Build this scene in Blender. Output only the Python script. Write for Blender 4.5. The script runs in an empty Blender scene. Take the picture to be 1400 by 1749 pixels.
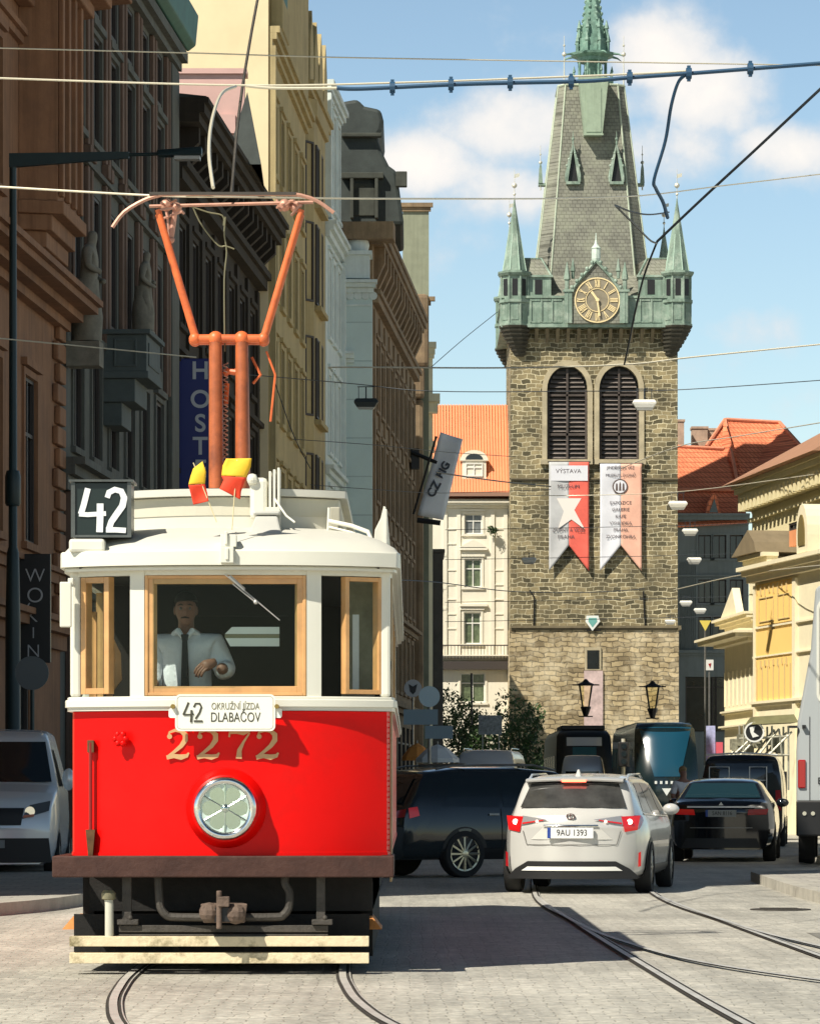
import bpy, bmesh, math, random
from mathutils import Vector, Matrix
random.seed(7)
R = math.radians
scene = bpy.context.scene
COL = scene.collection
FP = 6000.0          # focal length in photo pixels (photo 1400 wide)
HZ = 1352.0          # horizon row
CH = 1.25            # eye height
# ---------------------------------------------------------------- camera, world, sun
cam = bpy.data.cameras.new('camera')
camo = bpy.data.objects.new('camera', cam); COL.objects.link(camo)
camo.location = (0, 0, CH); camo.rotation_euler = (R(90), 0, 0)
cam.sensor_fit = 'HORIZONTAL'; cam.sensor_width = 36
cam.lens = 36 * FP / 1400
cam.shift_y = (HZ - 874.5) / 1400
cam.clip_start = 0.5; cam.clip_end = 5000
scene.camera = camo
SUN = Vector((0.57, 0.60, -0.92)).normalized()      # direction light travels
elev = math.asin(-SUN.z)
sl = bpy.data.lights.new('sun', 'SUN'); sl.energy = 5.0; sl.angle = R(0.5); sl.color = (1, 0.93, 0.80)
slo = bpy.data.objects.new('sun', sl); COL.objects.link(slo)
slo.rotation_euler = SUN.to_track_quat('-Z', 'Y').to_euler()
world = bpy.data.worlds.new('World'); scene.world = world; world.use_nodes = True
wn = world.node_tree; wn.nodes.clear()
def N(nt, t, **kw):
    n = nt.nodes.new(t)
    for k, v in kw.items():
        if k in n.inputs: n.inputs[k].default_value = v
        else: setattr(n, k, v)
    return n
def LK(nt, a, b): nt.links.new(a, b)
def MATH(nt, op, a, b=None, c=None):
    n = nt.nodes.new('ShaderNodeMath'); n.operation = op
    for i, v in enumerate((a, b, c)):
        if v is None: continue
        if isinstance(v, (int, float)): n.inputs[i].default_value = v
        else: nt.links.new(v, n.inputs[i])
    return n.outputs[0]
sky = N(wn, 'ShaderNodeTexSky', sky_type='NISHITA', sun_disc=False)
sky.sun_elevation = elev
sky.sun_rotation = math.atan2(-SUN.x, -SUN.y)
sky.air_density = 1.1; sky.dust_density = 0.35; sky.ozone_density = 2.2
bg = N(wn, 'ShaderNodeBackground'); bg.inputs['Strength'].default_value = 0.056
out = N(wn, 'ShaderNodeOutputWorld')
tc = N(wn, 'ShaderNodeTexCoord')
sep = N(wn, 'ShaderNodeSeparateXYZ'); LK(wn, tc.outputs['Generated'], sep.inputs[0])
# clouds live on the dome: azimuth and elevation tangents
ax = MATH(wn, 'DIVIDE', sep.outputs[0], MATH(wn, 'MAXIMUM', MATH(wn, 'ABSOLUTE', sep.outputs[1]), 0.05))
el = MATH(wn, 'DIVIDE', sep.outputs[2], MATH(wn, 'MAXIMUM', MATH(wn, 'ABSOLUTE', sep.outputs[1]), 0.05))
cmb = N(wn, 'ShaderNodeCombineXYZ'); LK(wn, ax, cmb.inputs[0]); LK(wn, el, cmb.inputs[1])
nz = N(wn, 'ShaderNodeTexNoise', Scale=26.0, Detail=9.0, Roughness=0.58); LK(wn, cmb.outputs[0], nz.inputs['Vector'])
nz2 = N(wn, 'ShaderNodeTexNoise', Scale=9.0, Detail=5.0, Roughness=0.55); LK(wn, cmb.outputs[0], nz2.inputs['Vector'])
field = None
CL = [(1120, 85, 95, 100, 1.15), (1190, 160, 140, 85, 1.05), (890, 220, 150, 75, 1.05), (1010, 190, 130, 70, 0.9), (1090, 240, 200, 70, 0.8), (720, 285, 150, 70, 1.0),
      (850, 320, 260, 60, 0.75), (1350, 255, 120, 55, 0.95), (1280, 560, 100, 65, 0.9), (1230, 620, 90, 60, 0.55), (780, 420, 130, 60, 0.3), (450, 330, 300, 70, 0.5), (1750, 300, 260, 110, 0.9), (-300, 200, 400, 120, 0.9), (1420, 690, 200, 60, 0.35)]
for (cx, cy, rx, ry, am) in CL:
    dx = MATH(wn, 'MULTIPLY', MATH(wn, 'SUBTRACT', ax, (cx - 700) / FP), FP / rx)
    dy = MATH(wn, 'MULTIPLY', MATH(wn, 'SUBTRACT', el, (HZ - cy) / FP), FP / ry)
    g = MATH(wn, 'MULTIPLY', MATH(wn, 'EXPONENT', MATH(wn, 'MULTIPLY', MATH(wn, 'ADD', MATH(wn, 'MULTIPLY', dx, dx), MATH(wn, 'MULTIPLY', dy, dy)), -0.9)), am)
    field = g if field is None else MATH(wn, 'MAXIMUM', field, g)
nn = MATH(wn, 'MULTIPLY', MATH(wn, 'SUBTRACT', nz.outputs['Fac'], 0.5), 2.2)
n2 = MATH(wn, 'MULTIPLY', MATH(wn, 'SUBTRACT', nz2.outputs['Fac'], 0.5), 0.9)
dens = MATH(wn, 'ADD', field, MATH(wn, 'ADD', nn, n2))
mr = N(wn, 'ShaderNodeMapRange', interpolation_type='SMOOTHSTEP'); mr.inputs['From Min'].default_value = 0.18; mr.inputs['From Max'].default_value = 0.85; mr.inputs['To Max'].default_value = 0.92
LK(wn, dens, mr.inputs['Value'])
mix = N(wn, 'ShaderNodeMix', data_type='RGBA')
ccol = N(wn, 'ShaderNodeMix', data_type='RGBA'); ccol.inputs['A'].default_value = (11.0, 11.4, 11.8, 1); ccol.inputs['B'].default_value = (15.5, 14.4, 13.2, 1)
cm = N(wn, 'ShaderNodeMapRange'); cm.inputs['From Min'].default_value = 0.5; cm.inputs['From Max'].default_value = 1.2; LK(wn, dens, cm.inputs['Value']); LK(wn, cm.outputs[0], ccol.inputs['Factor'])
tint = N(wn, 'ShaderNodeMix', data_type='RGBA', blend_type='MULTIPLY'); tint.inputs['Factor'].default_value = 1; tint.inputs['B'].default_value = (1.03, 1.03, 0.98, 1)
hb = N(wn, 'ShaderNodeMapRange', interpolation_type='SMOOTHSTEP'); hb.inputs['From Min'].default_value = 0.16; hb.inputs['From Max'].default_value = 0.62; hb.inputs['To Min'].default_value = 1.95; hb.inputs['To Max'].default_value = 0.30
LK(wn, sep.outputs[2], hb.inputs['Value'])     # bright hazy air near the horizon, deep zenith
hm = N(wn, 'ShaderNodeVectorMath', operation='SCALE'); LK(wn, sky.outputs[0], hm.inputs[0]); LK(wn, hb.outputs[0], hm.inputs['Scale'])
LK(wn, hm.outputs[0], tint.inputs['A'])
LK(wn, mr.outputs[0], mix.inputs['Factor']); LK(wn, tint.outputs['Result'], mix.inputs['A']); LK(wn, ccol.outputs['Result'], mix.inputs['B'])
LK(wn, mix.outputs['Result'], bg.inputs['Color']); LK(wn, bg.outputs[0], out.inputs[0])
scene.view_settings.view_transform = 'Standard'; scene.view_settings.look = 'None'
scene.view_settings.exposure = 0.35; scene.view_settings.gamma = 1
scene.render.engine = 'CYCLES'
scene.cycles.max_bounces = 6; scene.cycles.transparent_max_bounces = 12

# ---------------------------------------------------------------- helpers
def W(px, py, d):
    return Vector(((px - 700) / FP * d, d, CH + (HZ - py) / FP * d))
def ZA(py, d): return CH + (HZ - py) / FP * d
def XA(px, d): return (px - 700) / FP * d

class MB:
    def __init__(s): s.v = []; s.f = []; s.m = []; s.cur = 0; s.pc = []
    def add(s, vs, fs):
        o = len(s.v); s.v += [tuple(p) for p in vs]; s.pc.append((o, len(s.v), len(s.f), len(s.f)+len(fs)))
        for f in fs: s.f.append([o + i for i in f]); s.m.append(s.cur)
        return s
    def box(s, x0, x1, y0, y1, z0, z1):
        v = [(x0,y0,z0),(x1,y0,z0),(x1,y1,z0),(x0,y1,z0),(x0,y0,z1),(x1,y0,z1),(x1,y1,z1),(x0,y1,z1)]
        return s.add(v, [(0,3,2,1),(4,5,6,7),(0,1,5,4),(1,2,6,5),(2,3,7,6),(3,0,4,7)])
    def cbox(s, c, sx, sy, sz, M=None):
        v = []
        for a in (-1, 1):
            for b in (-1, 1):
                for e in (-1, 1):
                    p = Vector((a*sx/2, b*sy/2, e*sz/2))
                    if M is not None: p = M @ p
                    v.append(p + Vector(c))
        return s.add(v, [(0,1,3,2),(4,6,7,5),(0,4,5,1),(2,3,7,6),(0,2,6,4),(1,5,7,3)])
    def hexa(s, b, t):   # bottom quad pts, top quad pts (ccw seen from above)
        return s.add(list(b) + list(t), [(0,3,2,1),(4,5,6,7),(0,1,5,4),(1,2,6,5),(2,3,7,6),(3,0,4,7)])
    def prism(s, poly, a, b, axis='y'):
        # poly in 2D; extruded from a to b along axis
        n = len(poly)
        def P(p, t):
            if axis == 'y': return (p[0], t, p[1])
            if axis == 'x': return (t, p[0], p[1])
            return (p[0], p[1], t)
        v = [P(p, a) for p in poly] + [P(p, b) for p in poly]
        fs = [tuple(range(n))[::-1], tuple(range(n, 2*n))] + [(i, (i+1) % n, n + (i+1) % n, n + i) for i in range(n)]
        return s.add(v, fs)
    def tube(s, p0, p1, r0, r1=None, n=10, cap=True):
        return s.path([p0, p1], [r0, r0 if r1 is None else r1], n, cap)
    def path(s, pts, r, n=8, cap=True):
        pts = [Vector(p) for p in pts]; m = len(pts)
        if isinstance(r, (int, float)): r = [r] * m
        vs = []; up = None
        for i in range(m):
            t = (pts[min(i+1, m-1)] - pts[max(i-1, 0)])
            if t.length < 1e-9: t = Vector((0, 0, 1))
            t.normalize()
            if up is None:
                up = Vector((0, 0, 1)) if abs(t.z) < 0.9 else Vector((1, 0, 0))
            a = t.cross(up); a.normalize(); b = a.cross(t); b.normalize(); up = b
            for k in range(n):
                an = 2*math.pi*k/n
                vs.append(pts[i] + (a*math.cos(an) + b*math.sin(an)) * r[i])
        fs = []
        for i in range(m-1):
            for k in range(n):
                fs.append((i*n+k, i*n+(k+1) % n, (i+1)*n+(k+1) % n, (i+1)*n+k))
        if cap: fs += [tuple(range(n))[::-1], tuple(range((m-1)*n, m*n))]
        return s.add(vs, fs)
    def lathe(s, prof, c=(0,0,0), n=24, axis='z', M=None, a0=0):
        vs = []
        for (r, h) in prof:
            for k in range(n):
                an = a0 + 2*math.pi*k/n
                if axis == 'z': p = Vector((r*math.cos(an), r*math.sin(an), h))
                elif axis == 'y': p = Vector((r*math.cos(an), h, r*math.sin(an)))
                else: p = Vector((h, r*math.cos(an), r*math.sin(an)))
                if M is not None: p = M @ p
                vs.append(p + Vector(c))
        fs = []
        for i in range(len(prof)-1):
            for k in range(n):
                fs.append((i*n+k, i*n+(k+1) % n, (i+1)*n+(k+1) % n, (i+1)*n+k))
        fs += [tuple(range(n))[::-1], tuple(range((len(prof)-1)*n, len(prof)*n))]
        return s.add(vs, fs)
    def sphere(s, c, rx, ry=None, rz=None, n=12, m=8):
        ry = ry or rx; rz = rz or rx
        prof = [(math.sin(math.pi*i/m), -math.cos(math.pi*i/m)) for i in range(m+1)]
        M = Matrix.Diagonal((rx, ry, rz))
        prof[0] = (0.02, -1); prof[-1] = (0.02, 1)
        return s.lathe(prof, c, n, 'z', M)
    def grid(s, P):   # P[i][j] points
        n, m = len(P), len(P[0])
        return s.add([p for r in P for p in r], [(i*m+j, i*m+j+1, (i+1)*m+j+1, (i+1)*m+j) for i in range(n-1) for j in range(m-1)])
    def build_split(s, name, mats, parent, axis=2, tol=0.8, **kw):
        """pieces that stand apart along an axis become objects of their own"""
        rng = []
        for (a, b, c, d) in s.pc:
            vals = [s.v[i][axis] for i in range(a, b)]; rng.append((min(vals), max(vals), a, b, c, d))
        rng.sort(); groups = []; hi = None
        for r in rng:
            if hi is None or r[0] > hi + tol: groups.append([]); hi = r[1]
            groups[-1].append(r); hi = max(hi, r[1])
        res = []
        for g in groups:
            m = MB()
            for (_, _, a, b, c, d) in g:
                m.add(s.v[a:b], [[i-a for i in f] for f in s.f[c:d]])
            res.append(m.build(name, mats, parent, **kw))
        return res
    def build(s, name, mats, parent=None, smooth=False, bevel=0, loc=None, rot=None, sub=0, solid=0, fix=True, seg=2, ang=40):
        me = bpy.data.meshes.new(name); me.from_pydata(s.v, [], s.f)
        if not isinstance(mats, (list, tuple)): mats = [mats]
        for m in mats: me.materials.append(m)
        if len(mats) > 1:
            for p, mi in zip(me.polygons, s.m): p.material_index = mi
        if fix:
            bm = bmesh.new(); bm.from_mesh(me)
            bmesh.ops.recalc_face_normals(bm, faces=bm.faces); bm.to_mesh(me); bm.free()
        if smooth:
            me.polygons.foreach_set('use_smooth', [True]*len(me.polygons))
            try: me.set_sharp_from_angle(angle=R(ang))
            except Exception: pass
        o = bpy.data.objects.new(name, me); COL.objects.link(o)
        if parent is not None: o.parent = parent
        if loc is not None: o.location = loc
        if rot is not None: o.rotation_euler = rot
        if solid:
            q = o.modifiers.new('s', 'SOLIDIFY'); q.thickness = solid; q.offset = 0
        if bevel:
            b = o.modifiers.new('b', 'BEVEL'); b.width = bevel; b.segments = seg; b.limit_method = 'ANGLE'; b.angle_limit = R(35)
        if sub:
            b = o.modifiers.new('u', 'SUBSURF'); b.levels = sub; b.render_levels = sub
        return o

def tag(o, label=None, cat=None, group=None, kind=None):
    if label: o['label'] = label
    if cat: o['category'] = cat
    if group: o['group'] = group
    if kind: o['kind'] = kind
    return o
def thing(name, label, cat, loc=(0,0,0), rz=0, group=None):
    o = bpy.data.objects.new(name, None); COL.objects.link(o)
    o.empty_display_size = 0.3
    o.location = loc; o.rotation_euler = (0, 0, rz)
    return tag(o, label, cat, group)
def copy_tree(o, parent=None):
    c = o.copy(); COL.objects.link(c)
    if parent is not None: c.parent = parent
    for ch in list(o.children): copy_tree(ch, c)
    return c
def text(name, s, size, mat, parent=None, loc=(0,0,0), rot=(R(90),0,0), ext=0.004, align='CENTER', sx=1.0, bold=0.0):
    cu = bpy.data.curves.new(name, 'FONT'); cu.body = s; cu.size = size; cu.extrude = ext; cu.align_x = align; cu.align_y = 'CENTER'; cu.offset = bold
    t = bpy.data.objects.new(name, cu); COL.objects.link(t)
    dg = bpy.context.evaluated_depsgraph_get(); dg.update()
    me = bpy.data.meshes.new_from_object(t.evaluated_get(dg))
    bpy.data.objects.remove(t); bpy.data.curves.remove(cu)
    me.name = name; me.materials.clear(); me.materials.append(mat)
    o = bpy.data.objects.new(name, me); COL.objects.link(o)
    o.parent = parent; o.location = loc; o.rotation_euler = rot; o.scale = (sx, 1, 1)
    return o
def ribbon(mb, pts, w, y, t=0.006):
    # flat stroke in the x-z plane at depth y (front face at y-t); w scalar or list
    n = len(pts)
    if isinstance(w, (int, float)): w = [w]*n
    L = []; Rr = []
    for i in range(n):
        a = Vector(pts[max(i-1, 0)]); b = Vector(pts[min(i+1, n-1)]); d = (b-a).normalized()
        nn = Vector((-d.y, d.x)); p = Vector(pts[i])
        L.append(p+nn*w[i]/2); Rr.append(p-nn*w[i]/2)
    for i in range(n-1):
        q = [L[i], L[i+1], Rr[i+1], Rr[i]]
        mb.add([(p.x, y-t, p.y) for p in q] + [(p.x, y, p.y) for p in q], [(0,1,2,3),(7,6,5,4),(0,4,5,1),(2,6,7,3),(1,5,6,2),(3,7,4,0)])
    return mb
def arc(cx, cy, rx, ry, a0, a1, n=10):
    return [(cx+rx*math.cos(R(a0+(a1-a0)*i/n)), cy+ry*math.sin(R(a0+(a1-a0)*i/n))) for i in range(n+1)]

# ---------------------------------------------------------------- materials
def mat(name, col, rough=0.7, metal=0.0, var=0.0, vscale=2.0, bump=0.0, bscale=20.0, streak=0.0, coat=0.0, emit=None, estr=0.0, dirt=None, dscale=0.6, damt=0.5, spec=None):
    m = bpy.data.materials.new(name); m.use_nodes = True; nt = m.node_tree
    b = nt.nodes['Principled BSDF']
    b.inputs['Roughness'].default_value = rough; b.inputs['Metallic'].default_value = metal
    if spec is not None: b.inputs['Specular IOR Level'].default_value = spec
    if coat: b.inputs['Coat Weight'].default_value = coat; b.inputs['Coat Roughness'].default_value = 0.05
    c4 = (*col, 1)
    b.inputs['Base Color'].default_value = c4
    if emit: b.inputs['Emission Color'].default_value = (*emit, 1); b.inputs['Emission Strength'].default_value = estr
    if var or dirt or bump or streak:
        t = N(nt, 'ShaderNodeTexCoord')
    cur = None
    if var:
        n1 = N(nt, 'ShaderNodeTexNoise', Scale=vscale, Detail=6.0, Roughness=0.65); LK(nt, t.outputs['Object'], n1.inputs['Vector'])
        rp = N(nt, 'ShaderNodeMapRange'); rp.inputs['From Min'].default_value = 0.25; rp.inputs['From Max'].default_value = 0.75
        rp.inputs['To Min'].default_value = 1-var; rp.inputs['To Max'].default_value = 1+var; LK(nt, n1.outputs['Fac'], rp.inputs['Value'])
        hs = N(nt, 'ShaderNodeHueSaturation'); hs.inputs['Color'].default_value = c4; LK(nt, rp.outputs[0], hs.inputs['Value'])
        cur = hs.outputs[0]
    if streak:
        mp = N(nt, 'ShaderNodeMapping'); mp.inputs['Scale'].default_value = (3.5, 3.5, 0.18); LK(nt, t.outputs['Object'], mp.inputs[0])
        n3 = N(nt, 'ShaderNodeTexNoise', Scale=1.5, Detail=7.0, Roughness=0.7); LK(nt, mp.outputs[0], n3.inputs['Vector'])
        r3 = N(nt, 'ShaderNodeMapRange'); r3.inputs['From Min'].default_value = 0.45; r3.inputs['From Max'].default_value = 0.75; r3.inputs['To Max'].default_value = streak; LK(nt, n3.outputs['Fac'], r3.inputs['Value'])
        mx = N(nt, 'ShaderNodeMix', data_type='RGBA'); LK(nt, r3.outputs[0], mx.inputs['Factor'])
        if cur: LK(nt, cur, mx.inputs['A'])
        else: mx.inputs['A'].default_value = c4
        mx.inputs['B'].default_value = (col[0]*0.25, col[1]*0.24, col[2]*0.22, 1); cur = mx.outputs['Result']
    if dirt:
        n4 = N(nt, 'ShaderNodeTexNoise', Scale=dscale, Detail=8.0, Roughness=0.7); LK(nt, t.outputs['Object'], n4.inputs['Vector'])
        r4 = N(nt, 'ShaderNodeMapRange'); r4.inputs['From Min'].default_value = 0.48; r4.inputs['From Max'].default_value = 0.68; r4.inputs['To Max'].default_value = damt; LK(nt, n4.outputs['Fac'], r4.inputs['Value'])
        mx = N(nt, 'ShaderNodeMix', data_type='RGBA'); LK(nt, r4.outputs[0], mx.inputs['Factor'])
        if cur: LK(nt, cur, mx.inputs['A'])
        else: mx.inputs['A'].default_value = c4
        mx.inputs['B'].default_value = (*dirt, 1); cur = mx.outputs['Result']
    if cur: LK(nt, cur, b.inputs['Base Color'])
    if bump:
        n5 = N(nt, 'ShaderNodeTexNoise', Scale=bscale, Detail=6.0, Roughness=0.6); LK(nt, t.outputs['Object'], n5.inputs['Vector'])
        bp = N(nt, 'ShaderNodeBump'); bp.inputs['Strength'].default_value = bump; bp.inputs['Distance'].default_value = 0.02
        LK(nt, n5.outputs['Fac'], bp.inputs['Height']); LK(nt, bp.outputs[0], b.inputs['Normal'])
    return m
def brickmat(name, c1, c2, mortar, bw, bh, msize=0.02, var=0.3, vscale=0.5, rough=0.85, bump=0.5, distort=0.0, dirt=None, damt=0.6, dscale=0.4, axis='xz', squash=1.0, bdist=0.03):
    m = bpy.data.materials.new(name); m.use_nodes = True; nt = m.node_tree; b = nt.nodes['Principled BSDF']; b.inputs['Roughness'].default_value = rough
    t = N(nt, 'ShaderNodeTexCoord'); sp = N(nt, 'ShaderNodeSeparateXYZ'); LK(nt, t.outputs['Object'], sp.inputs[0])
    cb = N(nt, 'ShaderNodeCombineXYZ')
    if axis == 'xz': LK(nt, MATH(nt, 'ADD', sp.outputs[0], sp.outputs[1]), cb.inputs[0]); LK(nt, sp.outputs[2], cb.inputs[1])
    else: LK(nt, sp.outputs[0], cb.inputs[0]); LK(nt, sp.outputs[1], cb.inputs[1])
    vec = cb.outputs[0]
    if distort:
        nd = N(nt, 'ShaderNodeTexNoise', Scale=1.3, Detail=4.0); LK(nt, vec, nd.inputs['Vector'])
        sb = N(nt, 'ShaderNodeVectorMath', operation='SUBTRACT'); LK(nt, nd.outputs['Color'], sb.inputs[0]); sb.inputs[1].default_value = (.5, .5, .5)
        sc = N(nt, 'ShaderNodeVectorMath', operation='SCALE'); LK(nt, sb.outputs[0], sc.inputs[0]); sc.inputs['Scale'].default_value = distort
        ad = N(nt, 'ShaderNodeVectorMath', operation='ADD'); LK(nt, vec, ad.inputs[0]); LK(nt, sc.outputs[0], ad.inputs[1]); vec = ad.outputs[0]
    br = N(nt, 'ShaderNodeTexBrick'); LK(nt, vec, br.inputs['Vector'])
    br.inputs['Color1'].default_value = (*c1, 1); br.inputs['Color2'].default_value = (*c2, 1); br.inputs['Mortar'].default_value = (*mortar, 1)
    br.inputs['Scale'].default_value = 1; br.inputs['Mortar Size'].default_value = msize; br.inputs['Mortar Smooth'].default_value = 0.3
    br.inputs['Brick Width'].default_value = bw; br.inputs['Row Height'].default_value = bh; br.squash = squash; br.offset = 0.5
    n1 = N(nt, 'ShaderNodeTexNoise', Scale=vscale, Detail=8.0, Roughness=0.7); LK(nt, t.outputs['Object'], n1.inputs['Vector'])
    rp = N(nt, 'ShaderNodeMapRange'); rp.inputs['From Min'].default_value = 0.3; rp.inputs['From Max'].default_value = 0.7; rp.inputs['To Min'].default_value = 1-var; rp.inputs['To Max'].default_value = 1+var
    LK(nt, n1.outputs['Fac'], rp.inputs['Value'])
    hs = N(nt, 'ShaderNodeHueSaturation'); LK(nt, br.outputs['Color'], hs.inputs['Color']); LK(nt, rp.outputs[0], hs.inputs['Value']); cur = hs.outputs[0]
    if dirt:
        n4 = N(nt, 'ShaderNodeTexNoise', Scale=dscale, Detail=9.0, Roughness=0.75); LK(nt, t.outputs['Object'], n4.inputs['Vector'])
        r4 = N(nt, 'ShaderNodeMapRange'); r4.inputs['From Min'].default_value = 0.46; r4.inputs['From Max'].default_value = 0.66; r4.inputs['To Max'].default_value = damt; LK(nt, n4.outputs['Fac'], r4.inputs['Value'])
        mx = N(nt, 'ShaderNodeMix', data_type='RGBA'); LK(nt, r4.outputs[0], mx.inputs['Factor']); LK(nt, cur, mx.inputs['A']); mx.inputs['B'].default_value = (*dirt, 1); cur = mx.outputs['Result']
    LK(nt, cur, b.inputs['Base Color'])
    if bump:
        ad2 = MATH(nt, 'ADD', MATH(nt, 'MULTIPLY', br.outputs['Fac'], -1.0), MATH(nt, 'MULTIPLY', n1.outputs['Fac'], 0.8))
        bp = N(nt, 'ShaderNodeBump'); bp.inputs['Strength'].default_value = bump; bp.inputs['Distance'].default_value = bdist
        LK(nt, ad2, bp.inputs['Height']); LK(nt, bp.outputs[0], b.inputs['Normal'])
    return m
def glassmat(name, tint=(0.9, 0.95, 0.93), refl=0.12, opac=0.0):
    m = bpy.data.materials.new(name); m.use_nodes = True; nt = m.node_tree; nt.nodes.clear()
    o = N(nt, 'ShaderNodeOutputMaterial'); tr = N(nt, 'ShaderNodeBsdfTransparent'); tr.inputs[0].default_value = (*tint, 1)
    gl = N(nt, 'ShaderNodeBsdfGlossy'); gl.inputs['Roughness'].default_value = 0.03; gl.inputs[0].default_value = (1, 1, 1, 1)
    lw = N(nt, 'ShaderNodeLayerWeight'); lw.inputs[0].default_value = 0.15
    fac = MATH(nt, 'ADD', MATH(nt, 'MULTIPLY', lw.outputs['Fresnel'], 0.30), 0.004)
    mx = N(nt, 'ShaderNodeMixShader'); LK(nt, fac, mx.inputs[0]); LK(nt, tr.outputs[0], mx.inputs[1]); LK(nt, gl.outputs[0], mx.inputs[2]); LK(nt, mx.outputs[0], o.inputs[0])
    return m
M = {}
M['sgw'] = mat('sign_grey_white', (0.55,0.56,0.58), 0.5); pass
M['glass'] = glassmat('clear_glass')
M['pane'] = mat('window_pane', (0.018, 0.022, 0.024), 0.08, var=0.4, vscale=1.5, spec=0.6)
M['pane_curtain'] = mat('window_pane_curtain', (0.16, 0.17, 0.17), 0.15, var=0.5, vscale=3)
M['pane_green'] = mat('window_pane_bright', (0.10, 0.13, 0.07), 0.12, var=0.7, vscale=4)
M['carglass'] = mat('car_glass', (0.012, 0.02, 0.024), 0.04, spec=0.7)
M['black'] = mat('black_plastic', (0.012, 0.012, 0.013), 0.5)
M['amb'] = glassmat('amber_lantern_glass', (1.0,0.97,0.82))
M['rubber'] = mat('tyre_rubber', (0.018, 0.018, 0.018), 0.85)
M['chrome'] = mat('chrome', (0.75, 0.75, 0.73), 0.12, 1.0)
M['steel'] = mat('worn_steel', (0.28, 0.27, 0.25), 0.45, 0.8, var=0.3, vscale=8)
M['railsteel'] = mat('polished_rail', (0.48, 0.47, 0.44), 0.45, 0.05, var=0.25, vscale=3)
M['grime'] = mat('greasy_iron', (0.010, 0.009, 0.008), 0.75, 0.2, var=0.5, vscale=9, bump=0.3)
M['bufferiron'] = mat('grey_dusty_iron', (0.065, 0.058, 0.05), 0.7, 0.3, var=0.4, vscale=9, bump=0.4, bscale=40)
M['lamp_dark'] = mat('dark_green_lamp_paint', (0.008, 0.026, 0.028), 0.45, var=0.2)
M['wire'] = mat('dark_cable', (0.03, 0.04, 0.05), 0.5)
M['wire_blue'] = mat('blue_cable', (0.02, 0.07, 0.14), 0.45)
M['wire_light'] = mat('bright_copper_wire', (0.75, 0.70, 0.55), 0.35, 0.3)
M['white_metal'] = mat('white_enamel', (0.78, 0.78, 0.74), 0.35)
M['leaf'] = mat('leaf_green', (0.035, 0.075, 0.018), 0.6, var=0.6, vscale=3)
M['bark'] = mat('bark', (0.06, 0.045, 0.03), 0.9, var=0.3, bump=0.5)
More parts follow.
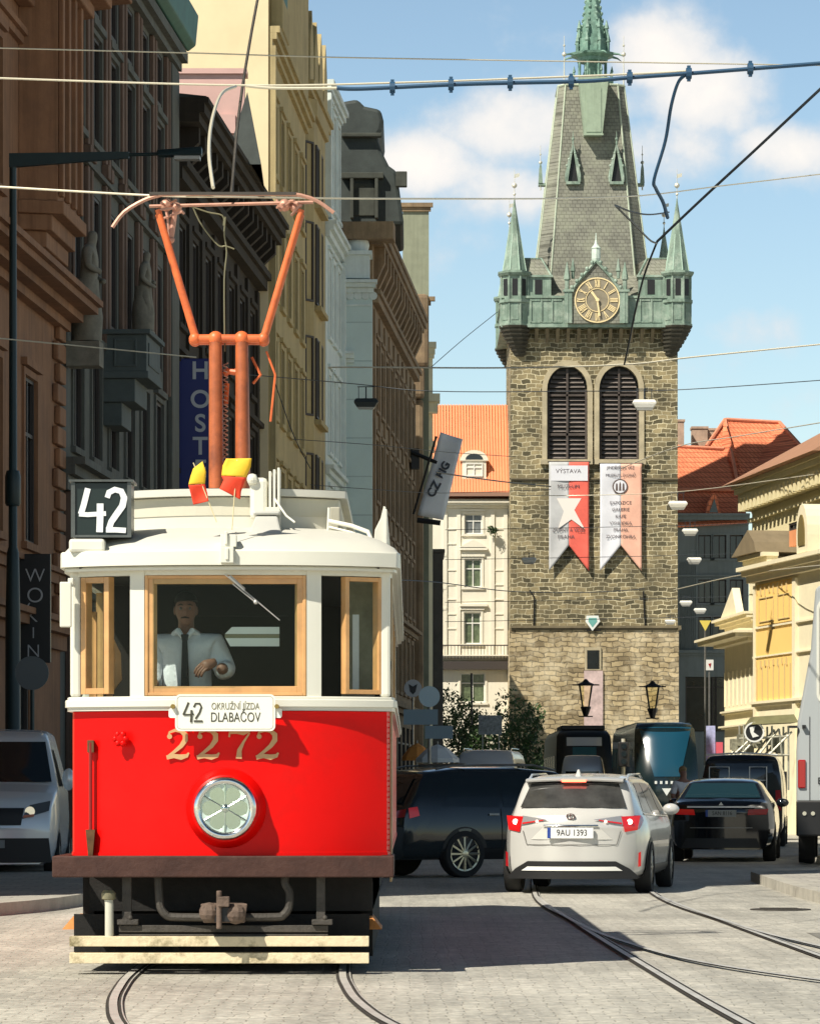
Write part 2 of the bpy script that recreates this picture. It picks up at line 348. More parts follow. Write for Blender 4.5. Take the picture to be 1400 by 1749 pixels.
# ================================================================ GROUND AND RAILS
def ground_mat():
    m = bpy.data.materials.new('granite_setts'); m.use_nodes = True; nt = m.node_tree; b = nt.nodes['Principled BSDF']; b.inputs['Roughness'].default_value = 0.62
    t = N(nt, 'ShaderNodeTexCoord'); nd = N(nt, 'ShaderNodeTexNoise', Scale=1.6, Detail=5.0); LK(nt, t.outputs['Object'], nd.inputs['Vector'])
    sb = N(nt, 'ShaderNodeVectorMath', operation='SUBTRACT'); LK(nt, nd.outputs['Color'], sb.inputs[0]); sb.inputs[1].default_value = (.5,.5,.5)
    sc = N(nt, 'ShaderNodeVectorMath', operation='SCALE'); LK(nt, sb.outputs[0], sc.inputs[0]); sc.inputs['Scale'].default_value = 0.14
    ad = N(nt, 'ShaderNodeVectorMath', operation='ADD'); LK(nt, t.outputs['Object'], ad.inputs[0]); LK(nt, sc.outputs[0], ad.inputs[1])
    br = N(nt, 'ShaderNodeTexBrick'); LK(nt, ad.outputs[0], br.inputs['Vector'])
    br.inputs['Scale'].default_value = 1; br.inputs['Brick Width'].default_value = 0.2; br.inputs['Row Height'].default_value = 0.14; br.inputs['Mortar Size'].default_value = 0.009
    br.inputs['Mortar Smooth'].default_value = 1.0
    br.inputs['Color1'].default_value = (0.60, 0.575, 0.50, 1); br.inputs['Color2'].default_value = (0.49, 0.475, 0.42, 1); br.inputs['Mortar'].default_value = (0.37, 0.355, 0.30, 1)
    n1 = N(nt, 'ShaderNodeTexNoise', Scale=0.35, Detail=10.0, Roughness=0.72); LK(nt, t.outputs['Object'], n1.inputs['Vector'])
    rp = N(nt, 'ShaderNodeMapRange'); rp.inputs['From Min'].default_value = 0.3; rp.inputs['From Max'].default_value = 0.7; rp.inputs['To Min'].default_value = 0.62; rp.inputs['To Max'].default_value = 1.15; LK(nt, n1.outputs['Fac'], rp.inputs['Value'])
    mp = N(nt, 'ShaderNodeMapping'); mp.inputs['Scale'].default_value = (2.2, 0.12, 1); LK(nt, t.outputs['Object'], mp.inputs[0])
    n2 = N(nt, 'ShaderNodeTexNoise', Scale=1.0, Detail=6.0, Roughness=0.7); LK(nt, mp.outputs[0], n2.inputs['Vector'])
    r2 = N(nt, 'ShaderNodeMapRange'); r2.inputs['From Min'].default_value = 0.4; r2.inputs['From Max'].default_value = 0.7; r2.inputs['To Min'].default_value = 1.05; r2.inputs['To Max'].default_value = 0.72; LK(nt, n2.outputs['Fac'], r2.inputs['Value'])
    n3 = N(nt, 'ShaderNodeTexNoise', Scale=14.0, Detail=3.0, Roughness=0.6); LK(nt, t.outputs['Object'], n3.inputs['Vector'])
    r3 = N(nt, 'ShaderNodeMapRange'); r3.inputs['From Min'].default_value = 0.3; r3.inputs['From Max'].default_value = 0.7; r3.inputs['To Min'].default_value = 0.66; r3.inputs['To Max'].default_value = 1.2; LK(nt, n3.outputs['Fac'], r3.inputs['Value'])
    v = MATH(nt, 'MULTIPLY', MATH(nt, 'MULTIPLY', rp.outputs[0], r2.outputs[0]), r3.outputs[0])
    hs = N(nt, 'ShaderNodeHueSaturation'); LK(nt, br.outputs['Color'], hs.inputs['Color']); LK(nt, v, hs.inputs['Value']); LK(nt, hs.outputs[0], b.inputs['Base Color'])
    bp = N(nt, 'ShaderNodeBump'); bp.inputs['Strength'].default_value = 0.45; bp.inputs['Distance'].default_value = 0.012
    LK(nt, MATH(nt, 'ADD', MATH(nt, 'MULTIPLY', br.outputs['Fac'], -0.6), MATH(nt, 'MULTIPLY', n3.outputs['Fac'], 1.5)), bp.inputs['Height']); LK(nt, bp.outputs[0], b.inputs['Normal'])
    return m
M['ground'] = ground_mat()
g = MB().add([(-900, -300, 0), (900, -300, 0), (900, 2500, 0), (-900, 2500, 0)], [(0,1,2,3)])
tag(g.build('ground', M['ground']), kind='structure')
M['slab'] = brickmat('track_slabs', (0.56, 0.53, 0.45), (0.48, 0.455, 0.39), (0.13, 0.12, 0.10), 1.2, 0.62, 0.016, var=0.22, vscale=0.8, rough=0.6, bump=0.3, axis='xy', dirt=(0.22,0.2,0.16), damt=0.5, dscale=1.2)
M['groove'] = mat('rail_groove_dirt', (0.035, 0.03, 0.025), 0.9, var=0.4, vscale=6)
M['pavement'] = brickmat('pavement_mosaic', (0.42, 0.40, 0.35), (0.34, 0.32, 0.29), (0.2, 0.19, 0.17), 0.4, 0.4, 0.01, var=0.2, axis='xy', bump=0.2)
M['kerb'] = mat('granite_kerb', (0.40, 0.38, 0.33), 0.8, var=0.25, vscale=4, bump=0.3)
def cr(pts, n=8):   # catmull-rom in plan
    o = []; P = [pts[0]] + list(pts) + [pts[-1]]
    for i in range(1, len(P)-2):
        for k in range(n):
            t = k/n; a, b, c, d = P[i-1], P[i], P[i+1], P[i+2]
            o.append(tuple(0.5*((2*b[j]) + (-a[j]+c[j])*t + (2*a[j]-5*b[j]+4*c[j]-d[j])*t*t + (-a[j]+3*b[j]-3*c[j]+d[j])*t**3) for j in range(len(b))))
    o.append(tuple(pts[-1])); return o
def strip(mb, pts, o0, o1, z, zb=None):
    P = []
    for i, p in enumerate(pts):
        a = Vector(pts[max(i-1,0)]); b = Vector(pts[min(i+1,len(pts)-1)]); d = (b-a).normalized(); n = Vector((d.y, -d.x)); q = Vector(p)
        P.append([(q.x+n.x*o0, q.y+n.y*o0, z), (q.x+n.x*o1, q.y+n.y*o1, z)])
    mb.grid(P); return mb
track_l = cr([(2.6, 7.0), (0.75, 11.0), (-0.30, 15.3), (-0.78, 18.4), (-0.98, 20.2), (-1.10, 22.0), (-1.18, 24.5), (-1.20, 30.0), (-1.15, 45.0), (-1.3, 70.0), (-1.5, 100.0)], 12)
track_r = cr([(3.6, 5.0), (2.75, 12.0), (2.50, 18.9), (2.38, 25.2), (2.28, 33.0), (2.22, 42.0), (3.0, 60.0), (5.1, 90.0), (11.2, 180.0)], 12)
branch = cr([(9.5, 10.0), (5.2, 18.5), (3.1, 24.0), (2.45, 29.0), (2.24, 35.0), (2.2, 41.0)], 12)
def track(pts, label, z, slabs=True):
    t = thing('tram_track', label, 'tram track', (0,0,0))
    if slabs:
        a = MB(); strip(a, pts, -0.62, 0.62, z); strip(a, pts, -1.35, -0.86, z); strip(a, pts, 0.86, 1.35, z)
        a.build('track_slab', M['slab'], t, fix=False)
    for sgn in (-1, 1):
        c = sgn*0.7175
        a = MB(); strip(a, pts, c-(0.05 if label[0] != 't' else 0.028), c+(0.055 if label[0] != 't' else 0.03), z+0.003); a.build('groove', M['groove'], t, fix=False)
        a = MB(); strip(a, pts, c-0.030, c+0.018, z+0.012)
        if label[0] != 't': strip(a, pts, c+0.04, c+0.048, z+0.010)
        a.build('rail', M['railsteel'], t, fix=False)
    return t
track(track_l, 'polished curving tram rails under the red tram', 0.006, slabs=False)
track(track_r, 'straight pair of tram rails running under the white estate car', 0.008, slabs=False)
track(branch, 'thin branching tram rails curving off to the right edge', 0.014, slabs=False)
# patches in the road
M['patch'] = mat('tar_patch', (0.20, 0.195, 0.175), 0.9, var=0.3, vscale=3, bump=0.5, bscale=40)
a = MB()
for pts in ([(3.4,27.5),(4.3,27.2),(4.4,30.5),(3.5,31.0)], [(-3.2,19.6),(-2.7,19.5),(-2.65,22.6),(-3.1,22.8)]):
    a.add([(x,y,0.004) for x,y in pts], [(0,1,2,3)])
tag(a.build('road_patch', M['patch'], fix=False), kind='structure')
for (x, y, lab) in ((3.9, 37.0, 'round iron manhole cover right of the tram rails'),):
    q = MB(); q.lathe([(0.32,0.003),(0.32,0.010),(0.30,0.012)], (x,y,0), 28); 
    for i in range(5): q.box(x-0.2, x+0.2, y-0.2+i*0.1-0.012, y-0.2+i*0.1+0.012, 0.013, 0.018)
    tag(q.build('manhole_cover', M['bufferiron']), lab, 'manhole cover')
pm = mat('asphalt_patch', (0.27, 0.26, 0.235), 0.9, var=0.25, vscale=2.5, bump=0.4, bscale=60)
a = MB(); a.add([(x, y, 0.004) for x, y in [(-2.1, 10), (-1.9, 20), (-2.9, 21.5), (-4.2, 20), (-4.6, 10)]], [(0,1,2,3,4)])

def island(name, outline, label, h=0.13):
    a = MB(); n = len(outline); c = Vector((sum(p[0] for p in outline)/n, sum(p[1] for p in outline)/n))
    inner = [tuple(c + (Vector(p)-c)*0.965) for p in outline]
    k = MB(); k.add([(x,y,0) for x,y in outline]+[(x,y,h) for x,y in outline]+[(x,y,h) for x,y in inner]+[(x,y,0) for x,y in inner],
        [(i,(i+1)%n,n+(i+1)%n,n+i) for i in range(n)] + [(n+i,n+(i+1)%n,2*n+(i+1)%n,2*n+i) for i in range(n)])
    ko = k.build('kerb', M['kerb'])
    tag(ko, kind='structure')
    a.add([(x,y,h-0.002) for x,y in inner], [tuple(range(n))])
    tag(a.build('pavement', M['pavement'], fix=False), kind='structure')
def wpx(o, root):
    bpy.context.view_layer.update(); o.parent = root; o.matrix_parent_inverse = root.matrix_world.inverted(); return o
def crn(pts): return cr(pts, 6)
island('r', crn([(30, 20), (7.0, 24), (4.95, 33.5), (4.55, 40), (4.75, 49)]) + [(6.2, 50.5), (9, 52), (12, 90), (14, 190), (40, 190), (40, 20)], '')
island('l', [(-30, 66)] + [(-30, 30), (-14, 30)] + crn([(-9.0, 30.5), (-5.2, 33), (-3.6, 38.0), (-4.1, 46), (-5.6, 60), (-5.2, 75), (-3.4, 100), (-1.4, 130), (1.4, 168), (4.0, 196)]) + [(-30, 196)], '')

# ================================================================ FACADES
class Fac:
    """vertical facade from plan point A to plan point B; street on the -y side of local space"""
    def __init__(s, A, B):
        s.A = Vector(A); s.B = Vector(B); s.L = (s.B-s.A).length; d = (s.B-s.A)/s.L; s.d = d; s.rz = math.atan2(d.y, d.x)
    def u(s, px, off=0.0):     # distance along the facade seen at photo column px (off = how far proud of the wall)
        n = Vector((s.d.y, -s.d.x)); A = s.A + n*off
        k = (px-700)/FP       # A.x + t dx = k (A.y + t dy)
        return (k*A.y - A.x)/(s.d.x - k*s.d.y)
    def dist(s, u, off=0.0): return (s.A + s.d*u).y - s.d.x*off
    def z(s, py, u, off=0.0): return ZA(py, s.dist(u, off))
    def root(s, name, label, cat='building', group=None):
        s.r = thing(name, label, cat, (s.A.x, s.A.y, 0), s.rz, group); return s.r
WIN = {}
def window_mesh(w, h, style):
    key = (round(w,2), round(h,2), style)
    if key in WIN: return WIN[key]
    f = MB(); t = 0.07
    if style != 'shop':
        f.box(0, t, 0, 0.07, 0, h); f.box(w-t, w, 0, 0.07, 0, h); f.box(t, w-t, 0, 0.07, 0, t); f.box(t, w-t, 0, 0.07, h-t, h)
    if style in ('cross', 'cross_w'):
        f.box(w/2-0.035, w/2+0.035, 0.01, 0.06, t, h-t)
        f.box(t, w/2-0.035, 0.012, 0.058, h*0.66-0.035, h*0.66+0.035); f.box(w/2+0.035, w-t, 0.012, 0.058, h*0.66-0.035, h*0.66+0.035)
    elif style == 'tall':
        f.box(w/2-0.03, w/2+0.03, 0.01, 0.06, t, h-t)
    elif style == 'shop':
        f.box(0, 0.1, 0, 0.07, 0, h); f.box(w-0.1, w, 0, 0.07, 0, h); f.box(0.1, w-0.1, 0, 0.07, h*0.8, h*0.8+0.08)
    p = MB().add([(0.03, 0.075, 0.03), (w-0.03, 0.075, 0.03), (w-0.03, 0.075, h-0.03), (0.03, 0.075, h-0.03)], [(0,1,2,3)])
    WIN[key] = (f, p); return WIN[key]
WCACHE = {}
def add_window(root, u, z, w, h, style, fm, pm, y=0.18, surround=None):
    key = (round(w,2), round(h,2), style, fm, pm)
    if key not in WCACHE:
        f, p = window_mesh(w, h, style)
        o = f.build('window', M[fm], root); q = p.build('pane', M[pm], o, fix=False)
        WCACHE[key] = (o.data, q.data)
    else:
        o = bpy.data.objects.new('window', WCACHE[key][0]); COL.objects.link(o); o.parent = root
        q = bpy.data.objects.new('pane', WCACHE[key][1]); COL.objects.link(q); q.parent = o
    o.location = (u, y, z); return o
def walled(F, h, D, wm, openings, y=0.0, reveal=0.12, extra=None, name='wall'):
    """shell of the building with real openings in its street face"""
    mb = MB(); L = F.L; F.wm = wm
    us = sorted({0.0, L} | {round(o[0],3) for o in openings} | {round(o[0]+o[2],3) for o in openings})
    zs = sorted({0.0, h} | {round(o[1],3) for o in openings} | {round(o[1]+o[3],3) for o in openings})
    us = [u for u in us if -1e-6 <= u <= L+1e-6]; zs = [z for z in zs if 0 <= z <= h]
    for i in range(len(us)-1):
        for j in range(len(zs)-1):
            cu = (us[i]+us[i+1])/2; cz = (zs[j]+zs[j+1])/2
            if any(o[0] < cu < o[0]+o[2] and o[1] < cz < o[1]+o[3] for o in openings): continue
            mb.add([(us[i], y, zs[j]), (us[i+1], y, zs[j]), (us[i+1], y, zs[j+1]), (us[i], y, zs[j+1])], [(0,1,2,3)])
    for o in openings:
        a, z, w, hh = o[:4]
        mb.add([(a,y,z),(a+w,y,z),(a+w,y,z+hh),(a,y,z+hh),(a,y+reveal,z),(a+w,y+reveal,z),(a+w,y+reveal,z+hh),(a,y+reveal,z+hh)], [(0,4,5,1),(1,5,6,2),(2,6,7,3),(3,7,4,0)])
    mb.add([(0,y,0),(0,D,0),(0,D,h),(0,y,h)], [(0,1,2,3)])
    mb.add([(L,y,0),(L,y,h),(L,D,h),(L,D,0)], [(0,1,2,3)])
    mb.add([(0,D,0),(L,D,0),(L,D,h),(0,D,h)], [(0,3,2,1)])
    mb.add([(0,y,h),(L,y,h),(L,D,h),(0,D,h)], [(0,1,2,3)])
    if extra: extra(mb)
    o = mb.build(name, wm, F.r, fix=False)
    return o
def corn(mb, u0, u1, z, steps, ret=0.0):
    """stepped cornice: steps = [(projection, height), ...] from bottom up, starting at z"""
    for (p, hh) in steps:
        mb.box(u0-ret*p, u1+ret*p, -p, 0.05, z, z+hh-0.003); z += hh
def brackets(mb, u0, u1, z, n, w, p, h):
    for i in range(n):
        c = u0 + (u1-u0)*(i+0.5)/n
        mb.prism([(0.0, z), (-p, z+h*0.6), (-p, z+h), (0.0, z+h)], c-w/2, c+w/2, 'x')
def rect_windows(F, cols, rows, style='cross', fm='frame_dark', pm='pane'):
    return [(a, z0, w, z1-z0, style, fm, pm) for (z0, z1) in rows for (a, w) in cols]
def put_windows(F, ops, y=0.03):
    for o in ops:
        if len(o) > 4 and o[4]: add_window(F.r, o[0], o[1], o[2], o[3], o[4], o[5], o[6], y)
SUR = {}
def surrounds(mb, ops, t=0.14, p=0.05, sill=True, head=True):
    p = min(p, 0.05)
    for o in ops:
        w, hh = o[2], o[3]; key = (round(w,2), round(hh,2), t, p, sill, head, F.wm.name)
        if key not in SUR:
            q = MB(); q.box(-t, -0.005, -p, 0.05, 0, hh+t); q.box(w+0.005, w+t, -p, 0.05, 0, hh+t); q.box(-0.005, w+0.005, -p+0.004, 0.05, hh+0.005, hh+t-0.005)
            if sill: q.box(-t-0.06, w+t+0.06, -p-0.06, 0.05, -0.14, -0.006)
            if head: q.box(-t-0.08, w+t+0.08, -p-0.07, 0.05, hh+t+0.02, hh+t+0.16)
            e = q.build('window_surround', F.wm, F.r); SUR[key] = e.data
        else:
            e = bpy.data.objects.new('window_surround', SUR[key]); COL.objects.link(e); e.parent = F.r
        e.location = (o[0], 0, o[1])
def PIL(t, name, m):
    t.build_split('string_course', m, F.r, 2, 0.3)
def evenly(u0, u1, n, w):
    st = (u1-u0)/n; return [(u0+st*(i+0.5)-w/2, w) for i in range(n)]
M['frame_dark'] = mat('dark_window_frame', (0.05, 0.04, 0.035), 0.6)
M['frame_white'] = mat('white_window_frame', (0.75, 0.74, 0.68), 0.5)
M['terracotta'] = mat('orange_ochre_render', (0.31, 0.155, 0.08), 0.9, var=0.25, vscale=0.8, bump=0.3, streak=0.55, dirt=(0.16,0.09,0.06), dscale=0.9, damt=0.5)
M['greystone'] = mat('grey_weathered_stone', (0.125, 0.13, 0.115), 0.9, var=0.25, vscale=0.7, bump=0.3, streak=0.55, dirt=(0.10,0.085,0.065), dscale=0.6, damt=0.5)
M['pinkstone'] = mat('pinkish_pilaster_stone', (0.175, 0.11, 0.08), 0.9, var=0.25, vscale=0.9, bump=0.3, streak=0.6, dirt=(0.10,0.075,0.055), dscale=0.7, damt=0.4)
M['brownstone'] = mat('shade_darkened_brown_stone', (0.036, 0.027, 0.018), 0.95, var=0.35, vscale=0.8, bump=0.4, streak=0.55, dirt=(0.03,0.024,0.018), dscale=0.5, damt=0.6)  # brown lowered to near black to carry the deep street shade
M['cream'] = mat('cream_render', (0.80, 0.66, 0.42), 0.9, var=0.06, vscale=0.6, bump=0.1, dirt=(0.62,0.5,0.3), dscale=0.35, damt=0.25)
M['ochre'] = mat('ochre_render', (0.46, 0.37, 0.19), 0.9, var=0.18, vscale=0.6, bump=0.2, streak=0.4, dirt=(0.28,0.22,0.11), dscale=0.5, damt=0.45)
M['paleblue'] = mat('pale_blue_render', (0.56, 0.69, 0.68), 0.9, var=0.10, vscale=0.6, bump=0.1, streak=0.15)
M['bluewhite'] = mat('blue_white_trim', (0.66, 0.74, 0.73), 0.85, var=0.15, vscale=1.0, streak=0.2)
M['tan'] = mat('tan_brown_stone', (0.28, 0.20, 0.12), 0.9, var=0.3, vscale=0.9, bump=0.4, streak=0.6, dirt=(0.12,0.08,0.05), dscale=0.8, damt=0.55)
M['slate'] = mat('dark_slate_roof', (0.035, 0.045, 0.042), 0.7, var=0.4, vscale=1.5, bump=0.3)
M['copper'] = mat('green_copper', (0.21, 0.295, 0.235), 0.65, var=0.35, vscale=1.2, bump=0.15, streak=0.7, dirt=(0.43,0.50,0.42), dscale=1.3, damt=0.7)
M['copper_dark'] = mat('dark_copper', (0.03, 0.13, 0.10), 0.6, var=0.3, vscale=1.5)
M['pink'] = mat('pink_render', (0.62, 0.40, 0.36), 0.9, var=0.1, vscale=1, bump=0.1)
M['darkstone'] = mat('dark_shop_stone', (0.06, 0.055, 0.05), 0.8, var=0.3, vscale=1.0, bump=0.2)

def XL(d, off=0.0): return (-11.67 + 0.0667*d + off, d)      # left building line
# ---- B0: house added out of view on the left, placed to shade the far street
F = Fac((-6.6, 35.2), (-6.6, 49.5)); F.root('unseen_shade_house', 'pale ochre house added out of view on the left to shade the street'); L = F.L
ops = [(a, z0, 1.3, 2.1, 'cross', 'frame_dark', 'pane') for a, w in evenly(0.6, L-0.6, 6, 1.3) for z0 in (5.2, 9.2, 13.2, 16.9)] + [(a-0.3, 0.4, 1.9, 3.2, 'shop', 'frame_dark', 'pane') for a, w in evenly(0.6, L-0.6, 6, 1.3)]
walled(F, 20.4, 16, M['ochre'], ops); put_windows(F, ops)
t = MB(); corn(t, 0, L, 4.2, [(0.1,0.2),(0.2,0.15)]); corn(t, 0, L, 20.0, [(0.2,0.3),(0.5,0.3),(0.7,0.2)], 0.0); t.build_split('cornice', M['ochre'], F.r, 2, 0.4)
t = MB(); t.prism([(-0.7,20.81),(3,21.0),(16,21.0),(16,20.4)], 0.0, L, 'x'); t.build('roof', M['slate'], F.r)
# ---- B1: ochre corner building, nearest on the left
F = Fac(XL(50.5), XL(70.2)); F.root('corner_building', 'orange ochre corner building with rusticated quoins at the left edge')
L = F.L; T = 5.0
cols = [(L-4.2-i*3.7, 1.35) for i in range(4)]
rows = [(5.95, 9.1), (12.2, 14.9), (16.0, 18.9), (20.2, 22.6)]
ops = rect_windows(F, cols, rows, 'cross') + [(L-5.8-i*3.7*1, 0.3, 2.3, 3.7, 'shop', 'frame_dark', 'pane') for i in range(3)]
walled(F, 25.0, 14, M['terracotta'], ops); put_windows(F, ops)
surrounds(None, ops[:16])
t = MB()
for k, zz in enumerate([4.75+0.42*i for i in range(14)]):     # quoins at far corner
    w = 0.95 if k % 2 == 0 else 0.7
    t.box(L-w, L+0.02, -0.12, 0.0-0.003, zz, zz+0.36)
t.build('quoins', M['terracotta'], F.r, bevel=0.03)
t = MB(); corn(t, -0.2, L+0.1, 4.05, [(0.12, 0.3), (0.3, 0.18), (0.42, 0.12)]); corn(t, -0.2, L+0.1, 5.35, [(0.1, 0.2), (0.2, 0.1)])
corn(t, -0.2, L+0.12, 10.45, [(0.2, 0.18), (0.45, 0.16), (0.75, 0.14), (0.85, 0.12)]); corn(t, -0.2, L+0.1, 15.2, [(0.1, 0.15), (0.18, 0.12)])
corn(t, -0.2, L+0.1, 24.0, [(0.2, 0.3), (0.6, 0.3), (1.1, 0.3), (1.25, 0.2)])
t.build_split('cornice', M['terracotta'], F.r, 2, 0.4)
# oriel bay above the ledge
b = MB(); z0, z1 = 12.3, 19.6
for (u0, u1) in ((L-4.7, L-1.6),):
    pr = [(u0, 0), (u0+0.25, -0.7), (u1-0.25, -0.7), (u1, 0)]
    b.prism(pr, z0, z1, 'z'); b.prism([(u0-0.08, 0), (u0+0.2, -0.82), (u1-0.2, -0.82), (u1+0.08, 0)], z0-0.25, z0-0.003, 'z')
    for i in range(5):
        k = 1-(i+1)/6; b.prism([(u0+0.1*i, 0), (u0+0.2+0.1*i, -0.72*k), (u1-0.2-0.1*i, -0.72*k), (u1-0.1*i, 0)], z0-0.25-0.3*(i+1), z0-0.253-0.3*i, 'z')
    for i in range(4): b.box(u0+0.28+i*0.72, u0+0.5+i*0.72, -0.8, -0.703, z0+0.1, z1-0.2)
b.build('oriel_bay', M['terracotta'], F.r, bevel=0.02)
w = MB(); w.add([(L-3.9, -0.715, 12.7), (L-2.4, -0.715, 12.7), (L-2.4, -0.715, 14.4), (L-3.9, -0.715, 14.4)], [(0,1,2,3)]); w.build('bay_window', M['pane'], F.r, fix=False)
b = MB(); b.add([(L-1.597, -0.1, 12.7), (L-1.55, -0.1, 12.7), (L-1.55,-0.1,14.4), (L-1.597,-0.1,14.4)], [(0,1,2,3)])
# overhanging top bay at the very top left
b = MB(); b.prism([(L-8, 0), (L-8, -1.5), (L-0.3, -1.5), (L+0.1, 0)], 16.9, 23.9, 'z')
for i in range(4): b.prism([(L-8, 0), (L-8, -1.2+0.3*i), (L-1.0-0.3*i, -1.2+0.3*i), (L-0.5-0.3*i, 0)], 16.9-0.25*(i+1), 16.897-0.25*i, 'z')
b.build('upper_bay', M['terracotta'], F.r, bevel=0.03)

# ---- B2: grey and pink pilastered palace with statues
F = Fac(XL(70.2), XL(87.2)); F.root('pilastered_palace', 'dark grey stone building with tall pilasters, statues and a box balcony'); L = F.L
n = 6; cols = evenly(0.9, L-1.6, n, 1.3)
rows = [(8.3, 10.6), (11.4, 13.9), (15.0, 17.3), (17.8, 19.0)]
gf = [(c[0]-0.1, 0.4, 1.35, 4.4, 'shop', 'frame_dark', 'pane') for c in cols] + [(c[0], 5.5, 1.0, 1.6, 'tall', 'frame_dark', 'pane') for c in cols]
ops = rect_windows(F, cols, rows, 'tall') + gf
walled(F, 19.9, 14, M['greystone'], ops, reveal=0.10); put_windows(F, ops, 0.02)
t = MB(); st = (L-2.5)/n
for i in range(n+1):
    c = 0.9 + st*i
    for dx in (-0.36, 0.12):
        MB().box(c+dx, c+dx+0.26, -0.10, 0.0, 10.9, 14.3).build('pilaster', M['pinkstone'], F.r, bevel=0.02)
        MB().box(c+dx, c+dx+0.26, -0.10, 0.0, 14.745, 19.1).box(c+dx-0.05, c+dx+0.31, -0.16, -0.0, 14.45, 14.74).build('pilaster', M['pinkstone'], F.r, bevel=0.02)
    MB().box(c-0.45, c+0.45, -0.25, 0.0, 5.0, 7.3).build('pier_block', M['pinkstone'], F.r, bevel=0.02)
    MB().box(c-0.3, c+0.3, -0.18, 0, 0.3, 4.6).build('pier', M['pinkstone'], F.r, bevel=0.02)
t = MB(); surrounds(t, [o for o in ops if o[1] in (8.3, 15.0)], 0.12, 0.06)
corn(t, 0.02, L, 4.7, [(0.15, 0.25), (0.35, 0.2), (0.5, 0.12)]); corn(t, 0.02, L, 7.3, [(0.15, 0.3), (0.3, 0.2), (0.5, 0.15)])
corn(t, 0.02, L, 14.32, [(0.12, 0.1)]); corn(t, 0.02, L-0.02, 19.12, [(0.2, 0.2), (0.35, 0.25)])
t.build_split('cornice', M['greystone'], F.r, 2, 0.4)
t = MB(); corner = L-1.0
t.box(L-1.3, L-0.02, -0.14, 0.0, 0.2, 19.1); t.build('corner_pier', M['greystone'], F.r, bevel=0.03)
t = MB(); # copper roof with curved eave end
prof = [(-0.35, 19.6), (-0.55, 19.75), (-0.62, 20.5), (-0.35, 20.75), (-0.05, 21.0), (0.25, 21.6), (0.2, 22.4), (0.6,23.2), (5, 24.5), (14, 24.5), (14, 19.92), (-0.003,19.92)]
t.prism(prof, 0.0, L-0.03, 'x'); t.build('roof', M['copper_dark'], F.r, bevel=0.04)
# box balcony
t = MB(); ub = F.u(253, 1.0); uc = F.u(277, 1.0); bz = F.z(645, ub, 1.0); bt = F.z(562, ub, 1.0)
t.box(ub, uc, -1.0, 0.0, bz, bz+0.15); t.box(ub+0.04, uc-0.04, -0.96, 0.0, bz+0.15, bt-0.1); t.box(ub-0.06, uc+0.06, -1.05, 0, bt-0.1, bt); t.box(ub+0.1, uc-0.3, -0.7, 0, bz-0.5, bz-0.003); t.box(ub+0.2, uc-0.6, -0.4, 0, bz-1.0, bz-0.503)
t.box(ub+0.01, ub+0.037, -0.75, -0.7, bz+0.25, bt-0.2); t.box(ub+0.01, ub+0.037, -0.3, -0.25, bz+0.25, bt-0.2); t.box(ub+0.01, ub+0.037, -0.70, -0.30, bt-0.25, bt-0.2); t.box(ub+0.01, ub+0.037, -0.70, -0.30, bz+0.25, bz+0.3)
t.box(ub+0.3, uc-0.3, -0.985, -0.962, bz+0.3, bt-0.25)
t.build('balcony', mat('dark_grey_balcony_stone', (0.10,0.12,0.115), 0.8, var=0.2, bump=0.2), F.r, bevel=0.02)
B2 = F
# ---- B3: dark brown house with the heavy projecting eaves
F = Fac(XL(87.25, -0.1), XL(107.0, -0.1)); F.root('brown_house', 'dark brown house, its stone deepened for shade, with a heavy overhanging cornice'); L = F.L
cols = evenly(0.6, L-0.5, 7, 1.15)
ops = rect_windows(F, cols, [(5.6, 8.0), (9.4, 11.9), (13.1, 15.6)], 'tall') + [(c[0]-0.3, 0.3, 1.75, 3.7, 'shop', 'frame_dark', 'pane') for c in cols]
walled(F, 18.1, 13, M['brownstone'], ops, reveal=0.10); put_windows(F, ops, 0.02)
t = MB(); surrounds(t, ops[:21], 0.16, 0.12); 
for i in range(8):
    c = 0.6+(L-1.1)/7*i; MB().box(c-0.28, c+0.28, -0.09, 0, 4.9, 16.4).build('pilaster', M['brownstone'], F.r)
corn(t, 0.02, L, 4.3, [(0.2, 0.2), (0.45, 0.2)]); corn(t, 0.02, L, 8.5, [(0.2, 0.15), (0.35, 0.12)]); corn(t, 0.02, L, 12.3, [(0.2,0.15)])
PIL(t, 'pilaster', M['brownstone'])
t = MB(); corn(t, 0.02, L+0.02, 16.5, [(0.3, 0.3), (0.42, 0.2)]); brackets(t, 0.3, L-0.1, 16.95, 16, 0.3, 0.62, 0.95); corn(t, 0.02, L+0.1, 17.9, [(0.72, 0.22), (0.85, 0.25), (0.95, 0.14)])
t.build_split('cornice', M['brownstone'], F.r, 2, 0.4)
t = MB(); t.prism([(-0.9, 18.53), (1.0, 18.75), (13, 18.9), (13, 18.1)], 0.03, L, 'x'); t.build('roof', M['slate'], F.r)
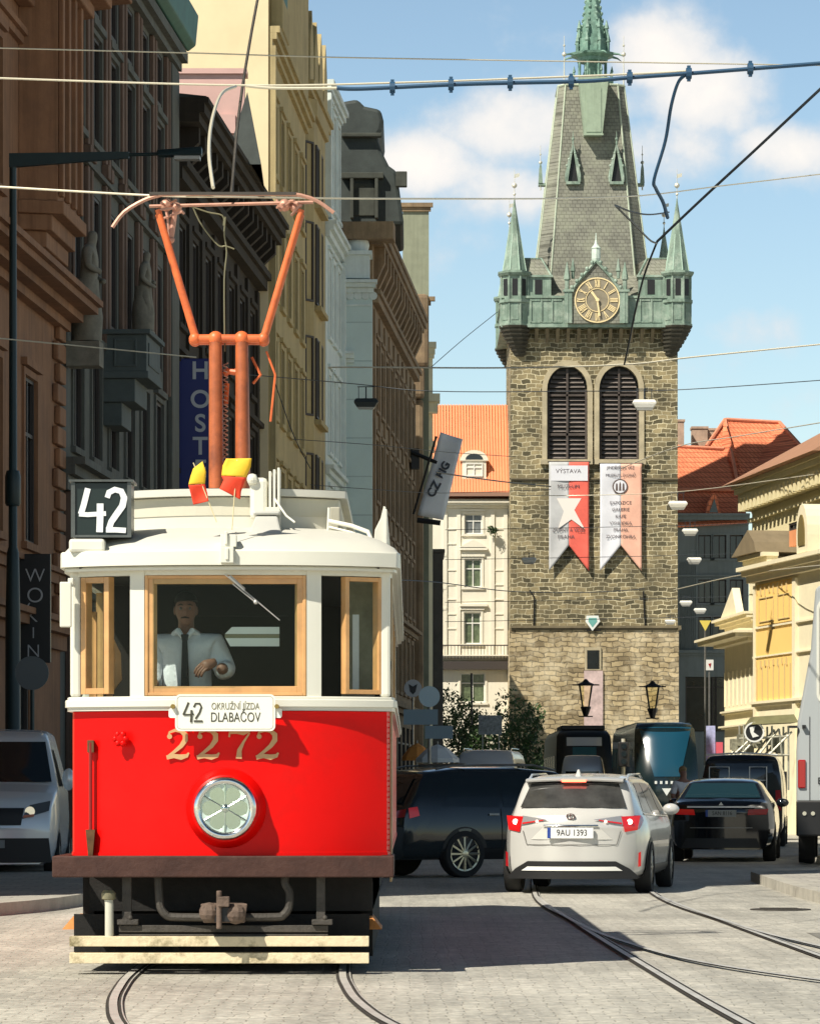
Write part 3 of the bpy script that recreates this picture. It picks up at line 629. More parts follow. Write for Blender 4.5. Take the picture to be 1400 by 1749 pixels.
# pointed dormer and pink fire wall above the eaves
rinv = lambda o: wpx(o, F.r)
dd0 = 96.0; t = MB(); bx = [W(px, 300, dd0).x for px in (383, 421, 446)]
t.add([(bx[0],dd0,18.4),(bx[2],dd0,18.4),(bx[2]-0.1,dd0+5.5,18.4),(bx[0],dd0+5.5,18.4),(bx[1],dd0+0.5,ZA(150,dd0)),(bx[1]-0.3,dd0+4.5,ZA(150,dd0))],[(0,1,4),(1,2,5,4),(2,3,5),(3,0,4,5)]); wpx(t.build('pointed_dormer', M['slate']), F.r)
t = MB(); d3 = 103.0; t.box(XA(300,d3), XA(417,d3), d3, d3+0.6, 18.2, ZA(126,d3)); t.box(XA(300,d3)-0.1, XA(417,d3)+0.08, d3-0.1, d3+0.7, ZA(126,d3)+0.003, ZA(117,d3)); t.box(XA(376,d3),XA(402,d3),d3-0.12,d3-0.003,ZA(228,d3),ZA(196,d3)); wpx(t.build('fire_wall', M['pink']), F.r)

# ---- B4: tall cream house whose blank side wall catches the sun
F = Fac(XL(107.05, 0.22), XL(121.5, -0.05)); F.root('cream_house', 'tall ochre house with a blank sunlit cream side wall'); L = F.L
cols = evenly(0.8, L-0.4, 5, 1.1)
ops = rect_windows(F, cols, [(5.4,7.6),(9.0,11.4),(12.9,15.3),(16.6,19.0),(20.4,22.6)], 'cross') + [(c[0]-0.3, 0.3, 1.7, 3.6, 'shop','frame_dark','pane') for c in cols]
walled(F, 30.5, 16, M['ochre'], ops); put_windows(F, ops)
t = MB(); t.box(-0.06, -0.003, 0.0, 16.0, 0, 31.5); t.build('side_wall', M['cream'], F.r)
t = MB(); surrounds(t, ops[:25], 0.15, 0.09); corn(t, 0, L, 4.4, [(0.2,0.2),(0.4,0.15)]); corn(t, 0, L, 24.0, [(0.12,0.2),(0.25,0.2),(0.35,0.2)]); corn(t, 0, L, 30.2, [(0.3,0.25),(0.5,0.2)])
t.box(0.0, 0.35, -0.22, 0, 0, 24.0); t.build_split('cornice', M['ochre'], F.r, 2, 0.4)
t = MB(); t.box(1.0, L-0.5, -0.15, 0.0, 24.6, 30.6); t.box(0.5, 3.0, -0.4, 0.0, 24.61, 25.6); t.build('gable', M['ochre'], F.r, bevel=0.05)
t = MB(); t.box(1.1, 4.6, -0.2, -0.16, 25.8, 30.4); t.build('attic_glazing', M['copper_dark'], F.r)
t = MB(); t.prism([(-0.5,30.6),(6,36),(16,36),(16,30.6)], 0.1, L, 'x'); t.build('roof', M['slate'], F.r)
# B4b : ochre house with bay and gabled attic
F = Fac(XL(121.55, -0.55), XL(129.8, -0.6)); F.root('gabled_ochre_house', 'narrow ochre house with a long window bay and small attic gables'); L = F.L
ops = []
walled(F, 25.6, 14, M['ochre'], ops)
t = MB(); z0 = 4.8
pr = [(0.5, 0), (1.6, -0.65), (L-2.0, -0.65), (L-0.7, 0)]
t.prism(pr, z0, 24.9, 'z'); t.prism([(0.3, 0), (1.5, -0.78), (L-1.9, -0.78), (L-0.5, 0)], 24.9, 25.5, 'z'); t.build('bay', M['ochre'], F.r, bevel=0.03)
for zz in (6.2, 10.3, 14.4, 18.4, 22.0):
    hh = 2.8 if zz < 22 else 2.0
    for uu in (2.0, 3.6):
        o = add_window(F.r, uu, zz, 0.9, hh, 'tall', 'frame_dark', 'pane', -0.73)
    q = MB().box(1.85, 4.7, -0.9, -0.653, zz-0.25, zz-0.08).box(2.95, 3.5, -0.76, -0.653, zz, zz+hh); q.build('window_sill', M['ochre'], F.r)
    w = bpy.data.objects.new('window', WCACHE[(0.9, round(hh,2), 'tall', 'frame_dark', 'pane')][0]); COL.objects.link(w); w.parent = F.r
    an = math.atan2(-0.65, 1.1); w.location = (0.72, -0.21, zz); w.rotation_euler = (0,0,an)
t = MB(); corn(t, 0, L, 25.5, [(0.7,0.2),(0.8,0.2)])
for k in range(4): t.prism([(0.6+k*1.9, 25.9), (2.3+k*1.9, 25.9), (2.0+k*1.9, 27.6), (1.45+k*1.9, 28.6), (0.9+k*1.9, 27.6)], -0.6, 0.3, 'y')
t.build('attic_gable', M['ochre'], F.r)
t = MB(); t.prism([(0.3,25.9),(1.5,28.5),(14,29),(14,25.9)], 0.1, L, 'x'); t.build('roof', M['slate'], F.r)
# ---- B5 + B6 pale blue house
F = Fac(XL(129.85, -0.1), XL(136.4, -0.1)); F.root('white_blue_house', 'narrow blue white stucco house with ornate window heads'); L = F.L
cols = evenly(0.5, L-0.3, 3, 0.95)
ops = rect_windows(F, cols, [(5.5,8.2),(9.6,12.4),(13.9,16.8),(18.2,21.2),(23.2,26.8)], 'tall', 'frame_white') 
walled(F, 27.6, 12, M['bluewhite'], ops); put_windows(F, ops)
t = MB(); surrounds(t, ops, 0.2, 0.14); corn(t, 0, L, 21.8, [(0.15,0.25),(0.3,0.2),(0.4,0.15)]); corn(t, 0, L, 27.2, [(0.2,0.2),(0.3,0.2)]); corn(t, 0, L, 13.0, [(0.15,0.2),(0.3,0.15)])
t.box(0.0, 0.5, -0.2, 0, 22.5, 27.1); t.box(L-0.5, L, -0.2, 0, 5, 21.7); t.build_split('cornice', M['bluewhite'], F.r, 2, 0.4)
F = Fac((XA(578, 136.6), 136.6), (XA(635.5, 136.6), 136.6)); F.root('pale_blue_house', 'flat pale blue house wall with a moulded panel near its top'); L = F.L
h = ZA(430, 136.6)
M['bluewall'] = brickmat('pale_blue_scored_render', (0.60, 0.73, 0.72), (0.58, 0.71, 0.70), (0.45, 0.56, 0.56), 12.0, 1.5, 0.03, var=0.07, vscale=0.7, bump=0.2)
walled(F, h-1.5, 7, M['bluewall'], [])
t = MB(); za = ZA(505, 136.6); corn(t, 0, L, h-1.6, [(0.15, 0.2), (0.35,0.15),(0.5,0.12)], 0.4); t.box(0.15, L-0.1, -0.25, 1.0, h-1.05, h-0.15); t.box(0.0, L, -0.4, 1.2, h-0.15, h)
t.box(0.12, 0.3, -0.06, 0, 4, h-1.7); 
for i in range(4): t.lathe([(0.16,-0.03),(0.16,0.03)], (0.45+i*0.3, -0.03, za), 10, 'y')
t.box(0.1, L-0.05, -0.05, 0, za-0.4, za-0.32); t.box(0.1, L-0.05, -0.05, 0, za+0.32, za+0.4)
zb = ZA(620, 136.6); corn(t, -0.5, 0.6, zb, [(0.2,0.15),(0.45,0.15),(0.6,0.1)])
t.build_split('cornice', M['bluewhite'], F.r, 2, 0.4)
t = MB(); t.sphere((0.75, 0.3, h+0.3), 0.45, 0.3, 0.42); t.sphere((0.45, 0.3, h+0.15), 0.25); t.build('shell_ornament', M['bluewhite'], F.r, smooth=True)
# ---- B7 brown palace with bracketed cornice and dark mansard turret
A7 = (XA(636, 137.6), 137.6); B7p = (0.2, 164)
F = Fac(A7, B7p); F.root('bracketed_palace', 'tan brown stone palace with bracketed eaves and a dark domed turret'); L = F.L
cols = evenly(0.6, L-0.4, 9, 1.2)
ops = rect_windows(F, cols, [(5.6,8.0),(9.2,11.6),(12.8,15.2),(16.4,19.0)], 'cross') + [(c[0]-0.4, 0.3, 2.0, 3.8, 'shop','frame_dark','pane') for c in cols]
walled(F, 23.3, 14, M['tan'], ops); put_windows(F, ops)
t = MB(); surrounds(t, ops[:36], 0.2, 0.14)
for i in range(10):
    c = 0.6+(L-1.0)/9*i; MB().box(c-0.25, c+0.25, -0.08, 0, 8.7, 20.2).build('pilaster', M['tan'], F.r)
corn(t, 0.02, L, 4.6, [(0.3,0.2),(0.5,0.2)]); corn(t, 0.02, L, 8.3, [(0.2,0.2),(0.4,0.15)]); t.build_split('cornice', M['tan'], F.r, 2, 0.4)
t = MB(); corn(t, -0.0, L, 20.4, [(0.25,0.3),(0.35,0.2)], 1.0); brackets(t, 0.2, L-0.2, 21.2, 15, 0.5, 0.42, 1.5); corn(t, 0, L, 22.7, [(0.45,0.2),(0.55,0.3),(0.62,0.2)], 1.0)
t.box(-1.3, -0.0, -0.9, 5.0, 22.72, 23.38)
t.build_split('cornice', M['tan'], F.r, 2, 0.4)
# mansard turret: silhouette in X-Z at d ~ 141, real depth
t = MB(); d = 140.0
sil = [(572,384),(572,240),(576,182),(588,172),(610,168),(622,180),(650,186),(655,205),(652,222),(644,234),(652,258),(664,282),(678,292),(690,384)]
Pw = [(W(px,py,d).x, W(px,py,d).z) for px,py in sil]
t.prism(Pw, d, d+7, 'y'); o = t.build('turret', M['slate'], F.r, bevel=0.15); o.matrix_parent_inverse = F.r.matrix_world.inverted() if False else Matrix.Identity(4)
bpy.context.view_layer.update()
o.matrix_parent_inverse = F.r.matrix_world.inverted()
t = MB(); 
for (x0,x1,y0,y1) in ((604,640,312,368),): 
    a = W(x0,y1,d-0.1); b = W(x1,y0,d-0.1); t.box(a.x, b.x, d-0.08, d-0.02, a.z, b.z)
for (x0,x1,y0,y1) in ((583,655,294,304),(583,652,226,233),(676,695,292,318),(598,604,304,372),(640,646,304,372)):
    a = W(x0,y1,d-0.3); b = W(x1,y0,d-0.3); t.box(a.x, b.x, d-0.32, d-0.001, a.z, b.z)
for o in t.build_split('turret_moulding', mat('sooty_green_stone', (0.05,0.055,0.045), 0.85, var=0.4), F.r, 2, 0.3, bevel=0.04): o.matrix_parent_inverse = F.r.matrix_world.inverted()
# ---- B8 grey green block, B9 end house
F = Fac((-0.35, 168.0), (-0.30+1.2, 168.0)); F.root('grey_green_block', 'narrow grey green block rising above the brown palace'); L = F.L
walled(F, 29.4, 9, mat('grey_green_render', (0.26,0.28,0.20), 0.9, var=0.15, streak=0.3), [])
t = MB(); corn(t, 0, L, 29.0, [(0.1,0.2),(0.2,0.2)], 1.0); corn(t, 0, L, 24.5, [(0.1,0.2),(0.3,0.2)], 1.0); t.build_split('cornice', M['tan'], F.r, 2, 0.4)
t = MB(); t.box(0.02, L+0.0, -0.6, 0.0, 21.5, 25.0); t.box(0.0, L-0.2, -0.8, 0.0, 20.0, 21.497); t.box(-0.6, L-0.25, -0.5, 0.0, 0, 19.997); t.build('oriel_bay', M['tan'], F.r, bevel=0.2)
F = Fac((0.15, 178), (1.15, 178)); F.root('end_house', 'small cream house corner with stacked cornices at the street end'); L = F.L
M['creamwhite'] = mat('pale_cream_render', (0.78, 0.71, 0.52), 0.9, var=0.08, vscale=0.7, bump=0.1, streak=0.2)
walled(F, 23.4, 8, M['creamwhite'], [])
t = MB(); corn(t, 0, L, 23.2, [(0.2,0.2),(0.3,0.3),(0.45,0.3)], 0.4); corn(t, 0, L, 18.4, [(0.2,0.3),(0.35,0.3)], 0.4); corn(t, 0, L, 20.4, [(0.9,0.5),(1.2,0.4)], 0.3); t.build_split('cornice', M['creamwhite'], F.r, 2, 0.4)
t = MB(); t.box(-0.5, 1.6, 8.1, 14, 0, 13.9); t.box(-0.5, 1.7, 8.0, 14.1, 13.903, 14.1); t.box(-9.0, 0.42, 20, 26.3, 0, 17.0); t.build('annexe_and_shade_block', M['darkstone'], F.r, bevel=0.05)  # hidden rear block is sized to cast the slanting shade on the tower
# ================================================================ END OF STREET
def wp(o, root):
    bpy.context.view_layer.update(); o.parent = root; o.matrix_parent_inverse = root.matrix_world.inverted(); return o
def rooftile(name, c, c2, w=0.28, h=0.36, axis='xz'):
    return brickmat(name, c, c2, (c[0]*0.5, c[1]*0.42, c[2]*0.4), w, h, 0.03, var=0.16, vscale=0.5, rough=0.85, bump=0.7, axis=axis, dirt=(c[0]*0.6, c[1]*0.55, c[2]*0.5), damt=0.35, dscale=0.8, bdist=0.05)
M['tile'] = rooftile('orange_roof_tiles', (0.74, 0.235, 0.10), (0.62, 0.17, 0.07))
M['tile2'] = rooftile('lifted_orange_roof_tiles', (0.85, 0.27, 0.13), (0.74, 0.21, 0.10))  # tile colour lifted to make up for the tower's shadow on this roof
def standing_tile():
    m = mat('ribbed_orange_tiles', (0.74, 0.235, 0.10), 0.85, var=0.15, vscale=0.8, dirt=(0.5,0.15,0.08), damt=0.4)
    return m
M['ribtile'] = standing_tile()
# ---- white rococo house left of the tower
D0 = 214.0
F = Fac((XA(728, D0), D0), (XA(874, D0), D0)); F.root('white_town_house', 'white town house with a steep orange roof beside the tower'); L = F.L
M['whitewall'] = mat('white_cream_render', (0.80, 0.75, 0.62), 0.9, var=0.05, vscale=0.8, bump=0.1, streak=0.12)
def U(px): return XA(px, D0) - XA(728, D0)
def Z(py): return ZA(py, D0)
def o_(x0, x1, y0, y1, st='cross_w', fm='frame_white', pm='pane_green'): return (U(x0), Z(y1), U(x1)-U(x0), Z(y0)-Z(y1), st, fm, pm)
ops = [o_(793,823,878,912,'cross_w','frame_white','pane_curtain'), o_(793,822,955,1003), o_(792,821,1046,1100), o_(786,828,1150,1200), o_(735,756,955,1003), o_(735,756,1046,1100)]
walled(F, Z(852), 12, M['whitewall'], ops); put_windows(F, ops, 0.12)
t = MB(); surrounds(t, ops, 0.13, 0.07, True, True)
corn(t, 0, L, Z(868), [(0.15,0.15),(0.4,0.15),(0.55,0.12)]); corn(t, 0, L, Z(1128), [(0.15,0.12),(0.5,0.12),(0.6,0.08)])
for px in (757, 780, 838, 860): t.box(U(px), U(px)+0.22, -0.09, 0.0, Z(1122), Z(872))
for py in (975, 1000, 1025, 1050, 1075, 905, 930):
    for (a, b) in ((760, 778), (842, 859)): t.box(U(a), U(b), -0.05, 0.0, Z(py), Z(py)+0.07)
t.prism([(U(785),Z(935)),(U(830),Z(935)),(U(822),Z(929)),(U(808),Z(922)),(U(794),Z(929))], -0.28, 0.0, 'y')
t.box(U(785), U(832), -0.25, 0, Z(940), Z(936))
t.box(U(785), U(832), -0.22, 0, Z(1036), Z(1032))
t.build_split('cornice', M['whitewall'], F.r, 2, 0.4)
t = MB(); t.box(0.0, L, -0.5, 0.0, Z(1144), Z(1130)); 
for i in range(26): t.box(0.1+i*0.2, 0.13+i*0.2, -0.55, -0.52, Z(1126), Z(1104))
t.box(0.0, L, -0.57, -0.5, Z(1104), Z(1102)); t.build('balcony', M['frame_dark'], F.r)
t = MB(); e0 = Z(842); rz = Z(682)
t.add([(-0.2,-0.62,e0),(L+0.05,-0.62,e0),(L+0.05,3.2,rz),(-0.2,3.2,rz),(-0.2,9,e0),(L+0.05,9,e0)], [(0,1,2,3),(3,2,5,4),(0,3,4),(1,5,2),(0,4,5,1)])
ro = t.build('roof', M['ribtile'], F.r, fix=False)
t = MB()
nr = 30
for i in range(nr):
    x = -0.1+(L+0.1)*i/nr; t.hexa([(x,-0.66,e0),(x+0.07,-0.66,e0),(x+0.07,-0.58,e0),(x,-0.58,e0)], [(x,3.14,rz+0.05),(x+0.07,3.14,rz+0.05),(x+0.07,3.24,rz),(x,3.24,rz)])
t.build('tile_ribs', mat('pale_orange_tile_ribs', (0.80, 0.34, 0.17), 0.85, var=0.1), ro)
t = MB(); t.box(-0.3, L+0.1, -0.75, -0.5, e0-0.25, e0-0.02); t.build('gutter', mat('brown_gutter', (0.30,0.17,0.12), 0.7), ro)
# dormer
t = MB(); a, b = U(789), U(830); 
t.box(a, b, -0.05, 2.6, Z(818), Z(787)); t.prism([(a-0.12, Z(787)), (b+0.12, Z(787))] + [(p[0], p[1]) for p in arc((a+b)/2, Z(787), (b-a)/2+0.12, Z(769)-Z(787), 0, 180, 12)][1:-1], -0.15, 2.6, 'y'); dm = t.build('dormer', M['whitewall'], F.r)
t = MB(); t.prism([(p[0], p[1]) for p in arc((a+b)/2, Z(785), (b-a)/2-0.2, Z(775)-Z(785), 0, 180, 10)], -0.17, -0.152, 'y'); t.build('lunette', M['pane'], dm)
wo = add_window(F.r, a+0.2, Z(814), (b-a)-0.4, Z(791)-Z(814), 'cross_w', 'frame_white', 'pane_curtain', -0.12)
# window box plants
def leafblob(name, label, cat, c, rx, ry, rz, n, size, mt='leaf', parent=None, trunk=None, seed=1, clump=9):
    rnd = random.Random(seed); mb = MB()
    cl = [(rnd.uniform(-1,1), rnd.uniform(-1,1), rnd.uniform(-1,1), rnd.uniform(0.35,0.6)) for _ in range(clump)]
    k = 0
    while k < n:
        q = cl[rnd.randrange(clump)]; v = Vector((rnd.gauss(0,1), rnd.gauss(0,1), rnd.gauss(0,1))).normalized()*q[3]*rnd.uniform(0.6,1.05)
        p = Vector((q[0]*0.62+v.x, q[1]*0.62+v.y, q[2]*0.62+v.z)); k += 1
        p = Vector((c[0]+p.x*rx, c[1]+p.y*ry, c[2]+p.z*rz)); s = size*rnd.uniform(0.6,1.3)
        a = Vector((rnd.gauss(0,1), rnd.gauss(0,1), rnd.gauss(0,1))).normalized(); b2 = a.cross(Vector((rnd.gauss(0,1), rnd.gauss(0,1), rnd.gauss(0,1)))).normalized()
        mb.add([p-a*s, p+b2*s*0.45, p+a*s, p-b2*s*0.45], [(0,1,2,3)])
    return mb.build(name, M[mt], parent, fix=False)
c = W(841, 907, D0-0.5); o = leafblob('window_plants', '', '', c, 0.42, 0.25, 0.3, 500, 0.06, seed=3); tag(o, 'dark green plants in the top window box of the white house', 'plant')

# ---- the tower
DT = 210.0; S = FP/DT
tx = XA(1014.5, DT)
T = thing('clock_tower', 'tall square stone Gothic bell tower with steep slate spire and green copper gallery', 'tower', (tx, DT, 0))
def X(px): return (px-1014.5)/S
def Z(py): return CH+(HZ-py)/S
M['towerstone'] = brickmat('tower_sandstone', (0.34, 0.275, 0.15), (0.085, 0.073, 0.040), (0.60, 0.53, 0.35), 0.54, 0.27, 0.026, var=0.4, vscale=0.55, rough=0.95, bump=0.8, distort=0.4, dirt=(0.06,0.055,0.035), damt=0.75, dscale=0.4, bdist=0.05)
M['towerbase'] = brickmat('tower_rubble_base', (0.52, 0.41, 0.235), (0.24, 0.185, 0.105), (0.15, 0.12, 0.07), 0.68, 0.29, 0.028, var=0.35, vscale=0.5, rough=0.95, bump=0.9, distort=0.55, dirt=(0.74,0.66,0.48), damt=0.6, dscale=0.5, bdist=0.08)
M['towerslate'] = brickmat('spire_slates', (0.235, 0.235, 0.195), (0.19, 0.19, 0.158), (0.11, 0.11, 0.088), 0.3, 0.22, 0.02, var=0.25, vscale=0.6, rough=0.8, bump=0.4, dirt=(0.29,0.31,0.22), damt=0.5, dscale=0.6)
hw = 142.5/S; dp = 2*hw
zs = Z(1073)
mb = MB(); mb.box(-hw-0.06, hw+0.06, -0.06, dp+0.06, 0, zs); mb.build('lower_storey', M['towerbase'], T)
# upper shaft with two real arched openings
mb = MB(); z0, z1 = zs, Z(562)
A = [(X(934), X(1003), Z(785), Z(625)), (X(1023), X(1091), Z(785), Z(627))]
us = [-hw, A[0][0], A[0][1], A[1][0], A[1][1], hw]
zb, zt = A[0][2], Z(625)
def fr(u0,u1,a,b): mb.add([(u0,0,a),(u1,0,a),(u1,0,b),(u0,0,b)], [(0,1,2,3)])
fr(-hw, hw, z0, zb); fr(-hw, hw, zt, z1)
for i in (0, 2, 4): fr(us[i], us[i+1], zb, zt)
for (a, b, c0, d0) in A:
    r = (b-a)/2; cx = (a+b)/2; sp = zt-r*1.15
    pts = [(cx+r*math.cos(R(180-180*k/16)), sp+r*1.15*math.sin(R(180-180*k/16))) for k in range(17)]
    for k in range(16):
        p, q = pts[k], pts[k+1]; mb.add([(p[0],0,p[1]),(q[0],0,q[1]),(q[0],0,zt),(p[0],0,zt)], [(0,1,2,3)]); mb.add([(p[0],0,p[1]),(q[0],0,q[1]),(q[0],0.6,q[1]),(p[0],0.6,p[1])], [(0,3,2,1)])
    mb.add([(a,0,zb),(a,0.6,zb),(a,0.6,sp),(a,0,sp)], [(0,1,2,3)]); mb.add([(b,0,zb),(b,0.6,zb),(b,0.6,sp),(b,0,sp)], [(0,3,2,1)]); mb.add([(a,0,zb),(b,0,zb),(b,0.6,zb),(a,0.6,zb)], [(0,1,2,3)])
mb.add([(-hw,0,z0),(-hw,dp,z0),(-hw,dp,z1),(-hw,0,z1)], [(0,1,2,3)]); mb.add([(hw,0,z0),(hw,dp,z0),(hw,dp,z1),(hw,0,z1)], [(0,3,2,1)]); mb.add([(-hw,dp,z0),(hw,dp,z0),(hw,dp,z1),(-hw,dp,z1)], [(0,3,2,1)]); mb.add([(-hw,0,z1),(hw,0,z1),(hw,dp,z1),(-hw,dp,z1)], [(0,1,2,3)])
mb.build('shaft', M['towerstone'], T, fix=False)
M['trimstone'] = mat('dark_trim_stone', (0.17, 0.14, 0.085), 0.9, var=0.4, vscale=1.2, bump=0.4)
M['palestone'] = mat('pale_trim_stone', (0.42, 0.36, 0.24), 0.9, var=0.3, vscale=1.2, bump=0.3)
M['louvre'] = mat('weathered_louvre_wood', (0.075, 0.06, 0.052), 0.85, var=0.4, vscale=1.0)
for (a, b, c0, d0) in A:
    r = (b-a)/2; cx = (a+b)/2; sp = zt-r*1.15; w = MB()
    w.add([(a,0.59,zb),(b,0.59,zb),(b,0.59,zt),(a,0.59,zt)], [(0,1,2,3)]); w.cur = 1
    ns = 20
    for i in range(ns):
        zz = zb+0.1+(zt-zb-0.3)*i/ns
        k = 1.0 if zz+0.2 < sp else math.sqrt(max(0.03, 1-((zz+0.2-sp)/(r*1.15))**2)); h2 = (r-0.12)*k
        w.hexa([(cx-h2,0.22,zz),(cx+h2,0.22,zz),(cx+h2,0.26,zz),(cx-h2,0.26,zz)], [(cx-h2,0.48,zz+0.2),(cx+h2,0.48,zz+0.2),(cx+h2,0.52,zz+0.2),(cx-h2,0.52,zz+0.2)])
    w.cur = 2
    w.box(cx-0.06, cx+0.06, 0.14, 0.21, zb+0.05, zt-0.15); w.box(a+0.02, a+0.14, 0.14, 0.21, zb+0.05, sp); w.box(b-0.14, b-0.02, 0.14, 0.21, zb+0.05, sp); w.box(a+0.14, b-0.14, 0.14, 0.2, zb+1.45, zb+1.6); w.box(a+0.14, b-0.14, 0.14, 0.2, sp-0.4, sp-0.28)
    w.build('louvred_window', [M['black'], mat('grey_louvre_slats', (0.16,0.135,0.12), 0.8, var=0.5, vscale=1.5), M['louvre']], T)
    s = MB(); n = 16
    for (ri, ro_, y) in ((r+0.0, r+0.3, -0.12),):
        P = [(ri, z) for z in ()]
        for k in range(n):
            a0, a1 = R(180-180*k/n), R(180-180*(k+1)/n)
            q = [(cx+rr*math.cos(t_), sp+rr*1.15*math.sin(t_)) for rr, t_ in ((ri,a0),(ro_,a0),(ro_,a1),(ri,a1))]
            s.prism(q, y, -0.004, 'y')
        s.box(a-0.3, a-0.004, y, -0.004, zb, sp); s.box(b+0.004, b+0.3, y, -0.004, zb, sp)
    s.box(a-0.4, b+0.4, -0.3, -0.004, zb-0.3, zb-0.004); s.build('window_surround', M['palestone'], T)
mb = MB()
corn(mb, -hw, hw, zs-0.12, [(0.12, 0.12), (0.22, 0.14)]); corn(mb, -hw, hw, Z(822), [(0.1, 0.1), (0.18, 0.1)]); corn(mb, -hw, hw, Z(560), [(0.15,0.1),(0.3,0.12)])
mb.box(hw+0.003, hw+0.2, -0.2, dp, zs-0.1, zs+0.14); 
mb.build_split('string_course', M['trimstone'], T, 2, 0.3)
# downpipe & conduit + small details
mb = MB(); mb.path([(X(1100), -0.1, Z(1012)), (X(1098), -0.1, Z(1010)), (X(1101), -0.1, Z(1070))], 0.04); mb.path([(X(925),-0.08,Z(820)),(X(870),-0.08,Z(818))], 0.03); mb.path([(X(911),-0.1,Z(1070)),(X(912),-0.1,Z(1020)),(X(904),-0.1,Z(1008))], 0.04)
mb.box(X(1001), X(1026), -0.18, 0.0, Z(1078), Z(1076)); mb.build('conduit', M['grime'], T)
# slit window and doorway panel
mb = MB(); mb.box(X(998), X(1026), -0.16, -0.063, Z(1145), Z(1106)); mb.build('slit_window_frame', M['palestone'], T)
mb = MB(); mb.box(X(1002), X(1023), -0.17, -0.163, Z(1143), Z(1111)); mb.build('slit_window', M['pane'], T)
mb = MB(); mb.box(X(997), X(1029), -0.2, -0.063, Z(1245), Z(1146)); mb.build('door_panel', mat('pinkish_door_banner', (0.55,0.42,0.40), 0.8, var=0.35, vscale=2), T)
# copper gallery
cop, sl = M['copper'], M['towerslate']
mb = MB(); gp = 0.75; gz0, gz1 = Z(556), Z(512)
mb.box(-hw-0.5, hw+0.5, -gp, dp+gp, gz0, gz1)
mb.box(-hw-0.62, hw+0.62, -gp-0.12, dp+gp+0.12, gz0-0.2, gz0-0.003); mb.box(-hw-0.6, hw+0.6, -gp-0.1, dp+gp+0.1, gz1+0.003, gz1+0.14)
for (a, b) in ((903,958),(1070,1128)):
    for i in range(3):
        u0 = X(a)+ (X(b)-X(a))*i/3; u1 = X(a)+(X(b)-X(a))*(i+1)/3
        mb.box(u0+0.04, u0+0.12, -gp-0.07, -gp-0.003, gz0+0.1, gz1-0.06); mb.box(u0+0.14, u1, -gp-0.05, -gp-0.003, gz1-0.16, gz1-0.08); mb.box(u0+0.14, u1, -gp-0.05, -gp-0.003, gz0+0.08, gz0+0.16)
mb.build('gallery', cop, T)
mb = MB()
for i in range(14):
    x = -hw+0.9 + i*(2*hw-1.8)/13; mb.prism([(-0.05, Z(585)), (-gp+0.1, gz0-0.25), (-0.05, gz0-0.25)], x-0.1, x+0.1, 'x')
mb.build_split('gallery_bracket', M['trimstone'], T, 0, 0.05)
# skirt roof
mb = MB(); k0 = hw+0.1; 
zf0, zf1 = gz1+0.1, Z(462); in0 = X(1090)
mb.hexa([(-hw-0.3,-0.55,zf0),(hw+0.3,-0.55,zf0),(hw+0.3,dp+0.55,zf0),(-hw-0.3,dp+0.55,zf0)], [(-3.0,1.6,zf1),(3.0,1.6,zf1),(3.0,dp-1.6,zf1),(-3.0,dp-1.6,zf1)])
# steep spire: irregular octagon frustum
def octo(hx, ch, z, yc=dp/2):
    return [(-hx+ch,yc-hx,z),(hx-ch,yc-hx,z),(hx,yc-hx+ch,z),(hx,yc+hx-ch,z),(hx-ch,yc+hx,z),(-hx+ch,yc+hx,z),(-hx,yc+hx-ch,z),(-hx,yc-hx+ch,z)]
b0, b1 = octo(3.56, 0.95, Z(492)), octo(2.0, 0.42, Z(127))
mb.add(b0+b1, [(i,(i+1)%8,8+(i+1)%8,8+i) for i in range(8)] + [tuple(range(8,16))])
mb.build('spire_roof', sl, T, fix=True)
mb = MB()
for i in range(8): mb.tube(b0[i], b1[i], 0.055, n=6)
mb.path(b1+[b1[0]], 0.08, 6)
for sx in (-1, 1):
    mb.tube((sx*2.62, 1.78, Z(478)), (sx*4.6, -0.5, zf0+0.05), 0.07, n=6)
mb.build('roof_seams', mat('pale_copper_seam', (0.46,0.52,0.40), 0.6, var=0.2), T)
# copper hood + lantern
mb = MB(); yf = dp/2
mb.hexa([(X(1000),1.62,Z(220)),(X(1031),1.62,Z(220)),(X(1031),4,Z(220)),(X(1000),4,Z(220))], [(X(991),1.62,Z(121)),(X(1042),1.62,Z(121)),(X(1042),4,Z(121)),(X(991),4,Z(121))])
mb.box(X(999)-0.02, X(1032)+0.02, 1.55, 1.617, Z(222), Z(219)); mb.box(X(1003), X(1029), 1.58, 1.615, Z(216), Z(140))
mb.build('copper_hood', mat('pale_green_copper', (0.30,0.38,0.28), 0.6, var=0.15, streak=0.3), T)
mb = MB(); lx = X(1019); 
def reg(r, z, n=8, cx=lx, cy=yf, a=22.5): return [(cx+r*math.cos(R(a+360*i/n)), cy+r*math.sin(R(a+360*i/n)), z) for i in range(n)]
def stack(mb, levels, n=8, cx=lx, cy=yf, a=22.5):
    o = [reg(r, z, n, cx, cy, a) for r, z in levels]; vs = [p for q in o for p in q]; k = len(o)
    mb.add(vs, [(i*n+j, i*n+(j+1)%n, (i+1)*n+(j+1)%n, (i+1)*n+j) for i in range(k-1) for j in range(n)] + [tuple(range(n))[::-1], tuple(range((k-1)*n, k*n))])
stack(mb, [(1.15,Z(128)),(1.15,Z(118)),(1.35,Z(116)),(1.35,Z(112)),(1.0,Z(111)),(0.95,Z(106))])
for i in range(8):
    p = reg(0.86, 0)[i]; mb.tube((p[0],p[1],Z(107)), (p[0],p[1],Z(72)), 0.085, n=6)
stack(mb, [(0.55,Z(107)),(0.55,Z(72))])
stack(mb, [(0.98,Z(76)),(1.0,Z(70)),(1.35,Z(66)),(1.4,Z(62)),(0.9,Z(61))])
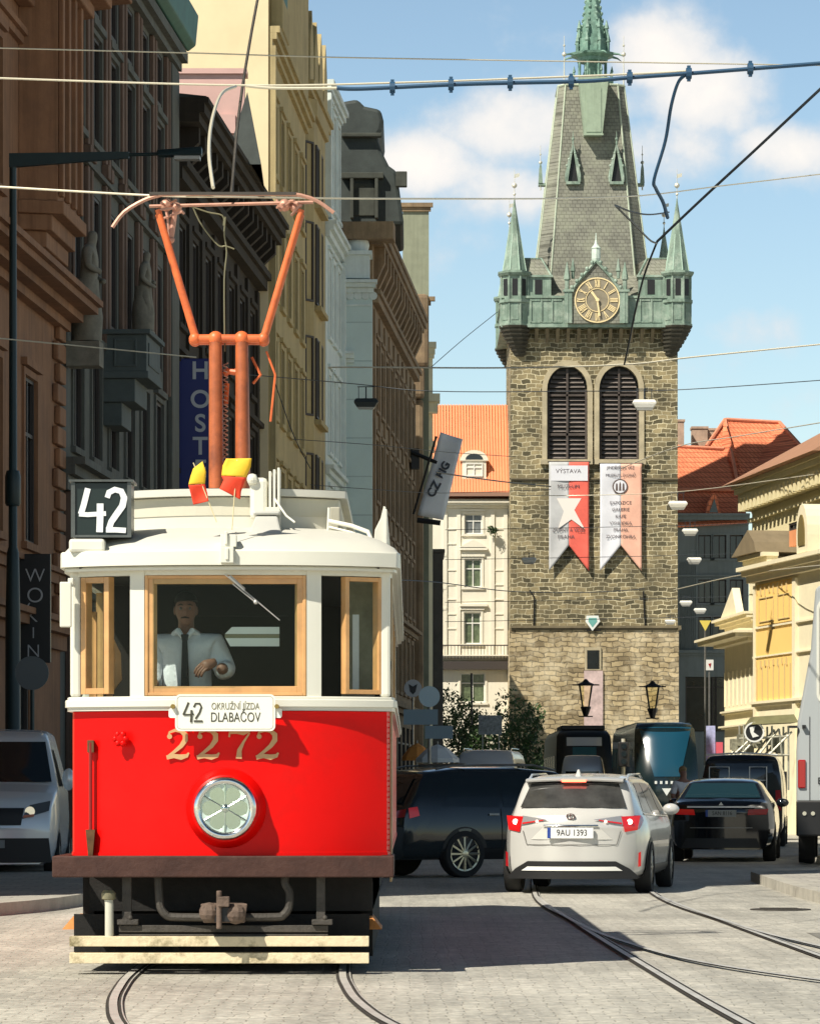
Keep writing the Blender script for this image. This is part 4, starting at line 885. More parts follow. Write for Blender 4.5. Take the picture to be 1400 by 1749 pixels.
stack(mb, [(0.88,Z(64)),(0.80,Z(30)),(0.66,Z(8)),(0.5,Z(-20)),(0.3,Z(-70)),(0.12,Z(-130)),(0.03,Z(-200))])
rnd = random.Random(5)
for i in range(8):   # gablets, pinnacles and crockets
    a = R(22.5+45*i); ca, sa = math.cos(a), math.sin(a)
    for (r, zz, hh) in ((1.0, Z(62), 1.3),(0.9, Z(36), 1.1)):
        mb.lathe([(0.11,0),(0.11,hh*0.5),(0.17,hh*0.52),(0.02,hh)], (lx+r*ca, yf+r*sa, zz), 5)
    a2 = R(45*i); 
    mb.cbox((lx+0.8*math.cos(a2), yf+0.8*math.sin(a2), Z(50)), 0.15, 0.5, 0.9, Matrix.Rotation(a2, 3, 'Z'))
    for k in range(9):
        t_ = k/8; rr = 0.95-0.5*t_; mb.sphere((lx+rr*ca, yf+rr*sa, Z(60-90*t_)), 0.085+0.03*rnd.random(), n=5, m=4)
    mb.path([(lx+1.3*ca, yf+1.3*sa, Z(64)), (lx+1.7*ca, yf+1.7*sa, Z(66)), (lx+1.95*ca, yf+1.95*sa, Z(70))], [0.09,0.06,0.02], 5)
    mb.lathe([(0.07,0),(0.05,0.5),(0.1,0.55),(0.02,0.9)], (lx+1.25*ca, yf+1.25*sa, Z(112)), 5)
mb.build('lantern', mat('deep_green_copper', (0.12,0.225,0.18), 0.6, var=0.5, vscale=2.5, dirt=(0.35,0.52,0.42), dscale=1.5, damt=0.6), T)
# finials
def finial(x, y, z0, z1, ball=0.14):
    q = MB(); q.tube((x,y,z0),(x,y,z1), 0.05, 0.015, 6); q.sphere((x,y,z0+(z1-z0)*0.62), ball, n=8, m=6); q.sphere((x,y,z0+(z1-z0)*0.80), ball*0.55, n=6, m=5)
    q.build('finial', mat('pale_gilded_metal', (0.62,0.62,0.52), 0.4, 0.5) if 'gild' not in M else M['gild'], T, smooth=True)
M['gild'] = mat('pale_gilded_metal', (0.66,0.64,0.54), 0.4, 0.3)
finial(X(967), yf-2, Z(127), Z(42)); finial(X(1070), yf-2, Z(127), Z(42))
finial(X(928), yf, Z(300), Z(222), 0.11); finial(X(1106), yf, Z(300), Z(222), 0.11)
for sx in (928, 1106):
    q = MB(); xx = X(sx); k = 1 if sx > 1000 else -1
    q.box(min(xx-0.12, xx+k*-0.6), max(xx+0.12, xx-k*0.6), yf-0.1, yf+0.5, Z(292), Z(288)); q.prism([(xx-0.13,Z(288)),(xx+0.13,Z(288)),(xx+0.08,Z(262)),(xx,Z(250)),(xx-0.08,Z(262))], yf-0.15, yf+0.15, 'y'); q.build('side_dormer', cop, T)
# gabled dormers on the spire
for px in (981, 1056):
    zq = Z(300); yy = dp/2-3.56 + (zq-Z(492))/(Z(127)-Z(492))*1.56
    q = MB(); c = X(px); w_ = 0.42
    q.prism([(c-w_, zq), (c-w_*0.75, zq), (c-0.02, Z(245)), (c, Z(232)), (c-w_*0.9, Z(272))], yy-0.25, yy+1.2, 'y'); q.prism([(c+w_, zq), (c+w_*0.75, zq), (c+0.02, Z(245)), (c+0.0, Z(232)), (c+w_*0.9, Z(272))], yy-0.25, yy+1.2, 'y')
    q.box(c-w_, c+w_, yy-0.3, yy+0.1, zq-0.15, zq+0.02); q.tube((c,yy-0.2,Z(234)),(c,yy-0.2,Z(212)),0.06,0.01,5); q.sphere((c,yy-0.2,Z(226)),0.1,n=6,m=4)
    for s_ in (-1,1):
        for k in range(3): q.sphere((c+s_*(0.12+0.13*k), yy-0.2, Z(250+11*k)), 0.09, n=5, m=4)
        q.lathe([(0.07,0),(0.09,0.3),(0.01,0.75)], (c+s_*w_, yy-0.2, zq), 5)
    dmr = q.build('spire_dormer', M['copper'], T)
    q = MB(); q.prism([(c-w_*0.7, zq+0.03), (c+w_*0.7, zq+0.03), (c, Z(252))], yy-0.05, yy-0.01, 'y'); q.build('dormer_opening', M['black'], dmr)
# corner turrets
def turret(cx, cy, link):
    r = 0.86; q = MB()
    stack(q, [(r, Z(556)), (r, Z(520))], 8, cx, cy); stack(q, [(r+0.12,Z(519.9)),(r+0.12,Z(515))], 8, cx, cy); stack(q, [(r-0.03,Z(514.9)),(r-0.03,Z(474))], 8, cx, cy)
    stack(q, [(r+0.1,Z(474)),(r+0.2,Z(470)),(r+0.2,Z(467)),(r-0.15,Z(465))], 8, cx, cy); stack(q, [(r+0.1,Z(559)),(r+0.1,Z(556))], 8, cx, cy)
    for i in range(8):
        p = reg(r+0.0, 0, 8, cx, cy)[i]; q.tube((p[0],p[1],Z(556)),(p[0],p[1],Z(472)),0.06,n=5)
    for i in range(8):
        a = R(45*i); q.cbox((cx+(r-0.03)*0.96*math.cos(a), cy+(r-0.03)*0.96*math.sin(a), Z(537)), 0.06, 0.42, 0.9, Matrix.Rotation(a,3,'Z'))
    tt = q.build('corner_turret', cop, T)
    q = MB()
    for i in range(8):
        if i % 2 == 1 or True:
            a = R(45*i); q.cbox((cx+(r-0.03)*0.93*math.cos(a), cy+(r-0.03)*0.93*math.sin(a), Z(494)), 0.04, 0.32, 1.0, Matrix.Rotation(a,3,'Z'))
    q.build('turret_window', M['black'], tt)
    q = MB(); stack(q, [(r-0.12, Z(465)), (0.06, Z(348)), (0.03, Z(340))], 8, cx, cy); q.build('turret_spire', cop, tt)
    q = MB()
    for i in range(8):
        p = reg(r-0.11, Z(465), 8, cx, cy)[i]; q.tube(p, (cx, cy, Z(347)), 0.035, 0.02, 5)
    q.build('spire_ribs', mat('copper_rib_light', (0.42,0.56,0.46), 0.6), tt)
    q = MB(); q.tube((cx,cy,Z(348)),(cx,cy,Z(290)),0.035,0.012,6); q.sphere((cx,cy,Z(318)),0.16,n=8,m=6); q.sphere((cx,cy,Z(333)),0.09,n=8,m=6); q.add([(cx,cy,Z(306)),(cx+0.3,cy,Z(303)),(cx+0.3,cy,Z(297)),(cx,cy,Z(299))],[(0,1,2,3)]); q.build('turret_finial', M['gild'], tt)
    q = MB(); sx = 1 if cx < 0 else -1
    for i in range(8):
        k0 = i/8; q.lathe([((r+0.08)*(1-0.72*k0**1.3), Z(559+50*k0)-0.11), ((r+0.08)*(1-0.72*k0**1.3)+0.05, Z(559+50*k0)-0.003)], (cx+sx*0.38*k0, cy+0.5*k0*(1 if cy < yf else -1), 0), 8, a0=R(22.5))
        if i < 8: q.lathe([((r)*(1-0.72*((i+1)/8)**1.3), Z(559+50*(i+1)/8)), ((r)*(1-0.72*k0**1.3), Z(559+50*k0)-0.11)], (cx+sx*0.38*k0, cy+0.5*k0*(1 if cy < yf else -1), 0), 8, a0=R(22.5))
    q.build('turret_corbel', mat('dark_corbel_stone', (0.06,0.055,0.04), 0.9, var=0.4, bump=0.4) if 'corb' not in M else M['corb'], tt)
    return tt
M['corb'] = mat('dark_corbel_stone', (0.06,0.055,0.04), 0.9, var=0.4, bump=0.4)
M['ribs'] = None
for cx in (X(878), X(1155)):
    turret(cx, -0.35, 1); turret(cx, dp+0.35, 1)
# link roofs between turret and spire
for sgn in (-1, 1):
    q = MB(); xa, xb = sgn*4.5, sgn*2.6
    zz0, zz1 = Z(473), Z(441)
    q.hexa([(min(xa,xb),-0.6,zz0),(max(xa,xb),-0.6,zz0),(max(xa,xb),3,zz0),(min(xa,xb),3,zz0)], [(min(xa,xb)+0.05+(0.5 if sgn>0 else 0),0.1,zz1),(max(xa,xb)-0.05-(0.5 if sgn<0 else 0),0.1,zz1),(max(xa,xb),3,zz1),(min(xa,xb),3,zz1)])
    q.build('link_roof', sl, T)
    q = MB(); q.box(min(xa,xb), max(xa,xb)-0.0, -0.62, -0.3, Z(512), zz0-0.1); q.box(min(xa,xb)-0.1, max(xa,xb)+0.1, -0.72, -0.2, zz0-0.097, zz0+0.03)
    e = max(xa,xb)-0.05 if sgn<0 else min(xa,xb)+0.05
    q.tube((xb, -0.62, zz0), (e-sgn*(-0.0) - (0.5 if sgn<0 else -0.5), 0.08, zz1), 0.06, n=6); q.tube((xa,0.08,zz1),(e-(0.5 if sgn<0 else -0.5),0.08,zz1),0.05,n=6)
    q.build('link_wall', cop, T)
    q = MB(); q.box(sgn*3.35-0.22, sgn*3.35+0.22, -0.64, -0.623, Z(505), Z(480)); q.build('link_window', M['black'], T)
# clock gable
q = MB(); yc = -gp-0.35; cx = X(1016)
og = [(X(968),Z(556)),(X(968),Z(505)),(X(976),Z(499)),(X(990),Z(480)),(X(1004),Z(464)),(cx,Z(450)),(X(1029),Z(464)),(X(1043),Z(480)),(X(1056),Z(499)),(X(1064),Z(505)),(X(1064),Z(556))]
q.prism(og, yc, 2.0, 'y'); cg = q.build('clock_gable', M['towerslate'], T)
q = MB()
for seg in range(len(og)-1):
    p, r_ = og[seg], og[seg+1]
    q.tube((p[0],yc-0.05,p[1]),(r_[0],yc-0.05,r_[1]),0.1,n=6)
q.box(X(962), X(975), yc-0.12, yc-0.003, Z(556), Z(503)); q.box(X(1056), X(1070), yc-0.12, yc-0.003, Z(556), Z(503)); q.box(X(960), X(978), yc-0.18, yc+0.2, Z(503), Z(499)); q.box(X(1054), X(1073), yc-0.18, yc+0.2, Z(503), Z(499))
for s_ in (-1,1):
    for k in range(5): q.sphere((cx+s_*(0.25+0.3*k), yc-0.1, Z(453+10.5*k)), 0.13, n=5, m=4)
    q.lathe([(0.13,0),(0.13,0.6),(0.2,0.65),(0.2,0.75),(0.02,1.7)], (cx+s_*1.72, yc+0.1, Z(500)), 6)
    q.lathe([(0.10,0),(0.10,0.4),(0.15,0.45),(0.02,1.2)], (cx+s_*1.35, yc+0.5, Z(478)), 6)
q.build('gable_coping', cop, cg)
q = MB(); q.lathe([(0.22,Z(450)),(0.26,Z(446)),(0.26,Z(430)),(0.3,Z(428)),(0.12,Z(422)),(0.04,Z(414)),(0.02,Z(402))], (cx,yc+0.1,0), 8); q.build('gable_finial', mat('white_green_metal', (0.6,0.7,0.62), 0.5, var=0.2), cg)
q = MB(); cz = Z(517); RR = 1.33
q.lathe([(RR, yc-0.06),(RR, yc-0.003)], (X(1018),0,cz), 40, 'y'); ck = q.build('clock_face', mat('dark_clock_backing', (0.24,0.21,0.15), 0.7, var=0.4), cg)
gold = mat('gilded_clock', (0.95,0.76,0.42), 0.4, 0.2); M['gold'] = gold
q = MB(); ccx = X(1018)
def ring(q, r0, r1, y0, y1, n=40):
    for k in range(n):
        a0, a1 = 2*math.pi*k/n, 2*math.pi*(k+1)/n
        q.prism([(ccx+rr*math.cos(t_), cz+rr*math.sin(t_)) for rr, t_ in ((r0,a0),(r1,a0),(r1,a1),(r0,a1))], y0, y1, 'y')
ring(q, RR-0.05, RR+0.02, yc-0.1, yc-0.062); ring(q, 0.66, 0.70, yc-0.1, yc-0.062)
q.build('clock_ring', gold, ck)
q = MB(); num = ['XII','I','II','III','IIII','V','VI','VII','VIII','IX','X','XI']
def stroke(q, p0, p1, w, y0, y1):
    d = (Vector(p1)-Vector(p0)).normalized(); n = Vector((-d.y, d.x))*w/2
    q.prism([tuple(Vector(p0)+n), tuple(Vector(p1)+n), tuple(Vector(p1)-n), tuple(Vector(p0)-n)], y0, y1, 'y')
for k, sN in enumerate(num):
    an = R(90-30*k); er = Vector((math.cos(an), math.sin(an))); et = Vector((er.y, -er.x)); wd = {'I':0.085,'V':0.17,'X':0.17}
    tot = sum(wd[c_] for c_ in sN); x = -tot/2
    for ci, c_ in enumerate(sN):
        m_ = x+wd[c_]/2; r0, r1 = 0.76, 1.22; o_c = Vector((ccx, cz)); y0 = yc-0.10-0.002*ci
        if c_ == 'I': stroke(q, o_c+er*r0+et*m_, o_c+er*r1+et*m_, 0.055, y0, y0+0.03)
        elif c_ == 'V': stroke(q, o_c+er*r0+et*m_, o_c+er*r1+et*(m_-0.06), 0.05, y0, y0+0.03); stroke(q, o_c+er*r0+et*(m_+.01), o_c+er*r1+et*(m_+0.07), 0.035, y0-.004, y0+0.03)
        else: stroke(q, o_c+er*r0+et*(m_+0.06), o_c+er*r1+et*(m_-0.06), 0.05, y0, y0+0.03); stroke(q, o_c+er*r0+et*(m_-0.06), o_c+er*r1+et*(m_+0.06), 0.035, y0-.004, y0+0.03)
        x += wd[c_]
q.build('clock_numerals', gold, ck)
q = MB(); O = Vector((ccx, cz))
stroke(q, O-Vector((-0.15,0.5))*-0.2, O+Vector((0.13,-0.95)), 0.10, yc-0.2, yc-0.17); stroke(q, O, O+Vector((-0.35,0.50)), 0.14, yc-0.16, yc-0.13); q.lathe([(0.11,yc-0.22),(0.11,yc-0.12)], (ccx,0,cz), 10, 'y'); q.build('clock_hand', gold, ck)
# small shield sign on the string course
q = MB(); q.prism([(X(1001),Z(1052)),(X(1021),Z(1052)),(X(1024),Z(1062)),(X(1011),Z(1078)),(X(999),Z(1062))], -0.3, -0.24, 'y'); sg = q.build('shield_sign', mat('shield_sign_white', (0.75,0.78,0.74), 0.5), None)
wp(sg, T); sg.parent = None; sg.matrix_world = Matrix.Translation((tx, DT, 0)); tag(sg, 'small white shield sign on the tower string course', 'sign')
q = MB(); q.prism([(X(1005),Z(1056)),(X(1018),Z(1056)),(X(1019),Z(1062)),(X(1011),Z(1072)),(X(1004),Z(1062))], -0.315, -0.303, 'y'); q.build('shield_field', mat('shield_green', (0.15,0.4,0.36), 0.5), sg)
# hanging banners
def banner(x0, x1, y0, y1, notch, label, cols, lines, emblem=None, folds=1):
    root = thing('banner', label, 'banner', (tx, DT, 0), 0, 'banners on the tower')
    for side in (0, 1):
        P = []; nx, nz_ = 10, 30
        for i in range(nz_+1):
            row = []
            for j in range(nx+1):
                u = (j/nx)*0.5+0.5*side; xx = X(x0)+(X(x1)-X(x0))*u
                v = i/nz_; notchd = abs(u-0.5)*2
                zz = Z(y0)+(Z(y1-notch*(1-notchd))-Z(y0))*v
                row.append((xx, -0.34-0.02*math.sin(u*9+v*4)-0.018*math.sin(v*13+u*3), zz))
            P.append(row)
        q = MB().grid(P); q.build('cloth', cols[side], root, solid=0.012, smooth=True)
    q = MB(); q.tube((X(x0)-0.08,-0.3,Z(y0)+0.02),(X(x1)+0.08,-0.3,Z(y0)+0.02),0.04,n=8); q.build('rod', M['bufferiron'], root)
    ink = mat('banner_ink', (0.10,0.08,0.09), 0.8)
    for (s_, px, py, sz, sx) in lines:
        text('lettering', s_, sz, ink, root, (X(px), -0.394, Z(py)), (R(90),0,0), 0.002, sx=sx)
    return root
bw_ = mat('banner_white_cloth', (0.70,0.70,0.74), 0.85, var=0.06); bg_ = mat('banner_grey_cloth', (0.50,0.50,0.50), 0.85, var=0.1); br_ = mat('banner_red_cloth', (0.80,0.14,0.10), 0.85, var=0.15); bp_ = mat('banner_pink_cloth', (0.80,0.45,0.33), 0.85, var=0.1)
b1_ = banner(937, 1005, 790, 976, 44, 'swallow tailed banner, grey left half and bright red right half', [bg_, br_], [('VÝSTAVA', 970, 806, 0.36, 1.0), ('MUZEUM', 970, 832, 0.32, 1.0), ('ZVONY A VĚŽE', 970, 906, 0.32, 0.85), ('PRAHA', 966, 918, 0.32, 1.0)])
q = MB(); q.prism([(X(940),Z(822)),(X(1003),Z(822)),(X(1003),Z(796)),(X(940),Z(796))], -0.388, -0.385, 'y'); q.build('title_patch', bw_, b1_)
q = MB(); q.prism([(X(950),Z(852)),(X(992),Z(852)),(X(980),Z(872)),(X(998),Z(905)),(X(975),Z(888)),(X(952),Z(904)),(X(962),Z(874))], -0.388, -0.384, 'y'); q.build('star_motif', mat('banner_light_motif', (0.78,0.72,0.66), 0.8), b1_)
b2_ = banner(1024, 1095, 793, 976, 44, 'swallow tailed banner, white left half and pale pink right half with round emblem', [bw_, bp_], [('JINDŘIŠSKÁ VĚŽ', 1059, 800, 0.25, 0.9), ('MUZEUM ZVONŮ', 1059, 813, 0.25, 0.9)] + [(s_, 1059, 860+11.5*i, 0.28, 1.0) for i, s_ in enumerate(['EXPOZICE', 'GALERIE', 'KAFE', 'VYHLÍDKA', 'PRAHA', 'ZVONKOHRA'])])
q = MB()
o2 = MB(); o2.lathe([(0.46,-0.392),(0.46,-0.386)], (X(1058),0,Z(832)), 24, 'y'); em = o2.build('emblem', mat('emblem_dark', (0.10,0.07,0.06), 0.7), b2_)
o2 = MB(); o2.lathe([(0.38,-0.397),(0.38,-0.393)], (X(1058),0,Z(832)), 24, 'y'); o2.build('emblem_field', bw_, em)
o2 = MB(); 
for k in (-1,0,1): o2.prism([(X(1058)+k*0.2-0.07,Z(832)-0.25),(X(1058)+k*0.2+0.07,Z(832)-0.25),(X(1058)+k*0.2+0.05,Z(832)+0.15),(X(1058)+k*0.2,Z(832)+0.3-abs(k)*0.08),(X(1058)+k*0.2-0.05,Z(832)+0.15)], -0.402, -0.398, 'y')
o2.build('emblem_towers', mat('emblem_dark2', (0.10,0.07,0.06), 0.7), em)
# white lantern sign on the lower left of the tower etc: hanging street lamps placed later

# ---- building right behind the tower, with orange roofs; shade darkens its wall colour
DB = 224.0
F = Fac((XA(1150, DB), DB), (XA(1278, DB), DB+0.001)); F.root('shaded_building', 'grey building with shade put into its dark wall colour and orange tile roofs, right of the tower'); L = F.L
M['shadedgrey'] = mat('shade_darkened_render', (0.19,0.22,0.22), 0.9, var=0.15, vscale=0.6, streak=0.3)  # wall grey lowered so the colour carries part of the shade
def U(px): return XA(px, DB)-XA(1150, DB)
def Zb(py): return ZA(py, DB)
ops = [(U(a), Zb(b+34), 0.85, 1.5, 'tall', 'frame_dark', 'pane') for a in (1192,1217,1246) for b in (920, 996, 1060)]
ops += [(U(a), Zb(1250), 2.0, 3.5, 'shop', 'frame_dark', 'pane') for a in (1170, 1215)]
walled(F, Zb(893), 10, M['shadedgrey'], ops); put_windows(F, ops, 0.15)
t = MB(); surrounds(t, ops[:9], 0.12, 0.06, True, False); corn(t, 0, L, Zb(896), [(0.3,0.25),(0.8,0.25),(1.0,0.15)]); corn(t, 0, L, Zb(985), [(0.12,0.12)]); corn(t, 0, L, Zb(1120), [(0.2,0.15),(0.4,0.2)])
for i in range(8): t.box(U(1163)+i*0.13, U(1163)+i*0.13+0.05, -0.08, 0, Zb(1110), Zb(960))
t.build_split('cornice', M['shadedgrey'], F.r, 2, 0.4)
t = MB()
def rq(*pts): t.add([ (XA(px, DB+dd)-F.A.x, DB+dd-F.A.y, ZA(py, DB+dd)) for px, py, dd in pts], [tuple(range(len(pts)))])
rq((1150,900,-0.6),(1276,893,-0.6),(1268,838,2.5),(1150,834,2.5))
rq((1150,838,2.2),(1257,838,2.2),(1236,768,6),(1150,762,6))
rq((1257,838,2.2),(1276,838,3),(1236,716,6.8),(1232,768,6))
rq((1268,838,2.6),(1375,770,2.6),(1330,722,8),(1238,717,8))
rq((1268,838,2.6),(1290,893,2.0),(1400,893,2.0),(1375,770,2.6))
rq((1205,762,6),(1236,768,6),(1238,717,8))
t.build('roof', M['tile2'], F.r, fix=False, solid=0.12)
t = MB()
def tb(p0, p1, r=0.12): 
    a = W(*p0)-Vector((F.A.x,F.A.y,0)); b = W(*p1)-Vector((F.A.x,F.A.y,0)); t.tube(a, b, r, n=6)
tb((1238,716,DB+7.8),(1262,838,DB+2.2)); tb((1240,716,DB+7.8),(1331,721,DB+7.8)); tb((1331,721,DB+7.8),(1375,770,DB+2.4)); tb((1150,836,DB+2),(1257,836,DB+2)); tb((1150,762,DB+5.8),(1236,766,DB+5.8)); tb((1238,716,DB+7.8),(1206,762,DB+5.8))
t.build('ridge_tiles', mat('ridge_tile', (0.62,0.24,0.14), 0.85, var=0.2), F.r)
t = MB()
for (px, w_, y0, y1, dd) in ((1160, 16, 775, 720, 8),(1195, 26, 770, 732, 9),(1215,16,768,735,10)):
    a = XA(px-w_/2, DB+dd)-F.A.x; b = XA(px+w_/2, DB+dd)-F.A.x; t.box(a, b, dd, dd+1.2, ZA(y0,DB+dd), ZA(y1,DB+dd)); t.box(a-0.06, b+0.06, dd-0.06, dd+1.26, ZA(y1,DB+dd), ZA(y1,DB+dd)+0.15)
t.build('chimney', mat('chimney_render', (0.45,0.32,0.24), 0.9, var=0.3, bump=0.3), F.r)
t = MB(); c0 = W(1217, 880, DB+0.3)-Vector((F.A.x,F.A.y,0))
t.prism([(c0.x-0.55, c0.z), (c0.x+0.45, c0.z), (c0.x+0.2, c0.z+1.0), (c0.x, c0.z+1.35), (c0.x-0.35, c0.z+0.8)], -0.6, 1.6, 'y'); dd_ = t.build('dormer', M['tile2'], F.r)
t = MB(); t.prism([(c0.x-0.3, c0.z+0.1), (c0.x+0.25, c0.z+0.1), (c0.x+0.02, c0.z+1.0)], -0.63, -0.603, 'y'); t.build('dormer_window', M['pane'], dd_)

# ---- pale yellow palace (tall, brown roof) right
DP = 128.0
F = Fac((XA(1284, DP+8), DP+8), (XA(1440, DP-6), DP-6)); F.root('pale_yellow_palace', 'tall pale yellow palace with a toothed cornice and brown hipped roof'); L = F.L
M['paleyellow'] = mat('pale_yellow_render', (0.80,0.70,0.42), 0.9, var=0.06, vscale=0.8, bump=0.1, streak=0.15)
h = ZA(822, DP+4)
u1 = F.u(1347); ops = [(F.u(1346), F.z(928, F.u(1346)), F.u(1374)-F.u(1346), F.z(895,F.u(1346))-F.z(928,F.u(1346)), 'cross', 'frame_dark', 'pane')]
ops += [(F.u(px), zz, 1.0, 2.1, 'cross', 'frame_white', 'pane') for px in (1300,) for zz in (1.5, 4.2)]
walled(F, h, 14, M['paleyellow'], ops); put_windows(F, ops)
t = MB(); 
corn(t, -0.1, L, h-1.25, [(0.15,0.15)]); corn(t, -0.1, L, h-0.35, [(0.5,0.18),(0.65,0.2),(0.75,0.15)], 0.3)
n = 22
for i in range(n): t.box(0.2+i*L/n, 0.2+i*L/n+L/n*0.5, -0.6, 0, h-0.85, h-0.36)
for py in range(0, 9): t.box(0.1, L, -0.05, 0, h-2.1-py*0.42, h-2.1-py*0.42+0.04)
t.build_split('cornice', M['paleyellow'], F.r, 2, 0.4)
t = MB(); t.hexa([(-0.6,-1.1,h+0.18),(L,-1.1,h+0.18),(L,14,h+0.18),(-0.6,14,h+0.18)], [(4.5,4,h+3.1),(L,4,h+3.3),(L,8,h+3.3),(4.5,8,h+3.1)]); t.build('roof', mat('brown_roof_tiles', (0.36,0.19,0.115), 0.85, var=0.1, vscale=2, bump=0.2), F.r)
# ---- low yellow pediment building nearer
F = Fac((XA(1289, 106), 106), (XA(1425, 98), 98)); F.root('yellow_baroque_house', 'low saturated yellow house with broad white edged panels and a bracketed eave'); L = F.L
M['yellow'] = mat('warm_yellow_render', (0.93,0.62,0.20), 0.9, var=0.04, vscale=0.8, bump=0.08)
M['creamtrim'] = mat('cream_stucco_trim', (0.82,0.74,0.52), 0.85, var=0.08, vscale=2)
h = F.z(985, 0)
walled(F, h, 5, M['creamtrim'], [])
t = MB()
ua, ub = F.u(1294), F.u(1356)
for (y0, y1) in ((1070, 1000), (1122, 1080), (1205, 1128)):
    t.box(ua, ub, -0.06, -0.003, F.z(y0, ua), F.z(y1, ua))
t.build('yellow_panel', M['yellow'], F.r)
t = MB()
for k in range(7): 
    u = ua+0.15+k*(ub-ua-0.3)/6; t.box(u-0.035, u+0.035, -0.085, -0.063, F.z(1200, ua), F.z(1140, ua))
for (x0, x1, y0, y1) in ((1300,1325,1065,1025),(1332,1352,1065,1025)):
    a, b, c_, d_ = F.u(x0), F.u(x1), F.z(y0, ua), F.z(y1, ua)
    t.box(a, b, -0.09, -0.063, c_, c_+0.03); t.box(a, b, -0.09, -0.063, d_, d_+0.03); t.box(a, a+0.03, -0.09, -0.063, c_+.03, d_); t.box(b-0.03, b, -0.09, -0.063, c_+.03, d_); t.box((a+b)/2-.015, (a+b)/2+.015, -0.09, -0.063, c_+.03, d_)
for k in range(8):
    u = ua+0.1+k*(ub-ua-0.2)/8; t.box(u, u+0.05+0.03*(k%2), -0.1, -0.063, F.z(1016, ua)-0.05*(k%3), F.z(1003, ua)); t.box(u, u+0.05+0.03*(k%3), -0.1, -0.063, F.z(1140, ua)-0.04*(k%2), F.z(1130, ua))
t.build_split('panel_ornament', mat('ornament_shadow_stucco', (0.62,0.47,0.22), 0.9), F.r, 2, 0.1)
t = MB(); corn(t, -0.05, L, F.z(1125,0), [(0.08,0.05)]); corn(t, -0.05, L, F.z(1208,0), [(0.1,0.08),(0.16,0.08)]); corn(t, -0.05, L, F.z(1076,0), [(0.08,0.06)])
corn(t, -0.2, L, h-0.2, [(0.2,0.2),(0.35,0.15),(0.5,0.12)], 0.3); t.box(ub+0.1, ub+0.4, -0.1, 0, 0, h-0.3); t.box(ua-0.2, ua-0.05, -0.1, 0, 0, h-0.3)
corn(t, -0.2, 2.2, h+0.35, [(0.3,0.12),(0.45,0.12)], 0.4); t.box(-0.2, 2.6, -0.3, 2, h+0.07, h+0.347)
t.build_split('cornice', M['creamtrim'], F.r, 2, 0.4)
t = MB(); t.prism([(-0.5, h+0.6),(2.2, h+0.6),(2.0,h+0.9),(1.3,h+1.3)], -0.6, 3.0, 'y'); t.build('roof', mat('olive_brown_roof', (0.22,0.17,0.10), 0.9, var=0.2), F.r)
t = MB(); uc = F.u(1368); t.box(uc-0.55, uc+0.45, -0.2, 0.6, h+0.6, F.z(905, uc)); t.build('chimney', mat('orange_render', (0.75,0.30,0.13), 0.9, var=0.1), F.r)
t = MB(); ud = F.u(1392); zz = F.z(940, ud)
t.prism([(ud-0.5, h+0.3)]+[(ud+0.55*math.cos(R(180-k*18)), F.z(915,ud)+0.9*math.sin(R(180-k*18))) for k in range(11)]+[(ud+0.55,h+0.3)], -0.4, 1.5, 'y'); dmm = t.build('arched_dormer', M['creamtrim'], F.r)
t = MB(); t.prism([(ud-0.3, h+0.5)]+[(ud+0.32*math.cos(R(180-k*18)), F.z(915,ud)+0.6*math.sin(R(180-k*18))) for k in range(11)]+[(ud+0.32,h+0.5)], -0.43, -0.403, 'y'); t.build('dormer_window', mat('ochre_shadow_glass', (0.2,0.15,0.05), 0.3), dmm)
# ---- small pediment house
F = Fac((XA(1237, 114), 114), (XA(1290, 108), 108)); F.root('small_pediment_house', 'small cream house with a white pediment left of the yellow house'); L = F.L
h = F.z(1062, L/2); walled(F, h, 5, M['creamtrim'], [])
t = MB(); corn(t, -0.1, L, h-0.1, [(0.15,0.1),(0.3,0.1),(0.4,0.08)], 0.3); corn(t, -0.1, L, F.z(1108,0), [(0.3,0.1),(0.75,0.12),(0.85,0.08)], 1.0); corn(t, -0.1, L, F.z(1098,0), [(0.5,0.1),(0.6,0.08)], 0.8); corn(t, 0, L, F.z(1222,0), [(0.1,0.05),(0.15,0.06)], 0.3)
corn(t, -0.02, L, F.z(1247,0), [(0.1,0.05),(0.2,0.06)], 0.3)
for k in range(7): t.box(0.15+k*L/7.4, 0.15+k*L/7.4+0.05, -0.04, 0, F.z(1208,0), F.z(1150,0))
t.build_split('cornice', M['creamtrim'], F.r, 2, 0.4)
t = MB(); t.prism([(0.0,h+0.19),(L*0.55,h+0.19),(L*0.4,h+1.1)], -0.15, 0.1, 'y'); t.box(L*0.5, L*0.8, 0.3, 1.5, h+0.1, h+1.3); t.build('pediment', M['creamtrim'], F.r)
# ================================================================ RED TRAM
TX, TY = -1.24, 24.0
def lx(px, y=0.0): return (px-700)/FP*(TY+y) - TX
def lz(py, y=0.0): return CH+(HZ-py)/FP*(TY+y)
TR = thing('vintage_tram', 'red and cream vintage tram number 2272 on route 42, facing the viewer', 'tram', (TX, TY, 0))
red = mat('tram_red_enamel', (0.78, 0.003, 0.002), 0.36, var=0.06, vscale=1.5, spec=0.18, dirt=(0.42,0.012,0.008), dscale=1.6, damt=0.3, bump=0.05, bscale=3)
crm = mat('tram_cream_enamel', (0.71, 0.70, 0.61), 0.38, var=0.03, vscale=2, dirt=(0.66,0.64,0.52), dscale=1.8, damt=0.25)
crm2 = mat('roof_canvas_paint', (0.62, 0.61, 0.54), 0.6, var=0.06, vscale=3, dirt=(0.6,0.59,0.5), dscale=1.5, damt=0.35)
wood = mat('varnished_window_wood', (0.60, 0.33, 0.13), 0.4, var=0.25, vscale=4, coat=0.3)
darkwood = mat('dark_interior_wood', (0.014, 0.009, 0.006), 0.7, var=0.3)
